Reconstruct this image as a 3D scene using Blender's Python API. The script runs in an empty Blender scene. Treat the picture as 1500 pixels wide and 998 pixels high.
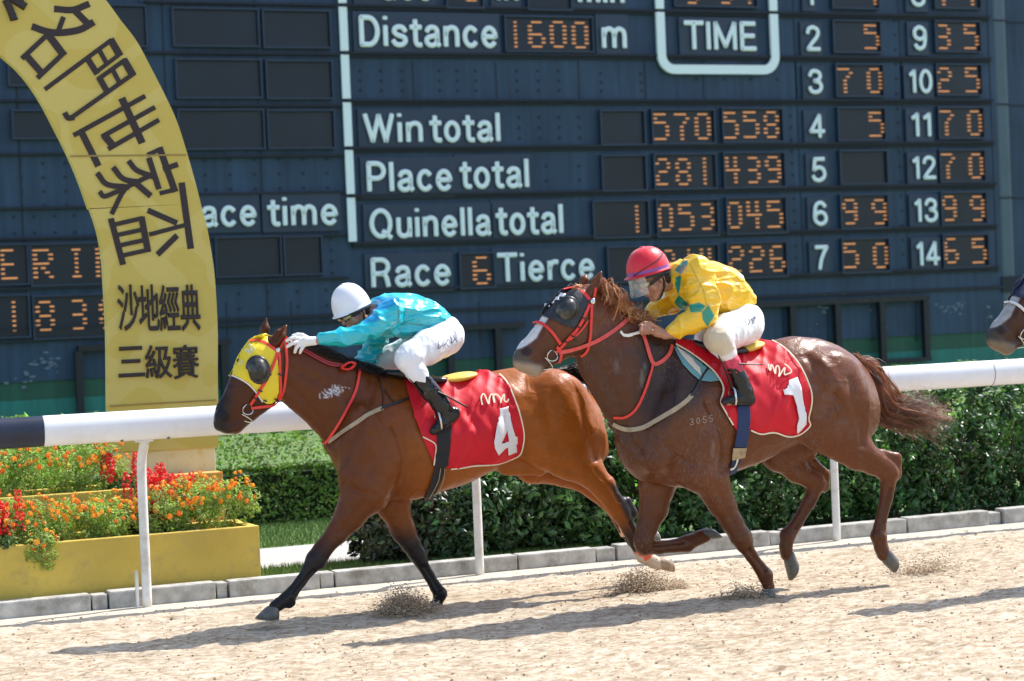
import bpy, bmesh, math, random
import numpy as np
from mathutils import Vector, Matrix
from mathutils.bvhtree import BVHTree

# ------------------------------------------------------------------ camera, sky, sun, exposure
scene = bpy.context.scene
COL = scene.collection
PI = math.pi
CAM_H = 1.95
F_PX = 3000.0                       # focal length in pixels of the 1500 px wide photograph
ALPHA = math.radians(67.54)
PITCH = -math.atan(50.0 / 3000.0)
ROLL = math.radians(2.4)
_d = np.array([math.cos(ALPHA) * math.cos(PITCH), math.sin(ALPHA) * math.cos(PITCH), math.sin(PITCH)])
_r0 = np.array([math.sin(ALPHA), -math.cos(ALPHA), 0.0])
_u0 = np.cross(_r0, _d)
CR = math.cos(ROLL) * _r0 - math.sin(ROLL) * _u0
CU = math.sin(ROLL) * _r0 + math.cos(ROLL) * _u0
CD = _d
CPOS = np.array([0.0, 0.0, CAM_H])

cam_data = bpy.data.cameras.new('camera')
cam = bpy.data.objects.new('camera', cam_data)
COL.objects.link(cam)
m = Matrix.Identity(4)
for i in range(3):
    m[i][0] = CR[i]; m[i][1] = CU[i]; m[i][2] = -CD[i]; m[i][3] = CPOS[i]
cam.matrix_world = m
cam_data.sensor_fit = 'HORIZONTAL'
cam_data.sensor_width = 36.0
cam_data.lens = F_PX / 1500.0 * 36.0
cam_data.clip_start = 0.1
cam_data.clip_end = 3000.0
cam_data.dof.use_dof = True
cam_data.dof.focus_distance = 13.4
cam_data.dof.aperture_fstop = 2.6
scene.camera = cam

SUN_EL = math.radians(52.0)
SUN_AZ = math.radians(11.0)         # from +X (along the track) towards +Y (away from the camera)
SUN_DIR = Vector((math.cos(SUN_EL) * math.cos(SUN_AZ), math.cos(SUN_EL) * math.sin(SUN_AZ), math.sin(SUN_EL)))
world = bpy.data.worlds.new('World')
scene.world = world
world.use_nodes = True
wn = world.node_tree
sky = wn.nodes.new('ShaderNodeTexSky')
sky.sky_type = 'NISHITA'
sky.sun_disc = False
sky.sun_elevation = SUN_EL
sky.sun_rotation = math.atan2(SUN_DIR.x, SUN_DIR.y)
sky.air_density = 1.0
sky.dust_density = 1.5
sky.ozone_density = 1.0
bgn = wn.nodes['Background']
wn.links.new(sky.outputs[0], bgn.inputs[0])
bgn.inputs[1].default_value = 0.15
sun_data = bpy.data.lights.new('sun', 'SUN')
sun_data.energy = 3.5
sun_data.angle = math.radians(0.5)
sun_data.color = (1.0, 0.965, 0.91)
sun = bpy.data.objects.new('sun', sun_data)
COL.objects.link(sun)
sun.rotation_euler = SUN_DIR.to_track_quat('Z', 'Y').to_euler()
scene.view_settings.view_transform = 'Standard'
scene.view_settings.look = 'None'
scene.view_settings.exposure = 1.0
scene.view_settings.gamma = 1.0
scene.view_settings.use_curve_mapping = False
scene.render.engine = 'CYCLES'
scene.cycles.use_denoising = True
scene.cycles.max_bounces = 8
scene.cycles.diffuse_bounces = 4
scene.cycles.sample_clamp_indirect = 6.0

# ------------------------------------------------------------------ reading the photograph: pixels to places
def ray(px, py):
    v = CD + (px - 750.0) / F_PX * CR - (py - 499.0) / F_PX * CU
    return v
def onY(px, py, Y):
    v = ray(px, py); return CPOS + v * ((Y - CPOS[1]) / v[1])
def onZ(px, py, Z):
    v = ray(px, py); return CPOS + v * ((Z - CPOS[2]) / v[2])
def depth(p):
    return float(np.dot(np.asarray(p) - CPOS, CD))
def proj(P):
    P = np.atleast_2d(P) - CPOS
    z = P @ CD
    return 750.0 + F_PX * (P @ CR) / z, 499.0 - F_PX * (P @ CU) / z
def mpp(p):
    return depth(p) / F_PX

# ------------------------------------------------------------------ objects, names, labels
ORG = {}
def tag(o, label=None, cat=None, group=None, kind=None):
    if label: o['label'] = label
    if cat: o['category'] = cat
    if group: o['group'] = group
    if kind: o['kind'] = kind
    return o
def thing(name, loc, label, cat, group=None):
    o = bpy.data.objects.new(name, None)
    COL.objects.link(o)
    o.empty_display_size = 0.2
    o.location = loc
    ORG[o] = np.array(loc, float)
    return tag(o, label, cat, group)
def link_mesh(name, me, parent=None, loc=(0, 0, 0)):
    o = bpy.data.objects.new(name, me)
    COL.objects.link(o)
    if parent is not None:
        o.parent = parent
        ORG[o] = ORG[parent]
    else:
        o.location = loc
        ORG[o] = np.array(loc, float)
    return o
def meshobj(name, V, Fc, mats, parent=None, loc=None, smooth=False, mi=None, col=None):
    """V in world metres; the object's origin is its thing's base."""
    V = np.asarray(V, float).reshape(-1, 3)
    if parent is not None: org = ORG[parent]
    elif loc is not None: org = np.array(loc, float)
    else:
        org = np.array([V[:, 0].mean(), V[:, 1].mean(), V[:, 2].min()])
    me = bpy.data.meshes.new(name)
    if isinstance(Fc, np.ndarray): Fc = Fc.tolist()
    me.from_pydata((V - org).tolist(), [], Fc)
    if not isinstance(mats, (list, tuple)): mats = [mats]
    for mt in mats: me.materials.append(mt)
    if mi is not None: me.polygons.foreach_set('material_index', np.asarray(mi, np.int32))
    if smooth: me.polygons.foreach_set('use_smooth', np.ones(len(me.polygons), bool))
    if col is not None:
        ca = me.color_attributes.new('Col', 'FLOAT_COLOR', 'POINT')
        c4 = np.ones((len(V), 4), np.float32); c4[:, :3] = col
        ca.data.foreach_set('color', c4.ravel())
    me.update()
    return link_mesh(name, me, parent, tuple(org) if parent is None else (0, 0, 0))

class MB:
    """Collects geometry in world coordinates."""
    def __init__(s): s.V = []; s.F = []; s.M = []; s.n = 0
    def add(s, V, Fc, m=0):
        V = np.asarray(V, float).reshape(-1, 3)
        s.V.append(V)
        for f in Fc: s.F.append([int(i) + s.n for i in f]); s.M.append(m)
        s.n += len(V)
        return s
    def box(s, c, size, m=0, R=None, bev=0.0):
        x, y, z = [q / 2 for q in size]
        if bev > 0:
            b = min(bev, x * .9, y * .9, z * .9)
            bm = bmesh.new(); bmesh.ops.create_cube(bm, size=1)
            for v in bm.verts: v.co = Vector((v.co.x * 2 * x, v.co.y * 2 * y, v.co.z * 2 * z))
            bmesh.ops.bevel(bm, geom=bm.edges[:] , offset=b, segments=2, affect='EDGES', profile=.6)
            bm.verts.ensure_lookup_table()
            V = np.array([v.co[:] for v in bm.verts]); Fc = [[v.index for v in f.verts] for f in bm.faces]
            bm.free()
        else:
            V = np.array([[sx * x, sy * y, sz * z] for sx in (-1, 1) for sy in (-1, 1) for sz in (-1, 1)])
            Fc = [(0, 1, 3, 2), (4, 6, 7, 5), (0, 4, 5, 1), (2, 3, 7, 6), (0, 2, 6, 4), (1, 5, 7, 3)]
        if R is not None: V = V @ np.asarray(R).T
        return s.add(V + np.asarray(c), Fc, m)
    def box2(s, lo, hi, m=0, bev=0.0):
        lo = np.asarray(lo, float); hi = np.asarray(hi, float)
        return s.box((lo + hi) / 2, hi - lo, m, None, bev)
    def tube(s, P, r, seg=10, m=0, cap=True, up=(0, 0, 1), ry=None):
        V, Fc = tube_geo(P, r, seg, cap, up, ry)
        return s.add(V, Fc, m)
    def prism(s, poly, y0, y1, m=0):
        """poly: (x, z) outline, extruded from y0 to y1."""
        n = len(poly)
        V = [(x, y0, z) for x, z in poly] + [(x, y1, z) for x, z in poly]
        Fc = [list(range(n)), list(range(2 * n - 1, n - 1, -1))] + [[i, i + n, (i + 1) % n + n, (i + 1) % n] for i in range(n)]
        return s.add(V, Fc, m)
    def build(s, name, mats, parent=None, loc=None, smooth=False, col=None):
        return meshobj(name, np.concatenate(s.V), s.F, mats, parent, loc, smooth, s.M, col)

def tube_geo(P, r, seg=10, cap=True, up=(0, 0, 1), ry=None):
    P = np.asarray(P, float); n = len(P)
    r = np.broadcast_to(np.asarray(r, float), (n,)); ry = r if ry is None else np.broadcast_to(np.asarray(ry, float), (n,))
    T = np.gradient(P, axis=0); T /= np.linalg.norm(T, axis=1)[:, None] + 1e-12
    V = []
    u = np.array(up, float)
    for i in range(n):
        a = np.cross(T[i], u)
        if np.linalg.norm(a) < 1e-3: a = np.cross(T[i], (0.3, 0.9, 0.2))
        a /= np.linalg.norm(a); b = np.cross(a, T[i])
        for k in range(seg):
            t = 2 * PI * k / seg
            V.append(P[i] + a * r[i] * math.cos(t) + b * ry[i] * math.sin(t))
    Fc = []
    for i in range(n - 1):
        for k in range(seg):
            k2 = (k + 1) % seg
            Fc.append((i * seg + k, i * seg + k2, (i + 1) * seg + k2, (i + 1) * seg + k))
    if cap:
        Fc.append(list(range(seg))[::-1]); Fc.append([(n - 1) * seg + k for k in range(seg)])
    return np.array(V), Fc

def spline(P, n):
    """Catmull-Rom through the points, n samples."""
    P = np.asarray(P, float)
    if len(P) == 2: return P[0] + (P[1] - P[0]) * np.linspace(0, 1, n)[:, None]
    Q = np.vstack([2 * P[0] - P[1], P, 2 * P[-1] - P[-2]])
    out = []
    for t in np.linspace(0, len(P) - 1 - 1e-9, n):
        i = int(t); f = t - i
        a, b, c, d = Q[i], Q[i + 1], Q[i + 2], Q[i + 3]
        out.append(.5 * (2 * b + (c - a) * f + (2 * a - 5 * b + 4 * c - d) * f * f + (3 * b - a - 3 * c + d) * f ** 3))
    return np.array(out)

# ------------------------------------------------------------------ noise
_rs = np.random.RandomState(7)
_NT = _rs.rand(32, 32, 32).astype(np.float32)
def vnoise(P, scale):
    P = np.asarray(P, float) * np.asarray(scale, float)
    i = np.floor(P).astype(int); f = P - i; f = f * f * (3 - 2 * f)
    out = 0
    for dx in (0, 1):
        for dy in (0, 1):
            for dz in (0, 1):
                w = (f[:, 0] if dx else 1 - f[:, 0]) * (f[:, 1] if dy else 1 - f[:, 1]) * (f[:, 2] if dz else 1 - f[:, 2])
                out = out + w * _NT[(i[:, 0] + dx) % 32, (i[:, 1] + dy) % 32, (i[:, 2] + dz) % 32]
    return out * 2 - 1

# ------------------------------------------------------------------ materials
def mat(name, color=(.5, .5, .5), rough=.6, metal=0., spec=.5, var=0., vscale=8., bump=0., bscale=40., bstretch=(1, 1, 1), attr=False,
        sheen=0., coat=0., trans=0., emit=None, estr=0., bdetail=5., dirt=None, dscale=3., sss=0., alpha=1., rvar=0.):
    mt = bpy.data.materials.new(name); mt.use_nodes = True
    nt = mt.node_tree; b = nt.nodes['Principled BSDF']
    L = nt.links.new
    b.inputs['Roughness'].default_value = rough
    b.inputs['Metallic'].default_value = metal
    b.inputs['Specular IOR Level'].default_value = spec
    b.inputs['Base Color'].default_value = (*color, 1)
    if sheen: b.inputs['Sheen Weight'].default_value = sheen; b.inputs['Sheen Roughness'].default_value = .4
    if coat: b.inputs['Coat Weight'].default_value = coat; b.inputs['Coat Roughness'].default_value = .1
    if trans: b.inputs['Transmission Weight'].default_value = trans
    if sss: b.inputs['Subsurface Weight'].default_value = sss; b.inputs['Subsurface Radius'].default_value = (.01, .004, .002)
    if alpha < 1: b.inputs['Alpha'].default_value = alpha
    if emit: b.inputs['Emission Color'].default_value = (*emit, 1); b.inputs['Emission Strength'].default_value = estr
    tc = nt.nodes.new('ShaderNodeTexCoord'); src = None
    if attr:
        a = nt.nodes.new('ShaderNodeVertexColor'); a.layer_name = 'Col'; src = a.outputs[0]
    if var:
        n = nt.nodes.new('ShaderNodeTexNoise'); n.inputs['Scale'].default_value = vscale; n.inputs['Detail'].default_value = 6
        L(tc.outputs['Object'], n.inputs['Vector'])
        mr = nt.nodes.new('ShaderNodeMapRange'); mr.inputs[1].default_value = .3; mr.inputs[2].default_value = .7
        mr.inputs[3].default_value = 1 - var; mr.inputs[4].default_value = 1 + var
        L(n.outputs[0], mr.inputs[0])
        mx = nt.nodes.new('ShaderNodeVectorMath'); mx.operation = 'SCALE'
        if src is not None: L(src, mx.inputs[0])
        else: mx.inputs[0].default_value = color
        L(mr.outputs[0], mx.inputs['Scale']); src = mx.outputs[0]
        if rvar:
            m2 = nt.nodes.new('ShaderNodeMapRange'); m2.inputs[3].default_value = rough - rvar; m2.inputs[4].default_value = rough + rvar
            L(n.outputs[0], m2.inputs[0]); L(m2.outputs[0], b.inputs['Roughness'])
    if dirt:
        n = nt.nodes.new('ShaderNodeTexNoise'); n.inputs['Scale'].default_value = dscale; n.inputs['Detail'].default_value = 8; n.inputs['Roughness'].default_value = .7
        L(tc.outputs['Object'], n.inputs['Vector'])
        mr = nt.nodes.new('ShaderNodeMapRange'); mr.inputs[1].default_value = .5; mr.inputs[2].default_value = .72
        L(n.outputs[0], mr.inputs[0])
        mx = nt.nodes.new('ShaderNodeMix'); mx.data_type = 'RGBA'
        L(mr.outputs[0], mx.inputs[0])
        if src is not None: L(src, mx.inputs[6])
        else: mx.inputs[6].default_value = (*color, 1)
        mx.inputs[7].default_value = (*dirt, 1); src = mx.outputs[2]
    if src is not None: L(src, b.inputs['Base Color'])
    if bump:
        n = nt.nodes.new('ShaderNodeTexNoise'); n.inputs['Scale'].default_value = bscale; n.inputs['Detail'].default_value = bdetail
        mp = nt.nodes.new('ShaderNodeMapping'); mp.inputs['Scale'].default_value = bstretch
        L(tc.outputs['Object'], mp.inputs[0]); L(mp.outputs[0], n.inputs['Vector'])
        bp = nt.nodes.new('ShaderNodeBump'); bp.inputs['Strength'].default_value = 1.0; bp.inputs['Distance'].default_value = bump
        L(n.outputs[0], bp.inputs['Height']); L(bp.outputs[0], b.inputs['Normal'])
    return mt

# ------------------------------------------------------------------ smooth solids: rounded limbs and bodies blended in a distance field
class Solid:
    def __init__(s, h): s.h = h; s.ops = []; s.pts = []
    def cone(s, a, b, ra, rb, k=None, ky=1.0, sub=False):
        a = np.array(a, float); b = np.array(b, float)
        if k is None: k = .55 * min(ra, rb) + .002
        s.ops.append(('c', a, b, ra, rb, k, ky, sub))
        if not sub:
            R = max(ra, rb) * max(1, ky); s.pts += [a - R, a + R, b - R, b + R]
        return s
    def chain(s, pts, k=None, ky=1.0):
        """pts: list of (world point, radius)."""
        for (a, ra), (b, rb) in zip(pts[:-1], pts[1:]): s.cone(a, b, ra, rb, k, ky)
        return s
    def ell(s, c, r, axes=None, k=.02, sub=False):
        c = np.array(c, float); r = np.array(r, float)
        A = np.eye(3) if axes is None else np.array(axes, float)
        s.ops.append(('e', c, r, A, k, sub))
        if not sub: s.pts += [c - r.max(), c + r.max()]
        return s
    def loft(s, X, T, B, W, y0, k=.05, egg=.25):
        """Column sections: at x in X, z from B to T, half width W about y0."""
        s.ops.append(('l', np.array(X), np.array(T), np.array(B), np.array(W), y0, k, egg))
        s.pts += [np.array([min(X), y0 - max(W), min(B)]), np.array([max(X), y0 + max(W), max(T)])]
        return s
    def mesh(s, post=None):
        P = np.array(s.pts); h = s.h
        lo = P.min(0) - 4 * h - .01; hi = P.max(0) + 4 * h + .01
        n = np.ceil((hi - lo) / h).astype(int) + 1
        f = np.full(n, .4, np.float32)
        ax = [(lo[i] + h * np.arange(n[i])).astype(np.float32) for i in range(3)]
        for op in s.ops:
            if op[0] == 'c':
                _, a, b, ra, rb, k, ky, sub = op
                R = np.array([max(ra, rb)] * 3); R[1] *= ky; m = R * 1.02 + k + 3 * h
                l = np.minimum(a, b) - m; u = np.maximum(a, b) + m
            elif op[0] == 'e':
                _, c, r, A, k, sub = op
                m = r.max() + k + 3 * h; l = c - m; u = c + m
            else:
                _, X, T, B, W, y0, k, egg = op; sub = False
                l = np.array([X.min(), y0 - W.max(), B.min()]) - k - .05; u = np.array([X.max(), y0 + W.max(), T.max()]) + k + .05
            i0 = np.clip(np.floor((l - lo) / h).astype(int), 0, n); i1 = np.clip(np.ceil((u - lo) / h).astype(int) + 1, 0, n)
            if np.any(i1 <= i0): continue
            sl = tuple(slice(i0[i], i1[i]) for i in range(3))
            x = ax[0][sl[0]][:, None, None]; y = ax[1][sl[1]][None, :, None]; z = ax[2][sl[2]][None, None, :]
            if op[0] == 'c':
                ab = b - a; abk = ab.copy(); abk[1] /= ky
                L2 = float(abk @ abk) + 1e-9
                qx = x - a[0]; qy = (y - a[1]) / ky; qz = z - a[2]
                t = np.clip((qx * abk[0] + qy * abk[1] + qz * abk[2]) / L2, 0, 1)
                d = np.sqrt((qx - t * abk[0]) ** 2 + (qy - t * abk[1]) ** 2 + (qz - t * abk[2]) ** 2) - (ra + (rb - ra) * t)
                if ky < 1: d = d * (.5 + .5 * ky)
            elif op[0] == 'e':
                q = [(x - c[0]) * A[j][0] + (y - c[1]) * A[j][1] + (z - c[2]) * A[j][2] for j in range(3)]
                k0 = np.sqrt(sum((q[j] / r[j]) ** 2 for j in range(3)))
                k1 = np.sqrt(sum((q[j] / r[j] ** 2) ** 2 for j in range(3))) + 1e-6
                d = k0 * (k0 - 1) / k1
            else:
                t_ = np.interp(ax[0][sl[0]], X, T)[:, None, None]; b_ = np.interp(ax[0][sl[0]], X, B)[:, None, None]
                w_ = np.interp(ax[0][sl[0]], X, W)[:, None, None]
                zc = (t_ + b_) / 2; hh = np.maximum((t_ - b_) / 2, .004)
                q = (z - zc) / hh
                w_ = np.maximum(w_ * (1 - egg * np.clip(q, 0, 1)), .004)
                k0 = np.sqrt(q ** 2 + ((y - y0) / w_) ** 2)
                k1 = np.sqrt((q / hh) ** 2 + ((y - y0) / w_ ** 2) ** 2) + 1e-6
                d = k0 * (k0 - 1) / k1
                xo = np.maximum(np.maximum(X.min() - x, x - X.max()), 0)
                d = np.where(xo > 0, np.sqrt(np.maximum(d, 0) ** 2 + xo ** 2) + .002, d)
            d = d.astype(np.float32)
            g = f[sl]
            if sub:
                d = -d
                w = np.clip(.5 - .5 * (d - g) / (-k), 0, 1) if False else np.clip(.5 + .5 * (d - g) / k, 0, 1)
                f[sl] = g + (d - g) * w + k * w * (1 - w)
            else:
                w = np.clip(.5 + .5 * (g - d) / k, 0, 1)
                f[sl] = g + (d - g) * w - k * w * (1 - w)
        V, Q = surface_nets(f, lo, h)
        return V, Q

def surface_nets(f, lo, h):
    s = f < 0
    n = np.array(f.shape)
    cnt = np.zeros(n - 1, np.int8)
    for dx in (0, 1):
        for dy in (0, 1):
            for dz in (0, 1):
                cnt += s[dx:n[0] - 1 + dx, dy:n[1] - 1 + dy, dz:n[2] - 1 + dz]
    idx = np.argwhere((cnt > 0) & (cnt < 8))
    co = np.array([[dx, dy, dz] for dx in (0, 1) for dy in (0, 1) for dz in (0, 1)])
    val = np.stack([f[idx[:, 0] + c[0], idx[:, 1] + c[1], idx[:, 2] + c[2]] for c in co], 1).astype(float)
    acc = np.zeros((len(idx), 3)); num = np.zeros(len(idx))
    for i in range(8):
        for j in range(i + 1, 8):
            if np.abs(co[i] - co[j]).sum() != 1: continue
            msk = (val[:, i] < 0) != (val[:, j] < 0)
            t = np.where(msk, val[:, i] / (val[:, i] - val[:, j] + 1e-12), 0)
            acc += np.where(msk[:, None], co[i] + t[:, None] * (co[j] - co[i]), 0); num += msk
    V = lo + h * (idx + acc / num[:, None])
    vid = np.full(n - 1, -1, np.int64)
    vid[idx[:, 0], idx[:, 1], idx[:, 2]] = np.arange(len(idx))
    quads = []
    for axis in range(3):
        a, b = (axis + 1) % 3, (axis + 2) % 3
        s0 = [slice(None)] * 3; s1 = [slice(None)] * 3
        s0[axis] = slice(0, n[axis] - 1); s1[axis] = slice(1, n[axis])
        A = s[tuple(s0)]; B = s[tuple(s1)]
        e = np.argwhere(A != B)
        e = e[(e[:, a] > 0) & (e[:, b] > 0) & (e[:, a] < n[a] - 1) & (e[:, b] < n[b] - 1)]
        flip = A[e[:, 0], e[:, 1], e[:, 2]]
        def cell(da, db):
            q = e.copy(); q[:, a] += da; q[:, b] += db
            return vid[q[:, 0], q[:, 1], q[:, 2]]
        q = np.stack([cell(-1, -1), cell(0, -1), cell(0, 0), cell(-1, 0)], 1)
        q[~flip] = q[~flip][:, ::-1]
        quads.append(q)
    return V, np.concatenate(quads)

def vnormals(V, Q):
    fn = np.cross(V[Q[:, 2]] - V[Q[:, 0]], V[Q[:, 3]] - V[Q[:, 1]])
    N = np.zeros_like(V)
    for i in range(4): np.add.at(N, Q[:, i], fn)
    return N / (np.linalg.norm(N, axis=1)[:, None] + 1e-12)
def smoothV(V, Q, it=1, lam=.5):
    for _ in range(it):
        S = np.zeros_like(V); C = np.zeros(len(V))
        for i in range(4):
            for j in ((i + 1) % 4, (i + 3) % 4):
                np.add.at(S, Q[:, i], V[Q[:, j]]); np.add.at(C, Q[:, i], 1)
        V = V + lam * (S / np.maximum(C, 1)[:, None] - V)
    return V
def pdist(px, py, poly):
    """Signed distance in pixels to a closed outline (negative inside)."""
    poly = np.asarray(poly, float); d = np.full(len(px), 1e9); ins = np.zeros(len(px), bool)
    for (x0, y0), (x1, y1) in zip(poly, np.roll(poly, -1, 0)):
        ex, ey = x1 - x0, y1 - y0; wx, wy = px - x0, py - y0
        t = np.clip((wx * ex + wy * ey) / (ex * ex + ey * ey + 1e-9), 0, 1)
        d = np.minimum(d, np.hypot(wx - t * ex, wy - t * ey))
        c = (y0 > py) != (y1 > py)
        ins ^= c & (px < (x1 - x0) * (py - y0) / (y1 - y0 + 1e-12) + x0)
    return np.where(ins, -d, d)

# ================================================================== SETTING
RNG = np.random.RandomState(11)
random.seed(5)
YK = 14.06                                            # front face of the kerb
# ---- ground far and wide
M_field = mat('field grass', (.07, .12, .03), .9, var=.35, vscale=.8)
tag(MB().add([(-400, -400, -.06), (900, -400, -.06), (900, 900, -.06), (-400, 900, -.06)], [(0, 1, 2, 3)]).build('ground', M_field, loc=(0, 0, -.06)), kind='structure')

# ---- sand track: a fine displaced sheet near the camera view, plain sheets beyond
def sand_material():
    mt = mat('track sand', (.62, .50, .35), .95, spec=.12)
    nt = mt.node_tree; L = nt.links.new; b = nt.nodes['Principled BSDF']
    tc = nt.nodes.new('ShaderNodeTexCoord')
    def noise(scale, st, detail=5, rough=.6):
        mp = nt.nodes.new('ShaderNodeMapping'); mp.inputs['Scale'].default_value = st; L(tc.outputs['Object'], mp.inputs[0])
        n = nt.nodes.new('ShaderNodeTexNoise'); n.inputs['Scale'].default_value = scale; n.inputs['Detail'].default_value = detail; n.inputs['Roughness'].default_value = rough
        L(mp.outputs[0], n.inputs['Vector']); return n.outputs[0]
    def ramp(src, *st):
        r = nt.nodes.new('ShaderNodeValToRGB'); e = r.color_ramp.elements
        e[0].position, e[0].color = st[0][0], (*st[0][1], 1); e[1].position, e[1].color = st[-1][0], (*st[-1][1], 1)
        for p_, c in st[1:-1]: q = e.new(p_); q.color = (*c, 1)
        L(src, r.inputs[0]); return r.outputs[0]
    def mixc(a, c, f, mode='MIX'):
        m_ = nt.nodes.new('ShaderNodeMix'); m_.data_type = 'RGBA'; m_.blend_type = mode
        if isinstance(f, float): m_.inputs[0].default_value = f
        else: L(f, m_.inputs[0])
        L(a, m_.inputs[6])
        if isinstance(c, tuple): m_.inputs[7].default_value = (*c, 1)
        else: L(c, m_.inputs[7])
        return m_.outputs[2]
    n1 = noise(13, (.45, 1, 1), 7, .7); n2 = noise(46, (.40, 1, 1), 4, .6); n3 = noise(.9, (1, 1, 1), 4)
    c = ramp(n1, (.34, (.25, .18, .115)), (.47, (.475, .40, .30)), (.66, (.60, .53, .415)))
    c = mixc(c, (.30, .212, .132), ramp(n2, (.34, (1, 1, 1)), (.54, (0, 0, 0))))          # brown crumbs
    c = mixc(c, (.22, .148, .088), ramp(noise(25, (.36, 1, 1), 6, .7), (.27, (.9, .9, .9)), (.41, (0, 0, 0))))     # bigger brown clods
    c = mixc(c, ramp(n3, (.35, (.80, .76, .70)), (.6, (1, 1, 1))), .5, 'MULTIPLY')
    sx = nt.nodes.new('ShaderNodeSeparateXYZ'); L(tc.outputs['Object'], sx.inputs[0])          # the clean dusty strip along the kerb
    mr = nt.nodes.new('ShaderNodeMapRange'); mr.interpolation_type = 'SMOOTHSTEP'; mr.inputs[1].default_value = 13.2; mr.inputs[2].default_value = 13.9; mr.inputs[4].default_value = .75; L(sx.outputs[1], mr.inputs[0])
    c = mixc(c, (.58, .52, .42), mr.outputs[0])
    L(c, b.inputs['Base Color'])
    bp = nt.nodes.new('ShaderNodeBump'); bp.inputs['Distance'].default_value = .014; bp.inputs['Strength'].default_value = 1
    mm = nt.nodes.new('ShaderNodeMath'); mm.operation = 'MULTIPLY_ADD'; mm.inputs[1].default_value = .4
    L(n2, mm.inputs[0]); L(n1, mm.inputs[2]); L(mm.outputs[0], bp.inputs['Height']); L(bp.outputs[0], b.inputs['Normal'])
    return mt
M_sand = sand_material()
_hp = [(RNG.uniform(1.5, 12), RNG.uniform(9.2, 13.6), RNG.uniform(.055, .085), RNG.uniform(.006, .016)) for _ in range(170)]
def HOOFPRINTS(P):
    h = np.zeros(len(P))
    if len(P) < 50: return h
    for x, y, r, d in _hp:
        k = (np.abs(P[:, 0] - x) < 4 * r) & (np.abs(P[:, 1] - y) < 3 * r); q = np.hypot((P[k, 0] - x) / 1.25, P[k, 1] - y) / r
        h[k] += -d * np.exp(-q ** 4) + .55 * d * np.exp(-((q - 1.35) / .35) ** 2)
    return h
def sand_height(P):
    q = np.c_[P[:, 0], P[:, 1], np.zeros(len(P))]
    h = .006 * vnoise(q, (2.1, 4.5, 1)) + .005 * vnoise(q + 5, (6, 13, 1)) + .008 * vnoise(q + 9, (12, 27, 1)) + .008 * np.abs(vnoise(q + 3, (37, 45, 1)))
    h = h + HOOFPRINTS(P)
    edge = np.clip((YK - .12 - P[:, 1]) / .35, 0, 1)
    return h * (.15 + .85 * edge) - .012
xs = np.arange(1.0, 12.6, .03); ys = np.arange(7.7, YK + .03, .03)
GX, GY = np.meshgrid(xs, ys, indexing='ij')
P = np.c_[GX.ravel(), GY.ravel(), np.zeros(GX.size)]
P[:, 2] = sand_height(P)
nx, ny = GX.shape
ii = (np.arange(nx - 1)[:, None] * ny + np.arange(ny - 1)[None, :]).ravel()
tag(meshobj('sand_track', P, np.stack([ii, ii + ny, ii + ny + 1, ii + 1], 1), M_sand, loc=(0, 0, 0), smooth=True), kind='structure')
b = MB()
X0, X1, Y0_, Y1_ = xs[0], xs[-1], ys[0], ys[-1]
zz = -.014
b.add([(-120, -16, zz), (160, -16, zz), (160, Y0_, zz), (-120, Y0_, zz)], [(0, 1, 2, 3)])
b.add([(-120, Y0_, zz), (X0, Y0_, zz), (X0, Y1_, zz), (-120, Y1_, zz)], [(0, 1, 2, 3)])
b.add([(X1, Y0_, zz), (160, Y0_, zz), (160, Y1_, zz), (X1, Y1_, zz)], [(0, 1, 2, 3)])
tag(b.build('sand_track_far', M_sand, loc=(0, 0, 0)), kind='structure')

# ---- loose clods lying on the track (nobody could count them)
M_clod = mat('sand clods', (.36, .26, .165), .95, spec=.1, var=.35, vscale=14)
def crumbs(n, place, smin, smax):
    V = []; Fc = []
    base = np.array([(1.2, 0, 0), (-.5, .87, 0), (-.5, -.87, 0), (.1, 0, .55), (.1, .1, -.5)])
    fb = [(0, 1, 3), (1, 2, 3), (2, 0, 3), (1, 0, 4), (2, 1, 4), (0, 2, 4)]
    for i in range(n):
        p, k = place(i)
        s = (smin + (smax - smin) * RNG.rand() ** 3) * k
        a = RNG.rand() * 6.3; c, q = math.cos(a), math.sin(a)
        B = base * (1 + .5 * (RNG.rand(5, 3) - .5)) * s
        B = np.c_[B[:, 0] * c - B[:, 1] * q, B[:, 0] * q + B[:, 1] * c, B[:, 2]]
        V.append(B + p); Fc += [[x + 5 * i for x in f] for f in fb]
    return np.concatenate(V), Fc
def _clod(i):
    x = RNG.uniform(1.6, 12.2); y = RNG.uniform(8.2, YK - .2)
    h = float(sand_height(np.array([[x, y, 0]]))[0])
    return np.array([x, y, h + .002]), 1.0
V, Fc = crumbs(9000, _clod, .003, .014)
tag(meshobj('sand_clods', V, Fc, M_clod, loc=(0, 0, 0)), kind='stuff')

# ---- kerb of pale concrete blocks, each its own stretch with gaps and short bridging pieces
M_kerb = mat('weathered concrete', (.42, .405, .37), .9, var=.3, vscale=9, bump=.004, bscale=60, dirt=(.20, .18, .14), dscale=5)
b = MB(); x = -3.0
px_joint = [135, 160, 318, 336, 470, 492, 760, 875, 905, 1130, 1150, 1330, 1450, 1470]
joints = [float(onY(p, 908 - .0987 * p, YK)[0]) for p in px_joint]
cuts = [-30, -26, -22, -18, -14, -10, -6, -4, -2.5, -1.0, .4, 1.5] + joints + [10.9, 12.2, 13.6, 15, 16.4, 18, 20, 22, 25, 28, 32, 36, 42, 48]
for i, (a, c) in enumerate(zip(cuts[:-1], cuts[1:])):
    short = c - a < .2
    dz = RNG.uniform(-.008, .008) - (.012 if short else 0); dy = RNG.uniform(-.008, .01) + (.015 if short else 0)
    b.box2((a + .006, YK + dy, -.06), (c - .006, YK + .13 + dy, .104 + dz), 0, .012)
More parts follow.
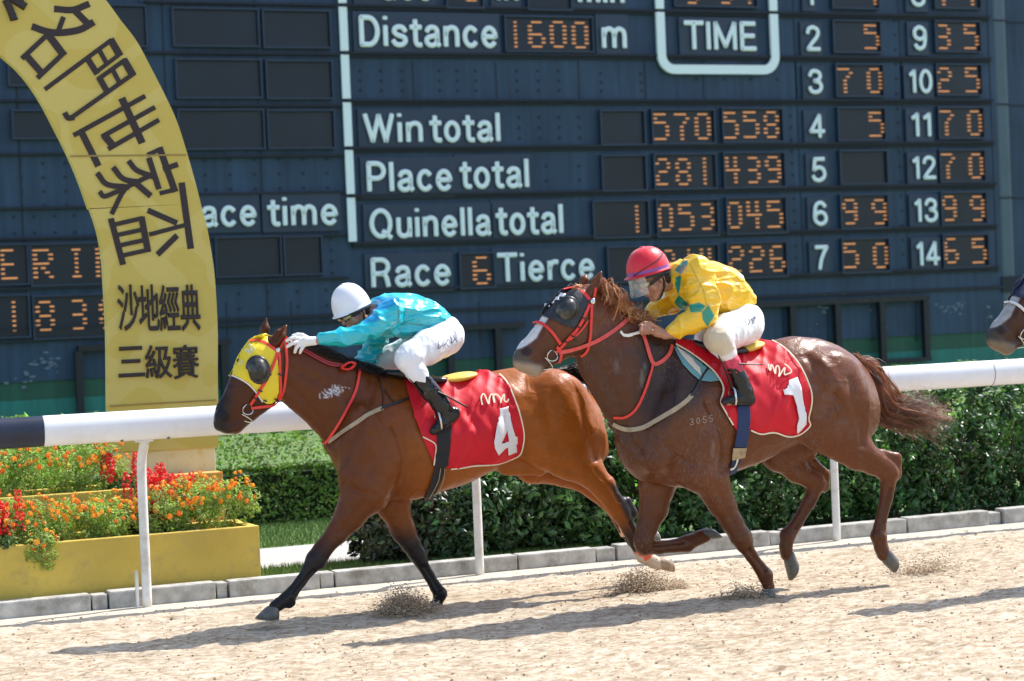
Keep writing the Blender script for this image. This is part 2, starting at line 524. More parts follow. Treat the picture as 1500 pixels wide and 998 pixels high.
tag(b.build('kerb', M_kerb, loc=(0, YK, 0)), kind='structure')

# ---- lawn and path behind the kerb
M_lawn = mat('mown lawn', (.10, .17, .045), .9, var=.3, vscale=5)
M_path = mat('pale concrete path', (.40, .38, .35), .9, var=.12, vscale=3, bump=.002, bscale=80)
tag(MB().box2((-40, YK + .14, -.4), (60, 33.9, .04)).build('lawn', M_lawn, loc=(0, 20, 0)), kind='structure')
pa = MB(); pa.add([(-40, 15.0, .046), (5.9, 15.0, .046), (6.6, 16.35, .046), (-40, 16.35, .046)], [(0, 1, 2, 3)])
tag(pa.build('path', M_path, loc=(0, 15.6, .046)), kind='structure')
def blades(n, x0, x1, y0, y1, z0, hmin, hmax):
    p = np.c_[RNG.uniform(x0, x1, n), RNG.uniform(y0, y1, n), np.full(n, z0)]
    a = RNG.rand(n) * 6.3; h = RNG.uniform(hmin, hmax, n); w = .004
    dx = np.c_[np.cos(a), np.sin(a), np.zeros(n)] * w
    top = p + np.c_[RNG.normal(0, .012, n), RNG.normal(0, .012, n), h]
    V = np.stack([p - dx, p + dx, top], 1).reshape(-1, 3)
    return V, np.arange(3 * n).reshape(-1, 3)
M_blade = mat('grass blades', (.13, .22, .055), .7, attr=True)
def grasscol(n, base, s=.35):
    c = np.array(base) * (1 + RNG.uniform(-s, s, (n, 1))) * (1 + RNG.uniform(-.1, .1, (n, 3)))
    return c
Va, Fa = blades(16000, 3.6, 6.6, 14.22, 14.95, .04, .02, .07)
Vb, Fb = blades(16000, 3.6, 6.6, 16.4, 18.2, .04, .02, .06)
V = np.concatenate([Va, Vb]); Fc = np.concatenate([Fa, Fb + len(Va)])
tag(meshobj('lawn_grass', V, Fc, M_blade, loc=(0, 16, 0), col=np.repeat(grasscol(len(Fc), (.14, .23, .055)), 3, 0)), kind='stuff')

# ------------------------------------------------------------------ foliage
def leaf_geo(Pt, N, size, fold=.25, jitter=.8, aspect=.5):
    n = len(Pt)
    nn = N + RNG.normal(0, jitter, (n, 3)); nn /= np.linalg.norm(nn, axis=1)[:, None] + 1e-9
    d = np.cross(nn, RNG.normal(0, 1, (n, 3))); d /= np.linalg.norm(d, axis=1)[:, None] + 1e-9
    s = np.cross(d, nn)
    L = (size * RNG.uniform(.6, 1.25, n))[:, None]
    V = np.stack([Pt - d * L * .5, Pt + s * L * aspect * .5 - nn * L * fold * .2, Pt + d * L * .5 - nn * L * .12, Pt - s * L * aspect * .5 - nn * L * fold * .2,
                  Pt + nn * L * .04], 1).reshape(-1, 3)
    i = np.arange(n)[:, None] * 5
    Fc = np.concatenate([i + np.array([[0, 1, 4]]), i + np.array([[1, 2, 4]]), i + np.array([[2, 3, 4]]), i + np.array([[3, 0, 4]])])
    return V, Fc
def leafmat(name, rough=.45, transl=.35):
    mt = mat(name, (.06, .1, .03), rough, attr=True, spec=.45)
    nt = mt.node_tree; b = nt.nodes['Principled BSDF']; out = nt.nodes['Material Output']
    tr = nt.nodes.new('ShaderNodeBsdfTranslucent'); mx = nt.nodes.new('ShaderNodeMixShader'); mx.inputs[0].default_value = transl
    a = [n for n in nt.nodes if n.type == 'VERTEX_COLOR'][0]
    mu = nt.nodes.new('ShaderNodeMix'); mu.data_type = 'RGBA'; mu.blend_type = 'MULTIPLY'; mu.inputs[0].default_value = 1
    mu.inputs[7].default_value = (1.5, 1.6, .6, 1)
    nt.links.new(a.outputs[0], mu.inputs[6]); nt.links.new(mu.outputs[2], tr.inputs[0])
    nt.links.new(b.outputs[0], mx.inputs[1]); nt.links.new(tr.outputs[0], mx.inputs[2]); nt.links.new(mx.outputs[0], out.inputs[0])
    return mt
M_leaf = leafmat('glossy shrub leaves', .32, .25)
M_hleaf = leafmat('hedge leaves', .5, .3)
M_fleaf = leafmat('flower foliage', .6, .35)
M_stem = mat('woody stems', (.13, .09, .06), .9)
def clumps_points(c, r, nclump, per, cr):
    """leaf positions in many small clumps spread through an ellipsoid"""
    Pt = []; N = []; C = []
    k = 0
    while k < nclump:
        u = RNG.normal(0, 1, 3); u /= np.linalg.norm(u); rad = RNG.uniform(.35, 1.0) ** .6
        p = np.array(c) + u * np.array(r) * rad
        if p[2] < .1: continue
        v = RNG.normal(0, 1, (per, 3)); v /= np.linalg.norm(v, axis=1)[:, None]
        R = cr * RNG.uniform(.6, 1.3)
        Pt.append(p + v * R * RNG.uniform(.5, 1, (per, 1))); N.append(v * .7 + u * .6 + np.array([0, 0, .6])); C.append(np.full(per, RNG.uniform(.6, 1.4)))
        k += 1
    return np.concatenate(Pt), np.concatenate(N), np.concatenate(C)
def leafcol(cf, base, tint=.18):
    n = len(cf)
    c = np.array(base)[None] * 1.45 * cf[:, None] * (1 + RNG.uniform(-.25, .25, (n, 1))) * (1 + RNG.uniform(-tint, tint, (n, 3)))
    return np.repeat(np.clip(c, .004, .9), 5, 0)
def shrub(x, y, h, r, base, leaf, label, nclump=80, per=30, mt=None, group='leafy shrubs behind the kerb', name='shrub'):
    t = thing(name, (x, y, .04), label, 'shrub', group)
    Pt, N, cf = clumps_points((x, y, .04 + h * .46), (r, r * .8, h * .54), nclump, per, .1)
    if name == 'shrub':
        P2, N2, c2 = clumps_points((x, y, .2), (r * .95, r * .7, .14), 30, per, .09); Pt = np.concatenate([Pt, P2]); N = np.concatenate([N, N2]); cf = np.concatenate([cf, c2]); cf = cf * (1 + 1.1 * (RNG.rand(len(cf)) < .10))
    k = Pt[:, 2] > .06; Pt, N, cf = Pt[k], N[k], cf[k]
    V, Fc = leaf_geo(Pt, N, leaf)
    meshobj('foliage', V, Fc, mt or M_leaf, t, col=leafcol(cf, base))
    s = MB()
    for i in range(7):
        a = RNG.rand() * 6.3; e = np.array([x + .6 * r * math.cos(a), y + .5 * r * math.sin(a), .04 + h * RNG.uniform(.5, .85)])
        s.tube(spline([(x + .04 * math.cos(a), y + .04 * math.sin(a), .03), ((x + e[0]) / 2, (y + e[1]) / 2, h * .45), e], 6), np.linspace(.012, .004, 6), 6)
    s.build('stem', M_stem, t)
    return t

# clipped hedge behind the lawn
def hedge(x0, x1, y0, y1, h, n):
    a = RNG.rand(n)
    sides = [(x1 - x0) * h, (x1 - x0) * (y1 - y0), (y1 - y0) * h]
    pr = np.array(sides) / sum(sides)
    kind = RNG.choice(3, n, p=pr)
    Pt = np.c_[RNG.uniform(x0, x1, n), RNG.uniform(y0, y1, n), RNG.uniform(.06, h, n)]
    N = np.zeros((n, 3))
    Pt[kind == 0, 1] = y0; N[kind == 0] = (0, -1, .3)
    Pt[kind == 1, 2] = h; N[kind == 1] = (0, 0, 1)
    k = kind == 2; lf = RNG.rand(n) < .5
    Pt[k & lf, 0] = x0; Pt[k & ~lf, 0] = x1; N[k & lf] = (-1, 0, .2); N[k & ~lf] = (1, 0, .2)
    if True:   # the top falls away towards the path
        g = np.clip((Pt[:, 1] - y0) / (y1 - y0), 0, 1); top = h - .46 * (1 - g) ** 2.6
        Pt[:, 2] = np.where(kind == 1, top, np.minimum(Pt[:, 2], top))
    lump = .07 * vnoise(Pt, (3, 3, 3)) + .05 * vnoise(Pt + 7, (8, 8, 8))
    Pt = Pt + N * (lump + np.where(kind == 0, RNG.uniform(-.15, .03, n), RNG.uniform(-.06, .02, n)))[:, None]
    return Pt, N, 1 + .5 * vnoise(Pt, (5, 5, 5))
t = thing('hedge', (12, 18.8, .04), 'long clipped green hedge beyond the path, flat top bright in the sun', 'hedge')
Pt, N, cf = hedge(1.5, 19.5, 18.1, 19.7, 1.04, 90000)
V, Fc = leaf_geo(Pt, N, .052)
meshobj('foliage', V, Fc, M_hleaf, t, col=leafcol(cf, (.105, .175, .036)))
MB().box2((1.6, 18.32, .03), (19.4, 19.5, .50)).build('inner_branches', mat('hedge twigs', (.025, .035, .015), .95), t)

DK = (.042, .085, .03)
spots = [  # x, y, height, radius, colour, leaf size, label
    (5.10, 14.72, .78, .42, (.05, .06, .035), .085, 'low shrub with bronze tinged leaves under the chest of the bay horse'),
    (5.55, 14.66, .72, .42, (.036, .075, .03), .075, 'dark shrub behind the kerb, seen between the forelegs of the bay horse'),
    (6.05, 14.75, .95, .46, DK, .075, 'dark shrub behind the middle rail post, under the belly of the bay horse'),
    (6.60, 14.70, .95, .46, (.045, .095, .03), .08, 'glossy shrub under the flank of the bay horse'),
    (7.15, 14.75, 1.05, .48, (.055, .12, .03), .08, 'mid green shrub between the bay horse hind legs and the chestnut forelegs'),
    (7.72, 14.72, 1.02, .48, (.042, .09, .032), .075, 'shrub behind the planted foreleg of the chestnut horse'),
    (8.30, 14.75, 1.05, .48, (.045, .10, .03), .075, 'shrub behind the hind hock of the chestnut horse nearest the third rail post'),
    (8.90, 14.75, 1.12, .50, (.05, .11, .032), .075, 'shrub between the third rail post and the raised hind hoof of the chestnut horse'),
    (9.50, 14.75, 1.15, .50, (.042, .095, .03), .075, 'shrub directly under the streaming chestnut tail'),
    (10.12, 14.75, 1.22, .52, (.04, .09, .028), .075, 'tall dark shrub just past the tip of the chestnut tail'),
    (10.75, 14.78, 1.22, .52, (.036, .085, .027), .075, 'tall dark shrub under the rail below the muzzle of the third horse'),
    (11.45, 14.78, 1.2, .52, (.04, .09, .03), .075, 'last dark shrub behind the kerb at the edge of the picture'),
]
for x, y, h, r, cbase, lf, lab in spots:
    shrub(x, y, h, r * 1.08, cbase, lf, lab, 125, 30)
for x, y, h, lab in ((7.05, 16.55, 1.0, 'bright green shrub on the path edge beside the chestnut chest'),
                     (8.2, 16.6, .95, 'light green shrub on the far edge of the path behind the chestnut belly'),
                     (9.6, 16.7, 1.05, 'light green shrub on the far edge of the path behind the chestnut rump'),
                     (10.9, 16.7, 1.1, 'light green shrub on the path edge below the rail past the chestnut tail')):
    shrub(x, y, h, .6, (.10, .19, .045), .08, lab, 80, 26, M_hleaf, 'lighter shrubs beyond the path')

# ------------------------------------------------------------------ running rail
M_rail = mat('white rail plastic', (.83, .83, .84), .35, var=.02, vscale=6, dirt=(.74, .72, .68), dscale=2.2)
M_navy = mat('navy rail paint', (.012, .018, .04), .4, var=.2, vscale=8)
M_post = mat('white painted post', (.74, .73, .70), .45, var=.06, vscale=9, dirt=(.5, .46, .38), dscale=4)
RZ, RR = 1.247, .103
YR = 13.86
rail = thing('running_rail', (5, YR, 0), 'white plastic running rail along the sand track with a navy end section', 'rail')
xn = float(onY(63, 635, YR)[0])
def railtube(x0, x1, m_, nm):
    b = MB(); P = np.array([(x0, YR, RZ), (x0 + .002, YR, RZ), ((x0 + x1) / 2, YR, RZ), (x1 - .002, YR, RZ), (x1, YR, RZ)])
    b.tube(P, .075, 28, 0, True, ry=RR); b.build(nm, m_, rail, smooth=True)
railtube(xn + .001, 15.5, M_rail, 'rail_tube'); railtube(15.505, 40, M_rail, 'rail_tube')
railtube(-1.2, xn - .001, M_navy, 'navy_section'); railtube(-30, -1.205, M_rail, 'rail_tube')
M_bolt = mat('dull bolt heads', (.18, .17, .16), .5, .6)
for k_, x_ in enumerate((1.9, 4.6, 7.25, 9.9, 12.6)):
    MB().tube(np.array([(x_, YR, RZ), (x_ + .004, YR, RZ), (x_ + .008, YR, RZ), (x_ + .012, YR, RZ)]), .0756, 28, 0, False, ry=RR + .0008).build('rail_joint', mat('grey rail joint', (.35, .35, .35), .6) if k_ == 0 else bpy.data.materials['grey rail joint'], rail, smooth=True)  # thin grey ring at each rail joint
def bolt(x, y, z):
    bm = bmesh.new(); bmesh.ops.create_uvsphere(bm, u_segments=8, v_segments=6, radius=.011); V = np.array([v.co[:] for v in bm.verts]); Fc = [[v.index for v in f.verts] for f in bm.faces]; bm.free()
    MB().add(V + np.array([x, y, z]), Fc).build('bolt', M_bolt, rail, smooth=True)
def post(x, yb):
    for dx in (-.16, .16): bolt(x + dx, YR - .030, RZ - RR * .93)
    P = spline([(x, yb, -.05), (x, yb, .5), (x, yb, .82), (x + .002, yb - .015, 1.0), (x + .01, YR + .055, 1.12), (x + .012, YR + .02, 1.20)], 26)
    MB().tube(P, .027, 14, 0, True, up=(1, 0, 0), ry=.033).build('post', M_post, rail, smooth=True)
    bb = MB(); bb.box((x, YR + .02, RZ - RR - .006), (.12, .06, .014), 0, None, .003)
    bb.build('bracket', M_post, rail)
xp = [float(onY(p[0], p[1], YK - .06)[0]) for p in ((216, 887), (703, 838), (1226, 790))]
for x in xp + [xp[2] + 3, xp[2] + 6, xp[2] + 9, xp[2] + 12, xp[0] - 2.6, xp[0] - 5.4, xp[0] - 8.4]:
    post(x, YK - .06)
b = MB(); b.box((xp[0] - .065, YK - .05, .11), (.020, .035, .26), 0, None, .003); b.build('stake', M_post, rail)

# ------------------------------------------------------------------ flower planters
M_yel = mat('yellow painted concrete', (.60, .425, .075), .8, var=.22, vscale=2.5, bump=.002, bscale=50, dirt=(.42, .31, .085), dscale=5)
M_ora = mat('orange painted concrete', (.62, .33, .06), .8, var=.1, vscale=4, dirt=(.45, .3, .1), dscale=6)
M_cream = mat('cream painted plinth', (.72, .62, .34), .8, var=.1, vscale=3, dirt=(.6, .42, .06), dscale=5)
M_soil = mat('planter soil', (.07, .05, .035), .95, var=.3, vscale=12)
def planter(x0, x1, y0, y1, z1, mt, label, name='flower_planter'):
    t = thing(name, ((x0 + x1) / 2, (y0 + y1) / 2, .04), label, 'planter', 'stepped planters beside the arch')
    b = MB(); w = .07
    b.box2((x0, y0, 0), (x1, y0 + w, z1), 0, .008)
    b.box2((x1 - w, y0 + w + .001, 0), (x1, y1 - w - .001, z1 - .002), 0, .008)
    b.box2((x0, y0 + w + .001, 0), (x0 + w, y1 - w - .001, z1 - .002), 0, .008)
    b.box2((x0, y1 - w, 0), (x1, y1, z1 - .001), 0, .008)
    b.build('box', mt, t)
    MB().box2((x0 + w + .003, y0 + w + .003, .01), (x1 - w - .003, y1 - w - .003, z1 - .06)).build('soil', M_soil, t)
    return t
YA = 14.24
xr = float(onY(381, 800, YA)[0]); zt = float(onY(381, 770, YA)[2]); 
planter(-1.4, xr, YA, 14.86, zt, M_yel, 'long low yellow concrete planter right behind the kerb, filled with marigolds')
YB = 14.88
xr2 = float(onY(197, 740, YB)[0]); zt2 = float(onY(195, 716, YB)[2])
planter(-1.4, xr2, YB, 15.5, zt2, M_yel, 'taller yellow planter on the second step, behind the front marigolds')
YC = 15.56
xr3 = float(onY(327, 700, YC)[0]); zt3 = float(onY(327, 691, YC)[2])
t = thing('plinth', (xr3 - .5, 16, .04), 'small orange painted block at the foot of the golden arch', 'plinth', )
MB().box2((xr3 - .82, YC, 0), (xr3, YC + .15, zt3), 0, .01).build('block', M_ora, t)

M_mari = mat('marigold petals', (.85, .27, .015), .6, attr=True)
M_salv = mat('salvia petals', (.7, .02, .02), .5, attr=True)
def blossom_mesh(base, i):
    R = np.random.RandomState(100 + i); V = []; Fc = []; C = []
    for ring, (rr, zz, n) in enumerate(((.026, 0, 11), (.019, .008, 9), (.011, .013, 6))):
        for k in range(n):
            a = 2 * PI * k / n + R.rand() * .3; w = .8 * PI * rr / n + .003
            c, s = math.cos(a), math.sin(a); t = np.array([-s, c, 0]); o = np.array([c, s, 0])
            j = len(V); z = zz + R.uniform(-.003, .003)
            V += [o * rr * .25 + [0, 0, z], o * rr * .7 + t * w + [0, 0, z + .006], o * rr * R.uniform(.9, 1.1) + [0, 0, z - .001], o * rr * .7 - t * w + [0, 0, z + .006]]
            Fc.append((j, j + 1, j + 2, j + 3)); C += [np.array(base) * R.uniform(.8, 1.25)] * 4
    me = bpy.data.meshes.new('blossom'); me.from_pydata([tuple(v) for v in V], [], Fc); me.materials.append(M_mari)
    ca = me.color_attributes.new('Col', 'FLOAT_COLOR', 'POINT'); c4 = np.ones((len(V), 4), np.float32); c4[:, :3] = np.clip(C, 0, 1)
    ca.data.foreach_set('color', c4.ravel()); return me
BLOS = [blossom_mesh(c, i) for i, c in enumerate(((.88, .30, .012), (.90, .38, .02), (.86, .22, .01), (.92, .44, .03)))]
def marigold(x, y, z0, h, r, nb, label, base=(.21, .28, .075)):
    t = thing('marigold_plant', (x, y, z0), label, 'flower plant', 'marigolds in the yellow planters')
    Pt, N, cf = clumps_points((x, y, z0 + h * .5), (r, r * .85, h * .5), 46, 34, .075)
    Pt[:, 2] = np.maximum(Pt[:, 2], z0 - .02)
    V, Fc = leaf_geo(Pt, N, .04, aspect=.34)
    meshobj('foliage', V, Fc, M_fleaf, t, col=leafcol(cf, base))
    for i in range(nb):
        u = RNG.normal(0, 1, 3); u[2] = abs(u[2]) * .8 + .1; u[1] = -abs(u[1]) if RNG.rand() < .75 else u[1]
        u /= np.linalg.norm(u)
        o = bpy.data.objects.new('blossom', BLOS[RNG.randint(4)]); COL.objects.link(o); o.parent = t
        p = np.array([r * 1.05 * u[0], r * .95 * u[1], h * .5 + h * .58 * u[2] + RNG.uniform(-.02, .05)])
        o.location = p; q = Vector((u[0] * .7, u[1] * .9 - .35, u[2] + .35)).to_track_quat('Z', 'Y'); o.rotation_mode = 'QUATERNION'; o.rotation_quaternion = q
        s = RNG.uniform(.5, .95); o.scale = (s, s, s)
    return t
def salvia(x, y, z0, h, n, label):
    t = thing('salvia_plant', (x, y, z0), label, 'flower plant', 'red salvias among the marigolds')
    Pt, N, cf = clumps_points((x, y, z0 + h * .25), (.13, .13, h * .28), 20, 26, .06)
    V, Fc = leaf_geo(Pt, N, .045); meshobj('foliage', V, Fc, M_fleaf, t, col=leafcol(cf, (.05, .09, .03)))
    for i in range(n):
        a = RNG.rand() * 6.3; r = RNG.uniform(0, .13); hh = h * RNG.uniform(.75, 1.1)
        k = 130; z = RNG.uniform(.35, 1, k) * hh; rr = .05 * (1.15 - z / hh * .75); b = RNG.rand(k) * 6.3
        Pt = np.c_[x + r * math.cos(a) + rr * np.cos(b), y + r * math.sin(a) + rr * np.sin(b), z0 + z]
        V, Fc = leaf_geo(Pt, np.c_[np.cos(b), np.sin(b), np.full(k, .5)], .032, aspect=.55)
        meshobj('flower_spike', V, Fc, M_salv, t, col=leafcol(np.ones(k), (.72, .022, .02)))
    return t
front = [(12, .29), (62, .28), (112, .28), (160, .28), (240, .31), (288, .35), (332, .36)]
fl = ['marigold at the far end of the low planter, beside the cut off red salvia', 'marigold trailing orange blossoms over the front of the low planter',
      'full marigold third along the low planter', 'marigold just before the nearest white rail post in the low planter', 'marigold right after the nearest white rail post in the low planter',
      'marigold below the red salvias near the end of the low planter', 'marigold leaning out over the free end of the low planter']
for (p, h), lab in zip(front, fl):
    q = onY(p, 780, 14.5); marigold(float(q[0]), 14.5, zt - .06, h * 1.15, .21, 34, lab)
x_, y_ = float(onY(60, 800, 14.3)[0]), 14.28
t = marigold(x_, y_, zt - .16, .22, .10, 9, 'small marigold sprig hanging over the planter rim with a few orange blossoms')
upper = [(5, .36), (50, .40), (98, .40), (142, .36)]
ul = ['marigold on the second step cut by the picture edge', 'tallest marigold on the second step under the navy rail section', 'marigold on the second step under the white start of the rail',
      'marigold on the second step beside the cream arch base']
for (p, h), lab in zip(upper, ul):
    q = onY(p, 700, 15.15); marigold(float(q[0]), 15.15, zt2 - .06, h * 1.1, .23, 30, lab)
for p, yy, zz_, h, n, lab in ((6, 14.36, zt - .06, .42, 6, 'red salvia at the picture edge in the low planter'), (180, 15.1, zt2 - .06, .30, 4, 'red salvia at the end of the second step, before the cream base'),
                          (207, 14.72, zt - .06, .47, 8, 'red salvia behind the nearest white rail post'), (243, 14.74, zt - .06, .50, 8, 'tall red salvia in front of the orange block'),
                          (268, 14.72, zt - .06, .42, 6, 'red salvia spikes nearest the free end of the low planter')):
    q = onY(p, 740, yy); salvia(float(q[0]), yy, zz_, h, n, lab)
for x, y, h, lab in ((float(onY(37, 604, 16.8)[0]), 16.8, 1.2, 'low yellow green sprig peeping over the navy rail end'), (float(onY(82, 602, 16.9)[0]), 16.9, 1.24, 'yellow green shoots just before the golden arch leg'),
                     (float(onY(1262, 535, 16.9)[0]), 16.9, 1.2, 'yellow green shoots rising behind the chestnut tail root')):
    shrub(x, y, h, .2, (.16, .26, .05), .07, lab, 44, 16, M_hleaf, 'thin shoots above the rail', 'leafy_shoot')

# ================================================================== TOTE BOARD
YBD = 34.0
M_navyp = mat('board navy sheet metal', (.026, .053, .096), .55, var=.22, vscale=.9, dirt=(.026, .052, .092), dscale=2.2, spec=.3)
M_plate = mat('board letter plate', (.015, .032, .064), .5, var=.12, vscale=2)
M_disp = mat('board display glass', (.008, .014, .025), .3, var=.25, vscale=1.4, spec=.35)
M_lip = mat('board dark ridge', (.006, .011, .022), .7)
M_frame = mat('black steel frame', (.006, .008, .012), .6)
M_white = mat('board white lettering', (.76, .85, .87), .6)
M_led = mat('amber display lamps', (.5, .2, .06), .5, emit=(1.0, .42, .16), estr=.27)
M_dgreen = mat('board dark green band', (.008, .075, .042), .6, var=.12, vscale=1)
M_teal = mat('board teal band', (.012, .16, .125), .6, var=.12, vscale=1, dirt=(.02, .17, .13), dscale=1.5)
M_pillar = mat('board pillar blue grey', (.055, .095, .125), .5, var=.1, vscale=1)
M_rivet = mat('dark rivets and seams', (.008, .014, .026), .7)  # dark tone of the seams and rivet holes
def bp(px, py): q = onY(px, py, YBD); return float(q[0]), float(q[2])
def streaks(mt, amt=.28):
    nt = mt.node_tree; L = nt.links.new; b_ = nt.nodes['Principled BSDF']; src = b_.inputs['Base Color'].links[0].from_socket
    tc = nt.nodes.new('ShaderNodeTexCoord'); mp = nt.nodes.new('ShaderNodeMapping'); mp.inputs['Scale'].default_value = (5.5, 1, .35); L(tc.outputs['Object'], mp.inputs[0])
    n = nt.nodes.new('ShaderNodeTexNoise'); n.inputs['Scale'].default_value = 1.6; n.inputs['Detail'].default_value = 5; L(mp.outputs[0], n.inputs['Vector'])
    r = nt.nodes.new('ShaderNodeMapRange'); r.inputs[1].default_value = .3; r.inputs[2].default_value = .7; r.inputs[3].default_value = 1 - amt; r.inputs[4].default_value = 1 + amt; L(n.outputs[0], r.inputs[0])
    m_ = nt.nodes.new('ShaderNodeVectorMath'); m_.operation = 'SCALE'; L(src, m_.inputs[0]); L(r.outputs[0], m_.inputs['Scale']); L(m_.outputs[0], b_.inputs['Base Color'])
streaks(M_navyp, .22); streaks(M_dgreen, .2); streaks(M_teal, .2)
board = thing('scoreboard', (14, YBD, 0), 'huge navy tote board with white lettering and amber dot numerals', 'scoreboard')
zt_ = 7.295; rh = .8275
zg0 = 1.05; zg1 = .75
XL, XR = -1.0, bp(1461, 200)[0]
MB().box2((XL, YBD, zg0), (XR, YBD + .4, 10.5)).build('panel', M_navyp, board)
MB().box2((XL, YBD + .03, zg1), (30, YBD + .4, zg0 - .002)).build('dark_green_band', M_dgreen, board)
MB().box2((XL, YBD + .02, .03), (30, YBD + .4, zg1 - .002)).build('teal_band', M_teal, board)
b = MB(); b.box2((XR + .001, YBD + .01, zg0), (bp(1480, 200)[0], YBD + .35, 10.5), 0, .05); b.build('pillar', M_pillar, board)
MB().box2((bp(1480, 200)[0] + .001, YBD + .25, zg0), (30, YBD + .5, 10.5)).build('side_panel', M_navyp, board)
# joints in the pillar and the side panel
b = MB()
for py in (30, 153, 290):
    z = bp(1470, py)[1]; b.box2((XR + .004, YBD - .004, z - .015), (bp(1480, 200)[0], YBD + .02, z + .015)); b.box2((bp(1480, 200)[0] + .01, YBD + .235, z - .012), (29.9, YBD + .26, z + .012))
b.box2((bp(1476, 417)[0] - .15, YBD - .03, bp(1476, 428)[1]), (bp(1476, 417)[0] + .6, YBD + .02, bp(1476, 405)[1]))
b.build('joint', M_lip, board)
# horizontal ridges between the rows
b = MB(); xsplit = bp(509, 200)[0]
for k in range(-3, 7):
    z = zt_ - rh * k
    b = MB(); b.box2((xsplit - .01, YBD - .09, z - .022), (XR - .12, YBD + .01, z + .022), 0)
    b.box2((xsplit - .01, YBD - .05, z - .075), (XR - .12, YBD + .01, z - .024), 0); b.build('row_ridge', M_lip, board)
for py in (8, 80, 155, 228, 282, 345, 408, 471):
    z = bp(470, py)[1]; MB().box2((bp(215, 100)[0], YBD - .08, z - .02), (xsplit - .1, YBD + .01, z + .02)).build('row_ridge', M_lip, board)
for py in (148, 226, 305, 349, 422, 498):
    z = bp(60, py)[1]; MB().box2((XL, YBD - .08, z - .02), (bp(214, 100)[0], YBD + .01, z + .02)).build('row_ridge', M_lip, board)
# vertical seams and the rows of rivet holes
b = MB()
for px in (605, 727, 848, 945, 1030, 1166, 1320):
    x = bp(px, 120)[0]
    for py0, py1 in ((86, 150),):
        b.box2((x - .012, YBD - .006, bp(px, 148)[1]), (x + .012, YBD + .002, bp(px, 90)[1]))
for px in (1166, 1320, 1450):
    x = bp(px, 120)[0]; b.box2((x - .012, YBD - .006, bp(px, 400)[1]), (x + .012, YBD + .002, 10))
for px in (215, 248, 383, 30):
    x = bp(px, 260)[0]; b.box2((x - .014, YBD - .006, bp(px, 480)[1]), (x + .014, YBD + .002, 10))
for px in (110, 205, 330, 425, 540, 700, 860, 1000, 1145, 1210, 1275, 1340):
    x = bp(px, 420)[0]; b.box2((x - .012, YBD - .005, bp(px, 500)[1]), (x + .012, YBD + .002, bp(px, 442)[1]))
b.build('seam', M_rivet, board)
b = MB()
def rivets(px0, px1, py0, py1, nx_, ny_):
    x0, z0 = bp(px0, py0); x1, z1 = bp(px1, py1)
    for x in np.linspace(x0, x1, nx_):
        for z in np.linspace(z0, z1, ny_): b.box((x, YBD - .004, z), (.045, .014, .045))
rivets(527, 590, 104, 147, 3, 4); rivets(643, 698, 104, 147, 3, 4); rivets(757, 820, 104, 147, 3, 4); rivets(880, 940, 108, 146, 2, 4); rivets(1020, 1140, 116, 146, 4, 2)
rivets(760, 850, 172, 217, 4, 4); rivets(800, 850, 244, 285, 2, 3); rivets(1158, 1166, 170, 395, 1, 14); rivets(1310, 1312, 30, 395, 1, 18)
rivets(300, 480, 235, 275, 6, 3); rivets(350, 480, 430, 470, 4, 3); rivets(30, 130, 240, 300, 4, 4); rivets(20, 110, 318, 340, 4, 2); rivets(485, 490, 350, 400, 1, 4)
b.build('rivet_row', M_rivet, board)
# white dividing line and the rounded box round TIME
b = MB(); w = .075
xw = bp(506, 140)[0]
zz_ = [10.2] + [zt_ - rh * k for k in range(0, 7)]
for i in range(6): b.box2((xw - w, YBD - .07, zz_[i + 1] + .03), (xw + w, YBD - .03, zz_[i] - .03), 0, .01)
b.build('dividing_line', M_white, board); b = MB()
xA, xB = bp(965, 60)[0], bp(1131, 60)[0]; zb = bp(1050, 103)[1]; zc = zt_
for x in (xA, xB): b.box2((x - .085, YBD - .11, zc + .03), (x + .085, YBD - .05, 10.2), 0, .01)
def arc(cx, cz, r0, r1, a0, a1, n=9):
    P = [(cx + r1 * math.cos(a), cz + r1 * math.sin(a)) for a in np.linspace(a0, a1, n)] + [(cx + r0 * math.cos(a), cz + r0 * math.sin(a)) for a in np.linspace(a1, a0, n)]
    return P
rr = .26
for x, s in ((xA, 1), (xB, -1)):
    b.box2((x - .085, YBD - .11, zb + rr), (x + .085, YBD - .05, zc - .03), 0)
    cx = x + s * (rr); a0, a1 = (PI, 1.5 * PI) if s > 0 else (1.5 * PI, 2 * PI)
    b.prism(arc(cx, zb + rr, rr - .085, rr + .085, a0, a1), YBD - .11, YBD - .05)
b.box2((xA + rr + .001, YBD - .11, zb - .085), (xB - rr - .001, YBD - .05, zb + .085))
b.build('white_border', M_white, board)
# raised writing
try:
    _fp = bpy.utils.system_resource('DATAFILES', path='fonts')
    SANS = bpy.data.fonts.load(_fp + '/Inter.woff2')          # the grotesque that ships with Blender
except Exception:
    SANS = None
def text_mesh(s, bold=0.0, extrude=.02, spacing=1.0, sans=True):
    cu = bpy.data.curves.new('lettering', 'FONT'); cu.body = s; cu.size = 1; cu.offset = 0; cu.bevel_depth = bold; cu.bevel_resolution = 1; cu.extrude = extrude; cu.resolution_u = 4; cu.space_character = spacing
    if SANS and sans: cu.font = SANS
    o = bpy.data.objects.new('lettering', cu); COL.objects.link(o)
    dg = bpy.context.evaluated_depsgraph_get(); dg.update()
    me = bpy.data.meshes.new_from_object(o.evaluated_get(dg))
    V = np.array([v.co[:] for v in me.vertices]).reshape(-1, 3); Fc = [list(p.vertices) for p in me.polygons]
    bpy.data.objects.remove(o); bpy.data.curves.remove(cu); bpy.data.meshes.remove(me)
    return V, Fc
CAPV, _ = text_mesh('H', 0, 0); CAPH = CAPV[:, 1].max()
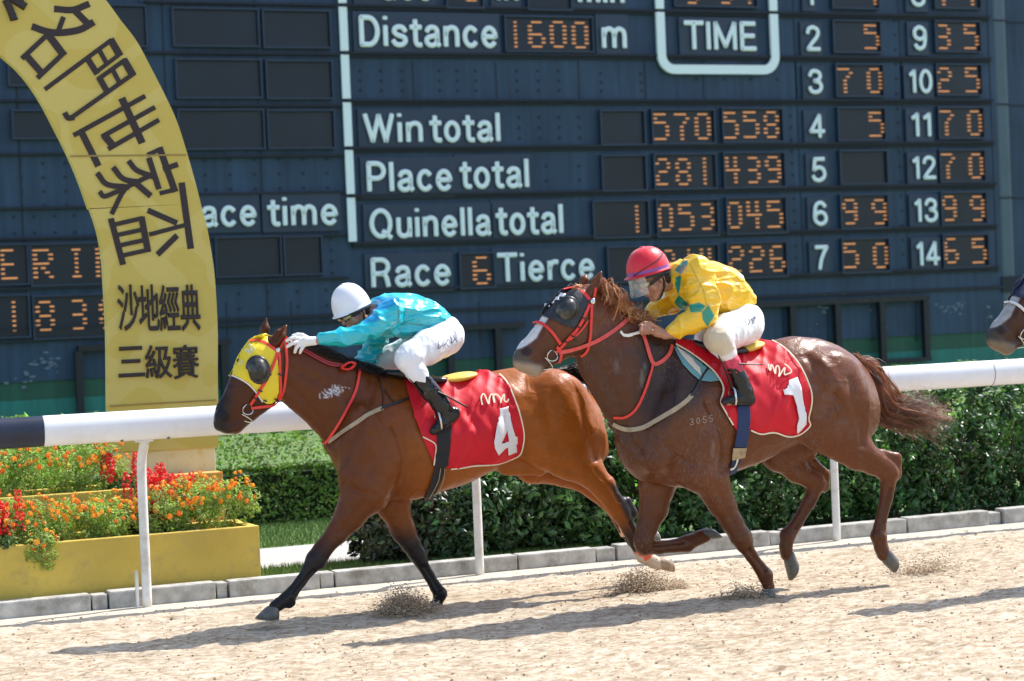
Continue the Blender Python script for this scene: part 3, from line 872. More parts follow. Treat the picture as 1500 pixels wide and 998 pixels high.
def _arc(cx, cy, rx, ry, a0, a1, n=15): return [(cx + rx * math.cos(math.radians(t)), cy + ry * math.sin(math.radians(t))) for t in np.linspace(a0, a1, n)]
def _sp(*P): return [tuple(q[:2]) for q in spline([(x, y, 0) for x, y in P], 4 * len(P))]
_six = _sp((.43, .78), (.36, .89), (.26, .92), (.13, .82), (.08, .5), (.10, .22), (.26, .08), (.42, .16), (.46, .31), (.41, .48), (.27, .55), (.13, .48), (.09, .34))
GLY = {  # centre lines of the board's rounded grotesque letters in cap heights: (advance, strokes)
 'D': (.62, [[(.08, .08), (.08, .92)], [(.08, .92), (.28, .92)] + _arc(.28, .5, .26, .42, 88, -88) + [(.28, .08), (.08, .08)]]),
 'i': (.16, [[(.08, .08), (.08, .64)], [(.08, .90), (.08, .925)]]), 'l': (.16, [[(.08, .08), (.08, .92)]]), 'I': (.16, [[(.08, .08), (.08, .92)]]),
 's': (.50, [_sp((.42, .52), (.36, .61), (.25, .645), (.13, .60), (.10, .50), (.16, .41), (.27, .36), (.39, .31), (.42, .21), (.36, .11), (.24, .075), (.13, .11), (.07, .20))]),
 't': (.32, [_sp((.15, .84), (.15, .6), (.15, .36), (.155, .18), (.20, .09), (.30, .08)), [(.02, .64), (.30, .64)]]),
 'a': (.50, [_sp((.10, .52), (.15, .61), (.26, .645), (.37, .60), (.40, .48), (.40, .30), (.40, .14), (.45, .08)), _sp((.40, .39), (.26, .36), (.12, .31), (.08, .21), (.14, .10), (.25, .075), (.36, .14), (.40, .26))]),
 'n': (.50, [[(.08, .08), (.08, .64)], _sp((.08, .42), (.13, .57), (.25, .645), (.38, .60), (.42, .46), (.42, .26), (.42, .08))]),
 'c': (.48, [_arc(.26, .36, .18, .285, 42, 318, 22)]), 'o': (.52, [_arc(.26, .36, .18, .285, 0, 360, 26)]),
 'e': (.53, [[(.10, .37), (.44, .37)], _arc(.27, .36, .18, .285, 2, 318, 24)]),
 'm': (.76, [[(.08, .08), (.08, .64)], _sp((.08, .42), (.13, .58), (.23, .645), (.34, .59), (.38, .46), (.38, .26), (.38, .08)), _sp((.38, .42), (.43, .58), (.53, .645), (.64, .59), (.68, .46), (.68, .26), (.68, .08))]),
 'W': (.84, [[(.05, .92), (.24, .08)], [(.24, .08), (.42, .90)], [(.42, .90), (.60, .08)], [(.60, .08), (.79, .92)]]),
 'P': (.58, [[(.08, .08), (.08, .92)], [(.08, .92), (.30, .92)] + _arc(.30, .685, .21, .235, 88, -88) + [(.30, .45), (.08, .45)]]),
 'R': (.60, [[(.08, .08), (.08, .92)], [(.08, .92), (.30, .92)] + _arc(.30, .695, .21, .225, 88, -88) + [(.30, .47), (.08, .47)], [(.32, .47), (.42, .42), (.46, .30), (.50, .08)]]),
 'Q': (.74, [_arc(.36, .5, .28, .42, 0, 360, 30), [(.42, .24), (.64, .04)]]),
 'u': (.50, [_sp((.08, .64), (.08, .42), (.085, .22), (.14, .11), (.24, .075), (.36, .13), (.42, .28)), [(.42, .64), (.42, .08)]]),
 'T': (.60, [[(.03, .92), (.57, .92)], [(.30, .92), (.30, .08)]]), 'r': (.34, [[(.08, .08), (.08, .64)], _sp((.08, .42), (.13, .57), (.22, .64), (.32, .635))]),
 'M': (.76, [[(.08, .08), (.08, .92)], [(.08, .92), (.38, .16)], [(.38, .16), (.68, .92)], [(.68, .92), (.68, .08)]]),
 'E': (.52, [[(.08, .08), (.08, .92)], [(.08, .92), (.48, .92)], [(.08, .51), (.45, .51)], [(.08, .08), (.49, .08)]]),
 '0': (.54, [_arc(.27, .5, .19, .42, 0, 360, 28)]), '1': (.30, [[(.21, .92), (.21, .08)], [(.21, .90), (.06, .76)]]),
 '2': (.54, [_sp((.08, .70), (.12, .85), (.26, .92), (.41, .85), (.45, .70), (.38, .52), (.20, .28), (.08, .08)), [(.08, .08), (.48, .08)]]),
 '3': (.54, [_sp((.08, .74), (.14, .88), (.26, .92), (.40, .85), (.43, .72), (.38, .58), (.23, .525)), _sp((.23, .525), (.40, .46), (.46, .30), (.40, .14), (.26, .08), (.13, .12), (.07, .26))]),
 '4': (.56, [[(.38, .08), (.38, .92)], [(.38, .92), (.06, .29)], [(.06, .29), (.52, .29)]]),
 '5': (.54, [[(.44, .92), (.14, .92)], [(.14, .92), (.10, .50)], _sp((.10, .50), (.25, .59), (.40, .53), (.46, .35), (.42, .18), (.27, .08), (.13, .12), (.07, .24))]),
 '6': (.54, [_six]), '9': (.54, [[(.54 - x, 1 - y) for x, y in _six]]), '7': (.52, [[(.06, .92), (.46, .92)], _sp((.46, .92), (.33, .66), (.24, .40), (.19, .08))]),
 '8': (.54, [_arc(.27, .715, .16, .205, 0, 360, 22), _arc(.27, .29, .19, .215, 0, 360, 24)]),
}
def letter(s, px0, pyb, px1, pyt, wt=.08):
    """raised writing from (px0, baseline) to (px1, cap top), on the board plane"""
    x0, z0 = bp(px0, pyb); x1, _ = bp(px1, pyb); _, z1 = bp(px0, pyt); cap = z1 - z0
    adv = sum(GLY[c][0] for c in s) + .075 * (len(s) - 1); kx = (x1 - x0) / (adv * cap); b = MB(); x = 0
    for c in s:
        for st in GLY[c][1]:
            P = np.array([(x0 + (x + u) * cap * kx, YBD - .095, z0 + v * cap) for u, v in st])
            if np.hypot(*(P[0] - P[-1])[[0, 2]]) > .02 * cap or len(P) < 10:
                d0 = P[0] - P[1]; d0 /= np.linalg.norm(d0) + 1e-9; d1 = P[-1] - P[-2]; d1 /= np.linalg.norm(d1) + 1e-9; e = wt * cap
                P = np.vstack([P[0] + d0 * e * .55, P[0] + d0 * e * .4, P, P[-1] + d1 * e * .4, P[-1] + d1 * e * .55]); n = len(P)
                r = np.full(n, e); r[[0, -1]] = e * .72
            else: r = np.full(len(P), wt * cap)
            b.tube(P, r, 10, 0, True, up=(0, 1, 0), ry=r * .45)
        x += GLY[c][0] + .075
    b.build('lettering', M_white, board)
    MB().box2((x0 - .09, YBD - .055, z0 - .1), (x1 + .06, YBD - .004, z1 + .07), 0, .01).build('letter_plate', M_plate, board)
for s, a in (('Distance', (524, 70, 727, 23)), ('m', (878, 73, 916, 27)), ('TIME', (1000, 75, 1104, 31)), ('Win', (531, 211, 618, 166)), ('total', (628, 210, 731, 165)),
             ('Place', (535, 283, 661, 237)), ('total', (672, 278, 773, 233)), ('Quinella', (539, 351, 717, 306)), ('total', (725, 346, 823, 300)), ('Race', (541, 423, 659, 378)),
             ('Tierce', (727, 415, 869, 371)), ('Race', (258, 335, 375, 291)), ('time', (391, 333, 494, 289)),
             ('Race', (524, 1, 632, -46)), ('in', (724, 3, 757, -44)), ('min', (843, 6, 912, -41)),
             ('1', (1179, 10, 1189, -28)), ('2', (1177, 76, 1199, 38)), ('3', (1180, 139, 1203, 102)), ('4', (1182, 204, 1205, 167)), ('5', (1185, 268, 1208, 231)), ('6', (1187, 332, 1210, 295)), ('7', (1190, 397, 1211, 360)),
             ('8', (1330, 11, 1353, -27)), ('9', (1333, 75, 1355, 38)), ('10', (1328, 138, 1363, 102)), ('11', (1331, 202, 1362, 165)), ('12', (1333, 264, 1368, 229)), ('13', (1336, 327, 1371, 291)), ('14', (1339, 391, 1373, 354))):
    letter(s, *a)
# displays with dot numerals
DOTS = {'0': '01110 10001 10001 10001 10001 10001 01110', '1': '00100 00100 00100 00100 00100 00100 00100', '2': '01110 10001 00001 01110 10000 10000 11110',
        '3': '01110 00001 00001 01110 00001 00001 01110', '4': '10010 10010 10010 11111 00010 00010 00010', '5': '11110 10000 11110 00001 00001 00001 11110',
        '6': '01110 10000 10000 11110 10001 10001 01110', '7': '11110 00001 00010 00100 00100 00100 00100', '8': '01110 10001 10001 01110 10001 10001 01110',
        '9': '01110 10001 10001 01111 00001 00001 01110', 'E': '11110 10000 10000 11110 10000 10000 11111', 'R': '11110 10001 10001 11110 10100 10010 10001',
        'I': '01110 00100 00100 00100 00100 00100 01110', 'N': '10001 11001 11001 10101 10011 10011 10001', 'S': '01111 10000 10000 01110 00001 00001 11110',
        'M': '10001 11011 10101 10101 10001 10001 10001'}
def display(rect, digits):
    """rect px (x0,y0,x1,y1); digits: list of (char, x0, y0, x1, y1) px"""
    x0, z1 = bp(rect[0], rect[1]); x1, z0 = bp(rect[2], rect[3])
    f = MB()
    f.box2((x0, YBD - .03, z0), (x1, YBD - .002, z1), 0, .006)
    d = f.build('display', M_disp, board)
    g = MB(); w = .03
    g.box2((x0 - w, YBD - .10, z1), (x1 + w, YBD - .001, z1 + w)); g.box2((x0 - w, YBD - .10, z0 - w), (x1 + w, YBD - .001, z0))
    g.box2((x0 - w, YBD - .095, z0 + .001), (x0, YBD - .001, z1 - .001)); g.box2((x1, YBD - .095, z0 + .001), (x1 + w, YBD - .001, z1 - .001))
    g.build('display_rim', M_plate, d)
    if digits:
        e = MB()
        for ch, a0, b0, a1, b1 in digits:
            xa, zb_ = bp(a0, b0); xb, za = bp(a1, b1)
            rows = DOTS[ch].split(); cw = (xb - xa) / 5; chh = (zb_ - za) / 7
            for r_, row in enumerate(rows):
                k = 0
                while k < 5:
                    if row[k] == '1':
                        k2 = k
                        while k2 < 4 and row[k2 + 1] == '1': k2 += 1
                        for q in range(k, k2 + 1):
                            cx = xa + cw * (q + .5); cz = zb_ - chh * (r_ + .5); hw = cw * (.56 if k2 > k else .62); hh = chh * .17
                            e.box((cx, YBD - .036, cz), (min(hw * 2, cw * 1.2), .012, hh * 2), 0, None, .008)
                        k = k2
                    k += 1
        e.build('numerals', M_led, d)
R_ = []
display((738, 26, 866, 76), [('1', 744, 30, 764, 72), ('6', 772, 30, 798, 72), ('0', 804, 30, 829, 72), ('0', 836, 31, 861, 73)])
display((652, -34, 705, 12), [('3', 676, -28, 702, 4)])
display((771, -34, 834, 15), [])
display((985, -34, 1106, 11), [('3', 1001, -34, 1023, 8), ('3', 1050, -34, 1072, 8), ('1', 1086, -34, 1106, 8)])
display((878, 164, 942, 211), []); display((953, 163, 1044, 209), [('5', 956, 165, 979, 207), ('7', 986, 165, 1009, 207), ('0', 1016, 165, 1040, 206)]); display((1056, 161, 1144, 207), [('5', 1058, 163, 1081, 205), ('5', 1087, 162, 1111, 204), ('8', 1117, 162, 1140, 204)])
display((880, 230, 944, 278), []); display((956, 228, 1046, 275), [('2', 959, 231, 981, 273), ('8', 988, 231, 1011, 273), ('1', 1021, 230, 1041, 272)]); display((1058, 226, 1147, 273), [('4', 1061, 229, 1083, 270), ('3', 1090, 229, 1113, 270), ('9', 1119, 228, 1143, 269)])
display((867, 297, 948, 346), [('1', 922, 300, 942, 342)]); display((960, 295, 1049, 344), [('0', 962, 298, 985, 340), ('5', 992, 298, 1016, 339), ('3', 1022, 297, 1045, 338)]); display((1062, 292, 1149, 340), [('0', 1063, 295, 1086, 336), ('4', 1092, 294, 1115, 336), ('5', 1122, 293, 1146, 335)])
display((672, 373, 722, 420), [('6', 691, 375, 718, 418)])
display((888, 364, 950, 411), []); display((961, 362, 1050, 408), [('2', 969, 365, 988, 406), ('1', 1000, 364, 1016, 405), ('4', 1024, 363, 1045, 404)]); display((1063, 358, 1150, 404), [('2', 1066, 360, 1089, 400), ('2', 1096, 360, 1119, 400), ('6', 1126, 359, 1149, 399)])
display((1216, -30, 1284, 13), [('1', 1270, -26, 1290, 9)])
for (x0, y0, dg) in ((1218, 32, ' 5'), (1222, 96, '70'), (1225, 160, ' 5'), (1228, 223, ''), (1229, 288, '99'), (1231, 352, '50')):
    ds = []
    for ch, o in zip(dg, (3, 46)):
        if ch != ' ': ds.append((ch, x0 + o, y0 + 3, x0 + o + 23, y0 + 42))
    display((x0, y0, x0 + 69, y0 + 45), ds)
display((1366, -30, 1433, 13), [('7', 1370, -28, 1391, 10), ('7', 1412, -28, 1433, 10)])
for (x0, y0, dg) in ((1367, 33, '35'), (1369, 96, '25'), (1372, 159, '70'), (1374, 222, '70'), (1376, 284, '99'), (1379, 346, '65')):
    ds = []
    for ch, o in zip(dg, (2, 43)):
        ds.append((ch, x0 + o, y0 + 2, x0 + o + 22, y0 + 41))
    display((x0, y0, x0 + 66, y0 + 43), ds)
for r in ((252, 14, 377, 68), (384, 17, 482, 70), (257, 89, 381, 143), (389, 91, 485, 144), (260, 163, 385, 217), (391, 164, 488, 216), (315, 350, 410, 402), (415, 349, 470, 400),
          (-60, 165, -8, 205), (18, 164, 90, 202), (12, 88, 60, 125), (160, 10, 213, 68), (320, 350, 312, 402)):
    if r[2] > r[0]: display(r, [])
display((-62, 362, 40, 415), [('S', -46, 364, -20, 411), ('E', 0, 364, 25, 411)])
display((44, 360, 160, 414), [('R', 47, 364, 78, 409), ('I', 100, 363, 123, 408), ('N', 139, 362, 166, 407)])
display((-62, 437, 42, 492), [('5', -46, 440, -20, 488), ('1', 8, 440, 32, 487)])
display((48, 436, 160, 491), [('8', 51, 440, 80, 486), ('3', 100, 438, 127, 484), ('8', 144, 437, 172, 483)])
# black steel frames in front of the green wall
def frame(px0, px1, pz0, pz1, bars):
    b = MB(); x0 = bp(px0, pz0)[0]; x1 = bp(px1, pz0)[0]; z1 = bp(px1, pz0)[1]; z0 = bp(px1, pz1)[1]
    for p in bars: x = bp(p, pz0)[0]; b.box2((x - .06, YBD - .16, z0), (x + .06, YBD - .05, z1))
    b.box2((x0, YBD - .17, z1), (x1 + .06, YBD - .04, z1 + .1)); b.box2((x0, YBD - .165, z0 - .08), (x1 + .06, YBD - .045, z0))
    b.build('steel_frame', M_frame, board)
frame(1040, 1351, 440, 523, (1055, 1155, 1221, 1286, 1350)); frame(112, 330, 505, 601, (112, 325)); frame(560, 760, 480, 570, (655, 725))
b = MB(); zc_ = bp(1100, 436)[1]; b.box2((XL, YBD - .05, zc_ - .03), (XR, YBD + .01, zc_ + .03)); b.build('lower_ledge', M_lip, board)
# scuffs of bare pale primer on the lower panel
M_scuff = mat('worn pale patches', (.13, .18, .22), .8)
b = MB()
def blot(px, py, w, h, n):
    for i in range(n):
        x, z = bp(px + RNG.normal(0, w), py + RNG.normal(0, h)); k = 7; r = RNG.uniform(.01, .042)
        P = [(x + 1.6 * r * math.cos(a) * RNG.uniform(.5, 1.2), z + r * .7 * math.sin(a) * RNG.uniform(.5, 1.2)) for a in np.linspace(0, 2 * PI, k, endpoint=False)]
        b.add([(p[0], YBD - .003 - .0004 * (len(b.F) % 60), p[1]) for p in P], [list(range(k))[::-1]])
blot(1394, 450, 11, 4, 22); blot(1200, 456, 6, 4, 7); blot(1445, 465, 8, 6, 7); blot(70, 535, 13, 6, 18); blot(40, 555, 16, 5, 8)
b.build('scuff', M_scuff, board)

# ================================================================== GOLDEN ARCH
YAR = 15.75
def golden():
    mt = mat('golden banner cloth', (.50, .375, .055), .55, spec=.3)
    nt = mt.node_tree; L = nt.links.new; b_ = nt.nodes['Principled BSDF']
    tc = nt.nodes.new('ShaderNodeTexCoord'); mp = nt.nodes.new('ShaderNodeMapping'); L(tc.outputs['Object'], mp.inputs[0]); mp.inputs['Scale'].default_value = (1, .02, 1)
    nz = nt.nodes.new('ShaderNodeTexNoise'); nz.inputs['Scale'].default_value = 2.2; nz.inputs['Detail'].default_value = 0; L(mp.outputs[0], nz.inputs['Vector'])
    wv = nt.nodes.new('ShaderNodeMath'); wv.operation = 'MULTIPLY'; wv.inputs[1].default_value = 16; L(nz.outputs[0], wv.inputs[0])
    sn = nt.nodes.new('ShaderNodeMath'); sn.operation = 'SINE'; L(wv.outputs[0], sn.inputs[0])
    rp = nt.nodes.new('ShaderNodeMapRange'); rp.inputs[1].default_value = .25; rp.inputs[2].default_value = .4; L(sn.outputs[0], rp.inputs[0])
    mx = nt.nodes.new('ShaderNodeMix'); mx.data_type = 'RGBA'; mx.inputs[6].default_value = (.54, .42, .09, 1); mx.inputs[7].default_value = (.57, .46, .125, 1)
    L(rp.outputs[0], mx.inputs[0]); L(mx.outputs[2], b_.inputs['Base Color'])
    n2 = nt.nodes.new('ShaderNodeTexNoise'); n2.inputs['Scale'].default_value = 3.5; L(tc.outputs['Object'], n2.inputs['Vector'])
    bu = nt.nodes.new('ShaderNodeBump'); bu.inputs['Distance'].default_value = .02; L(n2.outputs[0], bu.inputs['Height']); L(bu.outputs[0], b_.inputs['Normal'])
    return mt
M_gold = golden()
M_ink = mat('brown black print', (.022, .012, .012), .6)
ap = lambda px, py: np.array(onY(px, py, YAR))[[0, 2]]
outer = [(320, 655), (320, 597), (319, 550), (319, 484), (315, 410), (310, 370), (302, 327), (297, 310), (287, 270), (274, 224), (260, 180), (244, 144), (220, 97), (200, 60), (177, 30), (155, 0)]
inner = [(159, 663), (158, 600), (157, 490), (153, 413), (150, 373), (143, 337), (133, 307), (130, 304), (117, 267), (100, 227), (80, 187), (57, 144), (30, 107), (0, 80)]
Oz = [ap(*p) for p in outer]; Iz = [ap(*p) for p in inner]
xc = ap(-240, 0)[0]
def finish(L_, apex):
    p = L_[-1]; n = 7; out = []
    t0 = np.array(L_[-1]) - np.array(L_[-2]); t0 /= np.linalg.norm(t0)
    e = np.array([xc, apex]); L1 = (p[0] - xc) * .55
    for t in np.linspace(0, 1, n + 1)[1:]:
        c1 = p + t0 * L1; c2 = e + np.array([L1, 0]); out.append((1 - t) ** 3 * p + 3 * (1 - t) ** 2 * t * c1 + 3 * (1 - t) * t * t * c2 + t ** 3 * e)
    return list(L_) + out
Oz = spline(finish(Oz, ap(0, 0)[1] + .62), 70); Iz = spline(finish(Iz, ap(0, 80)[1] + .35), 70)
Oz = np.vstack([Oz, np.c_[2 * xc - Oz[:-1, 0], Oz[:-1, 1]][::-1]]); Iz = np.vstack([Iz, np.c_[2 * xc - Iz[:-1, 0], Iz[:-1, 1]][::-1]])
arch = thing('banner_arch', (float(Oz[0, 0]) - .4, YAR, .04), 'golden arched race banner with dark Chinese characters', 'banner arch')
n = len(Oz); TH = .09
V = np.concatenate([np.c_[Oz[:, 0], np.full(n, YAR), Oz[:, 1]], np.c_[Iz[:, 0], np.full(n, YAR), Iz[:, 1]], np.c_[Oz[:, 0], np.full(n, YAR + TH), Oz[:, 1]], np.c_[Iz[:, 0], np.full(n, YAR + TH), Iz[:, 1]]])
Fc = []
for i in range(n - 1):
    Fc += [(i, n + i, n + i + 1, i + 1), (2 * n + i, 2 * n + i + 1, 3 * n + i + 1, 3 * n + i), (i, i + 1, 2 * n + i + 1, 2 * n + i), (n + i, 3 * n + i, 3 * n + i + 1, n + i + 1)]
Fc += [(0, 2 * n, 3 * n, n), (n - 1, 2 * n - 1, 4 * n - 1, 3 * n - 1)]
meshobj('banner', V, Fc, M_gold, arch)
xl, xrr = ap(176, 690)[0], ap(318, 690)[0]
MB().box2((xl, YAR + .02, .0), (xrr, YAR + .5, ap(318, 646)[1] - .003), 0, .01).build('base', M_cream, arch)
MB().box2((2 * xc - xrr, YAR + .02, 0), (2 * xc - xl, YAR + .5, ap(318, 646)[1] - .003), 0, .01).build('base', M_cream, arch)
# seam folds across the cloth
b = MB()
for (x0, y0, x1, y1) in ((101, 228, 276, 228), (159, 593, 320, 588)):
    p, q = ap(x0, y0), ap(x1, y1); b.box2((p[0] + .01, YAR - .006, (p[1] + q[1]) / 2 - .006), (q[0] - .02, YAR + .002, (p[1] + q[1]) / 2 + .006))
b.build('cloth_seam', mat('dark gold seam', (.30, .21, .05), .7), arch)  # darker gold seam lines
def cjk(s, cpx, cpy, hpx, wpx, ang, bold=.022):
    """one printed sign centred at a pixel, hpx tall and wpx wide, turned clockwise by ang degrees in the banner's own plane"""
    V, Fc = text_mesh(s, bold, .003, 1.0, False)
    c = (V.min(0) + V.max(0)) / 2; e = V.max(0) - V.min(0)
    k = mpp(onY(cpx, cpy, YAR))
    u = (V[:, 0] - c[0]) / e[0] * wpx * k / .93; w_ = (V[:, 1] - c[1]) / e[1] * hpx * k
    a = math.radians(-ang); q = ap(cpx, cpy)
    X = q[0] + u * math.cos(a) - w_ * math.sin(a); Z = q[1] + u * math.sin(a) + w_ * math.cos(a)
    meshobj('printed_sign', np.c_[X, YAR - .004 - V[:, 2], Z], Fc, M_ink, arch)
def strokes_on_arch(strokes, k, ox=0, oy=0):
    b = MB()
    for i, (w, P) in enumerate(strokes):
        P = np.array([ap(ox + x * k, oy + y * k) for x, y in P]); hw = w * mpp(onY(150, 150, YAR)) / 2
        if len(P) > 2: P = spline([(x, 0, z) for x, z in P], 5 * len(P))[:, [0, 2]]
        T = np.gradient(P, axis=0); T /= np.linalg.norm(T, axis=1)[:, None]; N = np.c_[-T[:, 1], T[:, 0]]
        P[0] -= T[0] * hw * .6; P[-1] += T[-1] * hw * .6
        y = YAR - .004 - .0006 * i
        V = np.concatenate([np.c_[(P + N * hw)[:, 0], np.full(len(P), y), (P + N * hw)[:, 1]], np.c_[(P - N * hw)[:, 0], np.full(len(P), y), (P - N * hw)[:, 1]]]); n = len(P)
        V = np.concatenate([V, V + [0, .004, 0]]); Fc = []
        for j in range(n - 1): Fc += [(j, j + 1, n + j + 1, n + j), (j, 2 * n + j, 2 * n + j + 1, j + 1), (n + j, n + j + 1, 3 * n + j + 1, 3 * n + j)]
        Fc += [(0, n, 3 * n, 2 * n), (n - 1, 3 * n - 1, 4 * n - 1, 2 * n - 1)]
        b.add(V, Fc)
    b.build('printed_sign', M_ink, arch)
strokes_on_arch([(9.5, [(455, 75), (590, 82), (712, 38)]), (10, [(615, 95), (712, 192)]), (10, [(748, 188), (640, 245), (480, 268), (370, 255), (275, 222)]), (7, [(512, 150), (478, 240)]),
                 (7, [(378, 290), (185, 470)]), (11, [(392, 285), (510, 440)]), (7, [(520, 430), (312, 628)]), (10, [(228, 470), (335, 592)])], .1803)
strokes_on_arch([(6.5, [(900, 330), (372, 722)]), (11, [(905, 335), (968, 442)]), (6, [(978, 438), (775, 592)]), (9, [(720, 492), (782, 590)]), (7, [(815, 425), (868, 520)]),
                 (6.5, [(1010, 492), (800, 642)]), (9, [(812, 645), (868, 742)]), (11, [(1012, 500), (1072, 602)]), (6.5, [(1085, 600), (590, 950)]), (8, [(590, 958), (552, 960), (530, 928)]), (7, [(912, 565), (965, 665)])], .1803)
strokes_on_arch([(11, [(538, 440), (620, 620)]), (7, [(632, 425), (328, 592)]), (10, [(362, 590), (428, 722)]), (7, [(675, 474), (452, 598)]), (7, [(692, 530), (480, 652)]), (11, [(462, 600), (495, 640)])], .3338)
strokes_on_arch([(10, [(702, 655), (766, 835)]), (6.5, [(705, 655), (652, 678)]), (6.5, [(772, 832), (706, 848)]), (8, [(774, 724), (722, 742)]), (8.5, [(655, 700), (695, 824)]), (7, [(676, 765), (600, 800), (545, 835), (492, 935)]),
                 (8, [(568, 712), (600, 748), (668, 775)]), (8, [(500, 740), (540, 785), (606, 800)]), (8, [(430, 765), (470, 810), (560, 822)]), (9, [(590, 800), (655, 856)]), (7, [(550, 824), (462, 862), (440, 846)])], .3338)
strokes_on_arch([(10, [(798, -88 + 0), (836, 185)]), (8.5, [(655, 28), (770, 78)]), (6.5, [(660, 130), (810, 90)]), (8.5, [(772, 140), (696, 214)]), (9, [(488, 68), (538, 256)]), (6.5, [(500, 88), (622, 60)]), (9.5, [(622, 62), (648, 200)]), (6.5, [(525, 226), (652, 198)]),
                 (6.5, [(512, 134), (632, 108)]), (6.5, [(520, 180), (640, 154)])], .3338, 0, 300)
for ch, x0, x1 in (('\u6c99', 173, 203), ('\u5730', 204, 232), ('\u7d93', 234, 262), ('\u5178', 265, 292)): cjk(ch, (x0 + x1) / 2, 451, 68, x1 - x0, 0, .012)
cjk('\u4e09', 192, 530, 45, 36, 0, .012); cjk('\u7d1a', 232, 530, 50, 37, 0, .012); cjk('\u8cfd', 272, 530, 50, 37, 0, .012)
cjk('\u5178', 14, -26, 100, 70, 32)

# ================================================================== HORSES
def coat(name, rough=.42, spec=.5, bump=.0016, fleck=.2):
    mt = mat(name, (.1, .05, .03), rough, attr=True, spec=spec, var=.10, vscale=22)
    nt = mt.node_tree; L = nt.links.new; b = nt.nodes['Principled BSDF']
    tc = nt.nodes.new('ShaderNodeTexCoord'); mp = nt.nodes.new('ShaderNodeMapping'); mp.inputs['Scale'].default_value = (55, 90, 190)
    L(tc.outputs['Object'], mp.inputs[0])
    n = nt.nodes.new('ShaderNodeTexNoise'); n.inputs['Scale'].default_value = 1; n.inputs['Detail'].default_value = 3; L(mp.outputs[0], n.inputs['Vector'])
    n2 = nt.nodes.new('ShaderNodeTexNoise'); n2.inputs['Scale'].default_value = 9; n2.inputs['Detail'].default_value = 3; n2.inputs['Distortion'].default_value = .6; L(tc.outputs['Object'], n2.inputs['Vector'])
    ma = nt.nodes.new('ShaderNodeMath'); ma.operation = 'MULTIPLY_ADD'; ma.inputs[1].default_value = 5.0; L(n2.outputs[0], ma.inputs[0]); L(n.outputs[0], ma.inputs[2])
    src = b.inputs['Base Color'].links[0].from_socket
    m3 = nt.nodes.new('ShaderNodeMapping'); m3.inputs['Scale'].default_value = (120, 120, 34); m3.inputs['Rotation'].default_value = (0, .5, 0); L(tc.outputs['Object'], m3.inputs[0])
    n3 = nt.nodes.new('ShaderNodeTexNoise'); n3.inputs['Scale'].default_value = 1; n3.inputs['Detail'].default_value = 2; L(m3.outputs[0], n3.inputs['Vector'])
    n4 = nt.nodes.new('ShaderNodeTexNoise'); n4.inputs['Scale'].default_value = 3.2; n4.inputs['Detail'].default_value = 3; L(tc.outputs['Object'], n4.inputs['Vector'])
    r3 = nt.nodes.new('ShaderNodeMapRange'); r3.inputs[1].default_value = .5; r3.inputs[2].default_value = .72; L(n3.outputs[0], r3.inputs[0])
    r4 = nt.nodes.new('ShaderNodeMapRange'); r4.inputs[1].default_value = .38; r4.inputs[2].default_value = .66; r4.inputs[4].default_value = fleck; L(n4.outputs[0], r4.inputs[0])
    mu_ = nt.nodes.new('ShaderNodeMath'); mu_.operation = 'MULTIPLY'; L(r3.outputs[0], mu_.inputs[0]); L(r4.outputs[0], mu_.inputs[1])
    mx_ = nt.nodes.new('ShaderNodeMix'); mx_.data_type = 'RGBA'; L(mu_.outputs[0], mx_.inputs[0]); L(src, mx_.inputs[6]); mx_.inputs[7].default_value = (.19, .145, .12, 1); L(mx_.outputs[2], b.inputs['Base Color'])
    bu = nt.nodes.new('ShaderNodeBump'); bu.inputs['Distance'].default_value = bump; L(ma.outputs[0], bu.inputs['Height']); L(bu.outputs[0], b.inputs['Normal'])
    return mt
M_bay = coat('bay coat', .36, .26, fleck=.10); M_chest = coat('chestnut coat', .32, .28, fleck=.55)
M_hoof = mat('grey horn hoof', (.10, .095, .085), .5, var=.3, vscale=30, bump=.001, bscale=90)
M_palehoof = mat('pale horn hoof', (.36, .26, .17), .5, var=.25, vscale=30)
M_shoe = mat('steel horseshoe', (.5, .5, .5), .35, 1.0)
M_redst = mat('red bridle webbing', (.72, .035, .025), .42, var=.1, vscale=60)
M_pinkst = mat('faded red webbing', (.66, .075, .06), .5, var=.15, vscale=40)
M_beige = mat('sandy breast strap', (.36, .28, .18), .65, var=.15, vscale=30)
M_blackl = mat('black leather', (.012, .011, .011), .38, spec=.5, var=.2, vscale=20)
M_steel = mat('bright steel', (.62, .62, .6), .22, 1.0)
M_yelh = mat('yellow hood cloth', (.78, .58, .015), .55, bump=.002, bscale=30)
M_blkh = mat('black hood cloth', (.016, .016, .018), .42, bump=.002, bscale=30)
M_navyh = mat('navy hood cloth', (.012, .018, .05), .6)
M_cup = mat('scuffed black cup', (.014, .014, .014), .3, dirt=(.11, .10, .08), dscale=16, spec=.5)
M_redcl = mat('red saddle cloth', (.60, .008, .020), .5, var=.08, vscale=7, spec=.3, bump=.0015, bscale=160)
M_wht = mat('white cloth print', (.78, .76, .78), .6)
M_creamp = mat('cream piping', (.78, .68, .5), .6)
M_yelpad = mat('yellow saddle pad', (.80, .60, .10), .5)
M_blkweb = mat('black girth webbing', (.012, .012, .014), .75, bump=.002, bscale=120)
M_bluweb = mat('blue girth webbing', (.012, .03, .10), .7, bump=.002, bscale=120)
M_buckle = mat('worn tan buckle tab', (.40, .30, .17), .55, dirt=(.15, .1, .06), dscale=30)
M_turq = mat('turquoise numnah', (.12, .30, .34), .7)

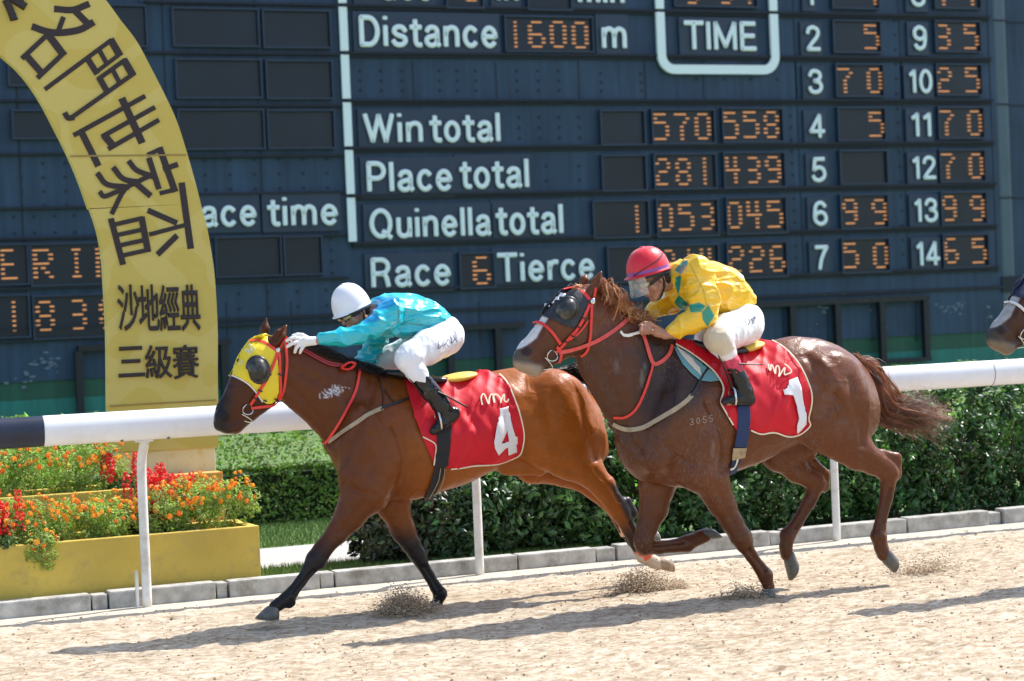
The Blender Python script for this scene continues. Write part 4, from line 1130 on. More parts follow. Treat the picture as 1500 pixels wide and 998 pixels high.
class Horse:
    """One galloping horse, its joints read as (px, py, y offset, radius px)."""
    def __init__(s, Y0): s.Y0 = Y0
    def p(s, px, py, yo=0.0): return onY(px, py, s.Y0 + yo)
    def n(s, px, py, yo, r):
        q = s.p(px, py, yo); return q, r * mpp(q)
    def chain(s, S, pts, k=None, ky=1.0): S.chain([s.n(*q) for q in pts], k, ky)
    def edge(s, pts):
        Q = np.array([s.p(a, b, 0) for a, b in pts]); return Q[:, 0], Q[:, 2]
    def trunk(s, S, top, bot, wid, k=.06):
        xt, zt = s.edge(top); xb, zb = s.edge(bot)
        X = np.linspace(max(xt.min(), xb.min()), min(xt.max(), xb.max()), 90)
        def sm(xa, za):
            Z = np.interp(X, xa, za); kr = np.array([1, 2, 3, 2, 1]) / 9.; Zp = np.pad(Z, 2, 'edge'); Zs = np.convolve(Zp, kr, 'valid'); Zs[:4] = Z[:4]; Zs[-4:] = Z[-4:]; return Zs
        xw = np.array([s.p(a, 600)[0] for a, _ in wid]); W = np.interp(X, xw, [w for _, w in wid])
        S.loft(X, sm(xt, zt), sm(xb, zb), W, s.Y0, k)
    def bvh(s, V, Q):
        s.V = V; s.Q = Q; s.tree = BVHTree.FromPolygons([tuple(v) for v in V], Q.tolist()); s.N = vnormals(V, Q)
    def hit(s, px, py):
        d = Vector(ray(px, py)).normalized(); h = s.tree.ray_cast(Vector(CPOS), d)
        if h[0] is None: return None
        return np.array(h[0]), np.array(h[1])
    def near(s, P):
        h = s.tree.find_nearest(Vector(P)); return np.array(h[0]), np.array(h[1])
    def surf(s, px, py, off, ylast=None):
        h = s.hit(px, py)
        if h is None:
            # beside the body: the nearest skin below this spot
            q = s.p(px, py, -.02 if ylast is None else ylast - s.Y0); c, nn = s.near(q)
            return q, nn, False
        return h[0] + h[1] * off, h[1], True
    def strap(s, pts, wpx, mt, name, parent, off=.006, n=None, thick=.004, mirror=True, free=False, yo=0.0):
        """a flat strap laid on the body along picture points; mirrored to the far side"""
        L_ = sum(math.hypot(a[0] - b[0], a[1] - b[1]) for a, b in zip(pts[:-1], pts[1:]))
        n = n or max(6, int(L_ / 4)); S_ = spline([(a, b, 0) for a, b in pts], n)
        P = []; N = []; yl = None
        for px, py, _ in S_:
            if free:
                q = s.p(px, py, yo if not callable(yo) else yo(px)); nn = np.array([0, -1, 0.])
            else:
                q, nn, ok = s.surf(px, py, off, yl)
                if ok: yl = q[1]
            P.append(q); N.append(nn)
        P = np.array(P); N = np.array(N)
        for _ in range(2): N[1:-1] = (N[:-2] + N[1:-1] + N[2:]) / 3; P[1:-1] = (P[:-2] + 2 * P[1:-1] + P[2:]) / 4
        T = np.gradient(P, axis=0); T /= np.linalg.norm(T, axis=1)[:, None]
        B = np.cross(T, N); B /= np.linalg.norm(B, axis=1)[:, None] + 1e-9; N = np.cross(B, T)
        w = wpx * mpp(P[0]) / 2
        b = MB()
        V = np.stack([P - B * w, P - B * w * .9 + N * thick, P + B * w * .9 + N * thick, P + B * w, P - N * .001], 1).reshape(-1, 3)
        Fc = []
        for i in range(len(P) - 1):
            for k in range(5): Fc.append((i * 5 + k, (i + 1) * 5 + k, (i + 1) * 5 + (k + 1) % 5, i * 5 + (k + 1) % 5))
        Fc += [[4, 3, 2, 1, 0], [len(P) * 5 - 5 + k for k in range(5)]]
        b.add(V, Fc)
        o = b.build(name, mt, parent, smooth=False)
        if mirror:
            V2 = V.copy(); V2[:, 1] = 2 * s.Y0 - V2[:, 1]
            MB().add(V2, [f[::-1] for f in Fc]).build(name, mt, parent)
        return o
    def patch(s, poly, mt, name, parent, off=.006, res=3.0, mirror=True, wrinkle=0., holes=(), rim=True):
        """a piece of cloth cut to a picture outline and laid on the body"""
        poly = np.array(poly, float)
        x0, y0 = poly.min(0) - res; x1, y1 = poly.max(0) + res
        bm = bmesh.new()
        vs = [bm.verts.new((a, b, 0)) for a, b in poly]
        es = [bm.edges.new((vs[i], vs[(i + 1) % len(vs)])) for i in range(len(vs))]
        for h in holes:
            hv = [bm.verts.new((a, b, 0)) for a, b in h]; es += [bm.edges.new((hv[i], hv[(i + 1) % len(hv)])) for i in range(len(hv))]
        bmesh.ops.triangle_fill(bm, use_beauty=True, use_dissolve=False, edges=es)
        for g in np.arange(math.floor(x0), x1, res): bmesh.ops.bisect_plane(bm, geom=bm.verts[:] + bm.edges[:] + bm.faces[:], plane_co=(g, 0, 0), plane_no=(1, 0, 0))
        for g in np.arange(math.floor(y0), y1, res): bmesh.ops.bisect_plane(bm, geom=bm.verts[:] + bm.edges[:] + bm.faces[:], plane_co=(0, g, 0), plane_no=(0, 1, 0))
        bmesh.ops.remove_doubles(bm, verts=bm.verts[:], dist=.02)
        bm.verts.ensure_lookup_table(); bm.verts.index_update()
        UV = np.array([v.co[:2] for v in bm.verts]); Fc = [[v.index for v in f.verts] for f in bm.faces]; bm.free()
        P = np.zeros((len(UV), 3)); N = np.zeros((len(UV), 3)); ok = np.zeros(len(UV), bool)
        for i, (a, b) in enumerate(UV):
            h = s.hit(a, b)
            if h is not None and h[1][1] < .2 : P[i], N[i] = h; ok[i] = True
        if not ok.any(): return None
        good = np.where(ok)[0]
        for i in np.where(~ok)[0]:
            j = good[np.argmin(((UV[good] - UV[i]) ** 2).sum(1))]; P[i] = onY(UV[i, 0], UV[i, 1], P[j, 1] + .01); N[i] = N[j]
        o_ = off + (wrinkle * (vnoise(P + np.c_[.5 * P[:, 2], 0 * P[:, 2], 0 * P[:, 2]], (17, 7, 4)) + 1.1 * (1 - np.abs(vnoise(P + 3 - np.c_[.6 * P[:, 2], 0 * P[:, 2], 0 * P[:, 2]], (13, 6, 3.5)))) ** 3) if wrinkle else 0)
        P = P + N * (o_[:, None] if wrinkle else o_)
        b = MB(); b.add(P, Fc)
        o = b.build(name, mt, parent, smooth=True)
        md = o.modifiers.new('thickness', 'SOLIDIFY'); md.thickness = .003; md.offset = -1
        # face the viewer side
        me = o.data
        if sum(p.normal.y * p.area for p in me.polygons) > 0: me.flip_normals()
        if mirror:
            P2 = P.copy(); P2[:, 1] = 2 * s.Y0 - P2[:, 1]
            o2 = MB().add(P2, Fc).build(name, mt, parent, smooth=True)
            md = o2.modifiers.new('thickness', 'SOLIDIFY'); md.thickness = .003; md.offset = -1
            if sum(p.normal.y * p.area for p in o2.data.polygons) < 0: o2.data.flip_normals()
        return o
    def hoof(s, cor, toe, heel, yo, parent, mt=None, shoe=True):
        """cor: (px,py,r) of the coronet; toe and heel: picture points of the sole's front and back edge"""
        c = s.p(cor[0], cor[1], yo); r = cor[2] * mpp(c)
        T = s.p(*toe, yo); H_ = s.p(*heel, yo); sc = (T + H_) / 2
        ax = sc - c; L_ = np.linalg.norm(ax); ax /= L_
        f = T - H_; a = np.linalg.norm(f) / 2; f /= np.linalg.norm(f); lat = np.array([0, 1., 0])
        V = []; m_ = 18
        for t, k in ((-.15, .82), (0, 1.0), (.08, 1.05), (.5, None), (1, None), (1.0, .8)):
            for j in range(m_):
                q = 2 * PI * j / m_
                if t <= .08: rad_f = rad_l = r * k
                elif k is None: rad_f = r * 1.05 + (a - r) * t; rad_l = r * 1.02 + (a * .92 - r) * t
                else: rad_f = a * k; rad_l = a * .9 * k
                V.append(c + (sc - c) * t + f * rad_f * math.cos(q) + lat * rad_l * math.sin(q))
        Fc = []
        for i in range(5):
            for j in range(m_): Fc.append((i * m_ + j, i * m_ + (j + 1) % m_, (i + 1) * m_ + (j + 1) % m_, (i + 1) * m_ + j))
        Fc += [list(range(m_))[::-1], [5 * m_ + j for j in range(m_)]]
        o = MB().add(V, Fc).build('hoof', mt or M_hoof, parent, smooth=True)
        if shoe:
            P = [sc + ax * .002 + f * a * .93 * math.cos(q) + lat * a * .83 * math.sin(q) for q in np.linspace(-2.5, 2.5, 20)]
            MB().tube(P, .0045, 6, up=tuple(ax)).build('horseshoe', M_shoe, o)
        return o
def lerpcol(a, b, t): return np.asarray(a)[None] * (1 - t[:, None]) + np.asarray(b)[None] * t[:, None]
def sstep(x, a, b): t = np.clip((x - a) / (b - a), 0, 1); return t * t * (3 - 2 * t)
def strands(roots, mids, tips, n, seg, w0, base, rootr, tipr, curl=.0, seed=1, locks=0):
    """hair: ribbons from points along roots, through mids, fanning out to tips (world polylines)"""
    R = np.random.RandomState(seed); V = []; Fc = []; C = []
    def pick(L_, u):
        L_ = np.asarray(L_, float); x = u * (len(L_) - 1); i = min(int(x), len(L_) - 2); return L_[i] + (L_[i + 1] - L_[i]) * (x - i)
    LK = []
    for i in range(locks):
        u = R.rand(); v = np.clip(u + R.normal(0, .12), 0, 1); v2 = np.clip(u + R.normal(0, .2), 0, 1)
        LK.append(([pick(roots, u)] + [pick(mm, v) + R.normal(0, rootr * 1.8, 3) for mm in mids] + [pick(tips, v2) + R.normal(0, tipr * 1.5, 3)], R.randint(len(base)), R.uniform(.6, 1.25), R.rand() * 6))
    for i in range(n):
        u = R.rand(); v = np.clip(u + R.normal(0, .13), 0, 1); v2 = np.clip(u + R.normal(0, .2), 0, 1)
        ctrl = [pick(roots, u) + R.normal(0, rootr, 3)] + [pick(mm, v) + R.normal(0, rootr * 1.6, 3) for mm in mids] + [pick(tips, v2) + R.normal(0, tipr, 3)]
        lk = LK[R.randint(locks)] if locks and R.rand() < .85 else None
        if lk: ctrl = [q + R.normal(0, (rootr * .8, rootr * .45, rootr * .4, rootr * .5)[min(a, 3)], 3) for a, q in enumerate(lk[0])]
        cut = R.uniform(.62, 1.0)
        P = spline(ctrl, seg); P = P[:max(4, int(seg * cut))]; k = len(P)
        if curl: ph = lk[3] + R.normal(0, .25) if lk else R.rand() * 6; t = np.linspace(0, 1, k); P = P + np.c_[np.sin(t * 9 + ph), np.cos(t * 7 + ph), np.sin(t * 8 + ph * 2)] * (curl * t)[:, None]
        T = np.gradient(P, axis=0); T /= np.linalg.norm(T, axis=1)[:, None] + 1e-9
        a = np.cross(T, R.normal(0, 1, 3)); a /= np.linalg.norm(a, axis=1)[:, None] + 1e-9; b_ = np.cross(T, a)
        w = w0 * R.uniform(.6, 1.4) * np.linspace(1, .25, k)
        j = len(V) and sum(len(q) for q in V)
        j = strands_count[0]
        V.append(np.stack([P + a * w[:, None], P - a * w[:, None] * .5 + b_ * w[:, None] * .87, P - a * w[:, None] * .5 - b_ * w[:, None] * .87], 1).reshape(-1, 3))
        for q in range(k - 1):
            for e in range(3): Fc.append((j + q * 3 + e, j + q * 3 + (e + 1) % 3, j + q * 3 + 3 + (e + 1) % 3, j + q * 3 + 3 + e))
        strands_count[0] += 3 * k
        c = np.array(base[lk[1] if lk else R.randint(len(base))]) * R.uniform(.75, 1.25) * (lk[2] if lk else 1); C.append(np.tile(c, (3 * k, 1)))
    V = np.concatenate(V); C = np.concatenate(C); strands_count[0] = 0
    return V, Fc, C
strands_count = [0]
M_hair = mat('horse hair', (.1, .05, .03), .42, attr=True, spec=.5)


def relief(V, Q, Hh, amp, lines):
    """muscle and vein relief; lines: (picture polyline, depth m, width px) on both flanks"""
    N = vnormals(V, Q); d = amp * (vnoise(V, (7, 7, 5)) + .5 * vnoise(V + 5, (15, 15, 10)))
    vein = 1 - np.abs(vnoise(V + 11, (6, 6, 7))); vein = np.clip((vein - .93) / .07, 0, 1) * .0028
    w = np.clip((V[:, 2] - .15) / .4, .15, 1)
    d = (d + vein) * w
    M = V.copy(); M[:, 1] = np.minimum(M[:, 1], 2 * Hh.Y0 - M[:, 1]); x, y = proj(M); side = sstep(np.abs(N[:, 1]), .25, .6)
    for pts, dep, wd in lines:
        S_ = spline([(q[0], q[1], 0) for q in pts], 6 * len(pts))[:, :2]; D = np.full(len(V), 1e9)
        k = (x > S_[:, 0].min() - 4 * wd) & (x < S_[:, 0].max() + 4 * wd) & (y > S_[:, 1].min() - 4 * wd) & (y < S_[:, 1].max() + 4 * wd)
        xx, yy = x[k], y[k]; dd = np.full(len(xx), 1e9)
        for (x0, y0), (x1, y1) in zip(S_[:-1], S_[1:]):
            ex, ey = x1 - x0, y1 - y0; t = np.clip(((xx - x0) * ex + (yy - y0) * ey) / (ex * ex + ey * ey + 1e-9), 0, 1); dd = np.minimum(dd, np.hypot(xx - x0 - t * ex, yy - y0 - t * ey))
        D[k] = dd; d = d + dep * np.exp(-(np.minimum(D, 1e3) / wd) ** 2) * side
    return V + N * d[:, None]
BAY_LINES = [([(412, 560), (440, 582), (468, 616), (486, 652)], -.013, 6), ([(548, 558), (536, 600), (514, 650), (497, 690)], -.013, 7), ([(560, 575), (546, 620), (528, 668)], .008, 9), ([(578, 625), (592, 665), (588, 705), (572, 732)], -.016, 5.5),
             ([(505, 708), (524, 720), (550, 726)], -.009, 4), ([(534, 735), (516, 757), (498, 782)], -.007, 3.5), ([(745, 572), (752, 578)], .010, 11), ([(738, 612), (752, 640), (764, 664)], -.016, 11), ([(772, 560), (800, 590), (806, 630)], -.008, 8),
             ([(846, 575), (858, 625), (872, 672)], -.012, 6), ([(872, 688), (892, 712), (906, 734)], -.007, 3.5), ([(795, 655), (800, 662)], .010, 10), ([(820, 565), (832, 600)], .009, 10), ([(440, 545), (480, 566), (520, 590)], -.008, 7), ([(332, 596), (346, 608), (352, 618)], -.005, 3), ([(360, 552), (346, 578)], .005, 3),
             ([(610, 735), (660, 712), (720, 686)], .006, 7), ([(590, 776), (604, 800)], -.005, 3)]
CHE_LINES = [([(868, 520), (892, 562), (912, 612), (922, 652)], -.014, 7), ([(988, 510), (972, 556), (950, 616), (932, 668)], -.014, 8), ([(1004, 530), (988, 590), (966, 648)], .009, 10), ([(1036, 590), (1060, 640), (1060, 690)], -.017, 6),
             ([(962, 636), (984, 664), (1018, 682)], -.011, 4), ([(928, 652), (950, 684), (988, 712)], -.010, 4.5), ([(1046, 706), (1060, 736), (1076, 768)], -.008, 3.5), ([(1172, 590), (1186, 618), (1196, 640)], -.014, 11), ([(1184, 524), (1196, 544), (1206, 556)], -.013, 6), ([(1210, 580), (1216, 596)], -.014, 7),
             ([(1204, 530), (1226, 560), (1236, 596)], .010, 7), ([(1246, 556), (1258, 612), (1264, 652)], -.012, 6), ([(1262, 666), (1282, 680), (1300, 692)], -.007, 3.5), ([(890, 470), (930, 510), (965, 545)], -.009, 8), ([(780, 508), (796, 524), (804, 534)], -.005, 3.5), ([(808, 470), (794, 498)], .006, 3.5), ([(835, 474), (848, 506)], .006, 7),
             ([(1088, 688), (1130, 668), (1170, 646)], .006, 7), ([(1156, 676), (1184, 700)], -.006, 3.5), ([(960, 725), (950, 765)], -.007, 4)]
# ------------------------------------------------------------------ the bay, number 4
A = Horse(12.62)
S = Solid(.0085)
NF, FF, NH, FH = -.13, .13, -.15, .15
A.trunk(S, [(478, 655), (484, 628), (492, 604), (510, 572), (530, 551), (556, 545), (600, 552), (650, 556), (690, 550), (718, 545), (754, 539), (790, 538), (820, 541), (847, 556), (866, 579), (876, 602), (881, 626), (884, 650), (885, 664)],
        [(478, 657), (484, 668), (490, 678), (496, 692), (505, 710), (540, 728), (580, 735), (615, 731), (640, 722), (670, 713), (706, 698), (736, 682), (760, 676), (787, 680), (820, 688), (850, 690), (875, 684), (885, 668)],
        [(478, .05), (486, .13), (500, .18), (530, .215), (580, .25), (640, .285), (690, .285), (730, .265), (790, .27), (840, .255), (870, .19), (885, .05)])
# neck, head
A.chain(S, [(421, 541, 0, 41), (452, 556, 0, 47), (485, 574, 0, 55), (520, 604, 0, 66)], .05, .46)
A.chain(S, [(402, 516, 0, 25), (386, 533, 0, 34), (374, 562, 0, 36), (357, 582, 0, 28), (338, 602, 0, 20.5), (328, 614, 0, 15)], .03, .6)
for sg in (-1, 1):
    A.chain(S, [(398, 561, sg * .035, 27), (388, 556, sg * .04, 22)], .03, .5)                # jowl
    A.chain(S, [(360, 547, sg * .045, 9), (348, 572, sg * .04, 6)], .02)                  # cheek ridge
    S.ell(A.p(322, 612, sg * .035), (.035, .025, .042), k=.02)                           # nostril flare
    S.ell(A.p(320, 609, sg * .068), (.02, .02, .024), k=.01, sub=True)
    A.chain(S, [(330, 628, sg * .012, 6), (346, 626, sg * .012, 8), (366, 608, sg * .02, 9), (392, 588, sg * .03, 11)], .02, 1.1)   # lower jaw
S.cone(A.p(329, 630, -.08), A.p(346, 617, -.08), .003, .003, .006, sub=True)
A.chain(S, [(324, 622, 0, 11), (333, 628, 0, 7)], .015, 1.1)
# ears
def ear(Hh, S, base, tip, r, yo, yt):
    b = Hh.p(*base, yo); t = Hh.p(*tip, yt); R = r * mpp(b)
    m_ = b + (t - b) * .45
    S.cone(b, m_, R * .72, R, .012); S.cone(m_, t, R, R * .18, .01)
    nrm = np.array([-.55, -.75 if yo < 0 else .75, .1]); S.cone(b + (t - b) * .25 + nrm * R * 1.0, t + nrm * R * .5, R * .62, R * .1, .006, sub=True)
ear(A, S, (402, 504), (420, 476), 8.5, -.055, -.065); ear(A, S, (386, 494), (390, 466), 7, .05, .05)
# limbs
A.chain(S, [(548, 655, NF, 44), (535, 715, NF, 37)], .05, .55)
A.chain(S, [(533, 718, NF, 34), (511, 757, NF, 22.5), (494, 780, NF, 16.5), (472, 806, NF, 13), (462, 820, NF, 13.5), (453, 833, NF, 10.5)], .022, .85)
A.chain(S, [(455, 831, NF, 10), (441, 851, NF, 8.6), (428, 868, NF, 9.2), (421, 877, NF, 11.8)], .012, .8)
A.chain(S, [(421, 877, NF, 10.5), (403, 889, NF, 9.5)], .012, .9)
S.cone(A.p(474, 815, NF), A.p(470, 827, NF), .03, .028, .02)                                  # back of the knee
S.cone(A.p(428, 884, NF), A.p(424, 888, NF), .022, .016, .02)
A.chain(S, [(580, 690, FF, 40), (575, 738, FF, 27)], .04, .6)
A.chain(S, [(575, 738, FF, 24), (590, 776, FF, 18), (602, 797, FF, 13.5), (611, 812, FF, 12), (617, 823, FF, 10)], .02, .85)
A.chain(S, [(615, 821, FF, 10), (628, 843, FF, 8.2), (638, 860, FF, 8.6), (645, 870, FF, 10.5)], .012, .8)
A.chain(S, [(645, 870, FF, 9.5), (640, 885, FF, 8)], .012, .9)
A.chain(S, [(815, 600, NH, 56), (800, 640, NH, 44), (838, 668, NH, 34), (864, 690, NH, 22)], .05, .5)
A.chain(S, [(862, 690, NH, 23), (884, 714, NH, 18), (903, 742, NH, 15), (910, 750, NH, 15)], .025, .75)
A.chain(S, [(912, 740, NH, 10), (918, 735, NH, 7), (926, 752, NH, 9)], .015, .8)
A.chain(S, [(910, 752, NH, 14), (922, 776, NH, 10.2), (932, 796, NH, 9.5), (942, 813, NH, 12)], .014, .8)
A.chain(S, [(942, 814, NH, 11), (957, 823, NH, 9.5), (964, 826, NH, 9.5)], .012, .9)
A.chain(S, [(800, 660, FH, 36), (780, 683, FH, 24), (830, 694, FH, 18), (872, 716, FH, 15), (898, 742, FH, 13)], .035, .75)
A.chain(S, [(898, 742, FH, 13), (914, 775, FH, 8.5), (926, 792, FH, 8.5), (936, 800, FH, 11), (950, 792, FH, 9)], .014, .8)
A.chain(S, [(740, 684, -.06, 12), (790, 688, -.1, 10)], .04, .6)                           # flank fold
# muscle relief
for (a, b, r, dp) in (((552, 640), (560, 716), 9, -.252), ((742, 600), (752, 668), 10, -.27), ((800, 676), (838, 690), 5, -.20)):
    S.cone(A.p(*a, dp - .045), A.p(*b, dp - .03), r * .0045, r * .0045, .04, sub=True)
S.cone(A.p(470, 598, -.165), A.p(540, 640, -.235), .03, .035, .05, sub=True)
S.cone(A.p(432, 590, -.135), A.p(482, 640, -.16), .02, .02, .03, sub=True)
S.cone(A.p(528, 610, -.15), A.p(520, 690, -.15), .075, .085, .10)
S.cone(A.p(562, 680, -.155), A.p(545, 725, -.15), .085, .085, .08)
for sg in (-1, 1):
    for (a, b, r, yo) in ((464, 814, 6, NF), (459, 826, 5, NF), (424, 873, 6, NF), (608, 808, 5.5, FF), (614, 818, 4.5, FF), (644, 868, 5, FF), (908, 746, 6, NH), (914, 758, 5, NH), (941, 812, 6, NH)):
        c, r_ = A.n(a, b, yo, r); S.ell(c + np.array([0, .030 * sg, 0]), (r_, r_ * .8, r_), k=.008)
    for a, b, yo in (((459, 836), (428, 873), NF), ((621, 830), (643, 864), FF), ((920, 764), (937, 800), NH)):
        w_ = .029 * sg; S.cone(A.p(*a, yo + w_), A.p(*b, yo + w_ * .95), .010, .009, .012, sub=True)
V, Q = S.mesh(); V = smoothV(V, Q, 2, .35); V = relief(V, Q, A, .0045, BAY_LINES)
A.bvh(V, Q)
px, py = proj(V)
base = np.tile(np.array([.31, .084, .009]), (len(V), 1))
nz = vnoise(V, (6, 6, 6))
neck_shade = sstep(-px, -700, -500)
base = base * (1 - np.array([.66, .68, .50])[None] * neck_shade[:, None])                                            # shade painted into the coat of neck and head
top = sstep(-(py - (505 + (px - 470) * .32)), -14, 6) * sstep(px, 440, 470) * sstep(-px, -606, -585)
base = lerpcol_ = base * (1 - top[:, None]) + np.array([.012, .008, .007])[None] * top[:, None]        # black mane line
head = sstep(-px, -420, -395); muz = sstep(-px, -350, -322)
base = base * (1 - .35 * head[:, None]); base = base * (1 - muz[:, None]) + np.array([.014, .011, .011])[None] * muz[:, None]
nost = sstep(-np.hypot((px - 329) / 8, (py - 610) / 8.5), -1.1, -.6); base = base * (1 - .85 * nost[:, None])
legz = V[:, 2] + .03 * nz
fore = px < 700
tb = np.where(fore, sstep(-legz, -.62, -.40), 0); base = base * (1 - tb[:, None]) + np.array([.012, .010, .011])[None] * tb[:, None]
hd = sstep(px - .5 * (py - 700) , 884, 893) * sstep(py, 700, 716) * (px > 860); base = base * (1 - hd[:, None]) + np.array([.015, .011, .012])[None] * hd[:, None]
cn = (px > 880) * sstep(py, 748, 790) ; base = base * (1 - cn[:, None]) + np.array([.03, .014, .01])[None] * cn[:, None]
sock = (px > 925) * sstep(py, 806, 814) * (V[:, 1] < A.Y0); base = base * (1 - sock[:, None]) + np.array([.58, .46, .36])[None] * sock[:, None]
fu = ((px - 487) * .94 - (py - 574) * .34) / 23; fv = ((px - 487) * .34 + (py - 574) * .94) / 9
foam = sstep(vnoise(np.c_[fu * 9, fv * 22, 0 * fu], (1, 1, 1)) + .7 * vnoise(np.c_[fu * 21, fv * 30, 0 * fu + 3], (1, 1, 1)) + .75 - 1.3 * np.hypot(fu, fv) ** 2, .1, .5) * (V[:, 1] < A.Y0)
base = base * (1 - foam[:, None]) + np.array([.46, .46, .49])[None] * foam[:, None]
bay = thing('race_horse', (5.0, A.Y0, 0), 'galloping bay race horse with yellow blinker hood and red number 4 cloth', 'horse', 'race horses galloping on the track')
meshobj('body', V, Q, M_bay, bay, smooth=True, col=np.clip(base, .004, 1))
A.hoof((399, 891, 10.5), (374, 906), (408, 907), NF, bay); A.hoof((640, 883, 8.5), (627, 890), (642, 896), FF, bay)
A.hoof((966, 826, 9.5), (986, 838), (978, 815), NH, bay, M_palehoof); A.hoof((952, 790, 9), (966, 792), (958, 776), FH, bay)
A.strap([(930, 806), (958, 818)], 1, M_redst, 'leg_tape', bay, .003) if False else None
# tape on the near hind pastern and the far hind cannon
def band(Hh, a, b, yo, r, mt, name, parent, seg=18):
    P = spline([Hh.p(*a, yo), Hh.p(*b, yo)], 6); P = np.array(P)
    k = mpp(P[0]); return MB().tube(P, [r * k * .98, r * k * 1.02, r * k * 1.03, r * k * 1.03, r * k * 1.02, r * k * .98], seg, ry=[r * k * .85] * 6).build(name, mt, parent, smooth=True)
band(A, (936, 802), (947, 816), NH, 13.2, mat('orange tape', (.78, .14, .06), .5, var=.15, vscale=50), 'pastern_tape', bay)
band(A, (909, 766), (917, 783), FH, 9.8, mat('peach tape', (.7, .42, .28), .6), 'leg_tape', bay)

# hood with cups
hood = A.patch([(387, 488), (378, 491), (366, 499), (358, 509), (350, 521), (344, 536), (341, 550), (349, 553), (360, 559), (368, 566), (374, 573), (379, 580), (384, 588), (391, 592), (398, 591), (404, 586), (408, 574), (408, 552), (407, 535), (405, 518), (400, 508), (392, 500), (392, 492)],
               M_yelh, 'blinker_hood', bay, .007, 3.0, True, .0015)
A.strap([(341, 551), (349, 554), (360, 560), (368, 567), (374, 574), (379, 581), (384, 589)], 1.6, M_wht, 'hood_trim', bay, .011)
def cup(Hh, px, py, rx, ry, parent, sgn, ang, mt=None):
    h = Hh.hit(px, py); c, nn = h
    if sgn > 0: c = c.copy(); c[1] = 2 * Hh.Y0 - c[1]; nn = nn * np.array([1, -1, 1])
    k = mpp(c); ax = np.array([-.25, -1.0 * (1 if sgn < 0 else -1), .05]); ax /= np.linalg.norm(ax)
    u = np.array([math.cos(ang), 0, math.sin(ang)]); u -= ax * (u @ ax); u /= np.linalg.norm(u); v = np.cross(ax, u)
    V = []; m_ = 30; prof = ((1.06, -.02), (1.1, .004), (1.05, .014), (.94, .016), (.86, .02), (.72, .036), (.45, .048), (.18, .052))
    for rr, dd in prof:
        for j in range(m_):
            q = 2 * PI * j / m_; V.append(c + ax * dd + u * rr * ry * k * math.cos(q) + v * rr * rx * k * math.sin(q))
    Fc = [(i * m_ + j, i * m_ + (j + 1) % m_, (i + 1) * m_ + (j + 1) % m_, (i + 1) * m_ + j) for i in range(len(prof) - 1) for j in range(m_)]
    Fc += [[(len(prof) - 1) * m_ + j for j in range(m_)]]
    o = MB().add(V, Fc).build('blinker_cup', mt or M_cup, parent, smooth=True)
    bm = bmesh.new(); bm.from_mesh(o.data); bmesh.ops.recalc_face_normals(bm, faces=bm.faces[:]); bm.to_mesh(o.data); bm.free()
cup(A, 378, 542, 16.5, 20, bay, -1, 1.8); cup(A, 378, 542, 16.5, 20, bay, 1, 1.8)
def flat_letter(Hh, s_, cpx, cpy, h, w, ang, mt, name, parent, off=.012, bold=.02, sans=True):
    Vt, Ft = text_mesh(s_, bold, 0, 1, sans); c = (Vt.min(0) + Vt.max(0)) / 2; e = Vt.max(0) - Vt.min(0)
    u = (Vt[:, 0] - c[0]) / e[0] * w; v = -(Vt[:, 1] - c[1]) / e[1] * h; a = math.radians(ang)
    X = cpx + u * math.cos(a) - v * math.sin(a); Y = cpy + u * math.sin(a) + v * math.cos(a)
    P = []
    for x, y in zip(X, Y):
        q, nn, ok = Hh.surf(x, y, off); P.append(q)
    o = meshobj(name, P, Ft, mt, parent); return o
M_hoodlet = mat('pale hood print', (.80, .76, .45), .6)
flat_letter(A, 'M', 367, 513, 11, 12, -52, M_hoodlet, 'hood_letter', bay, .011, .03); flat_letter(A, 'C', 352, 530, 11, 9, -58, M_hoodlet, 'hood_letter', bay, .011, .03)
# bridle
br = None
def bridle_root(Hh, parent, pts, w, mt): 
    return Hh.strap(pts, w, mt, 'bridle', parent, .010, thick=.003)
br = bridle_root(A, bay, [(366, 499), (375, 499), (385, 502), (396, 508), (405, 514)], 5, M_redst)
for pts, w in (([(406, 516), (402, 528), (397, 540), (391, 554), (383, 567), (374, 581), (366, 593)], 4.6), ([(367, 598), (378, 597), (390, 595), (403, 591), (412, 578), (417, 558), (420, 532), (418, 512), (417, 497)], 4.2),
               ([(408, 517), (409, 534), (409, 551), (410, 566), (409, 578), (404, 589)], 4), ([(407, 514), (410, 506), (414, 498), (418, 493)], 3.5)):
    A.strap(pts, w, M_redst, 'bridle_strap', bay, .012, thick=.003)
for p in ((393, 548, 6), (380, 572, 6), (373, 583, 6), (408, 549, 5), (388, 587, 6), (403, 585, 6)):
    A.strap([(p[0] - p[2] * .5, p[1] - 1.2), (p[0] + p[2] * .5, p[1] + 1.2)], 2.4, M_blackl, 'keeper', bay, .018, n=4, mirror=False)
def ring(Hh, px, py, r, parent, name='bit_ring', tr=.0042, yo=-.075):
    c = Hh.p(px, py, yo); k = mpp(c); P = [c + np.array([math.cos(a) * r * k, .012 * math.sin(2 * a), math.sin(a) * r * k]) for a in np.linspace(0, 2 * PI, 25)]
    o = MB().tube(P, tr, 7, up=(0, 1, 0)).build(name, M_steel, parent, smooth=True)
    P2 = [np.array([q[0], 2 * Hh.Y0 - q[1], q[2]]) for q in P]; MB().tube(P2, tr, 7, up=(0, 1, 0)).build(name, M_steel, parent, smooth=True)
ring(A, 363, 600, 7.4, bay)
A.strap([(354, 607), (362, 611), (370, 616), (371, 620), (364, 619), (358, 617)], 1.3, M_steel, 'bit', bay, .01, free=True, yo=-.06)
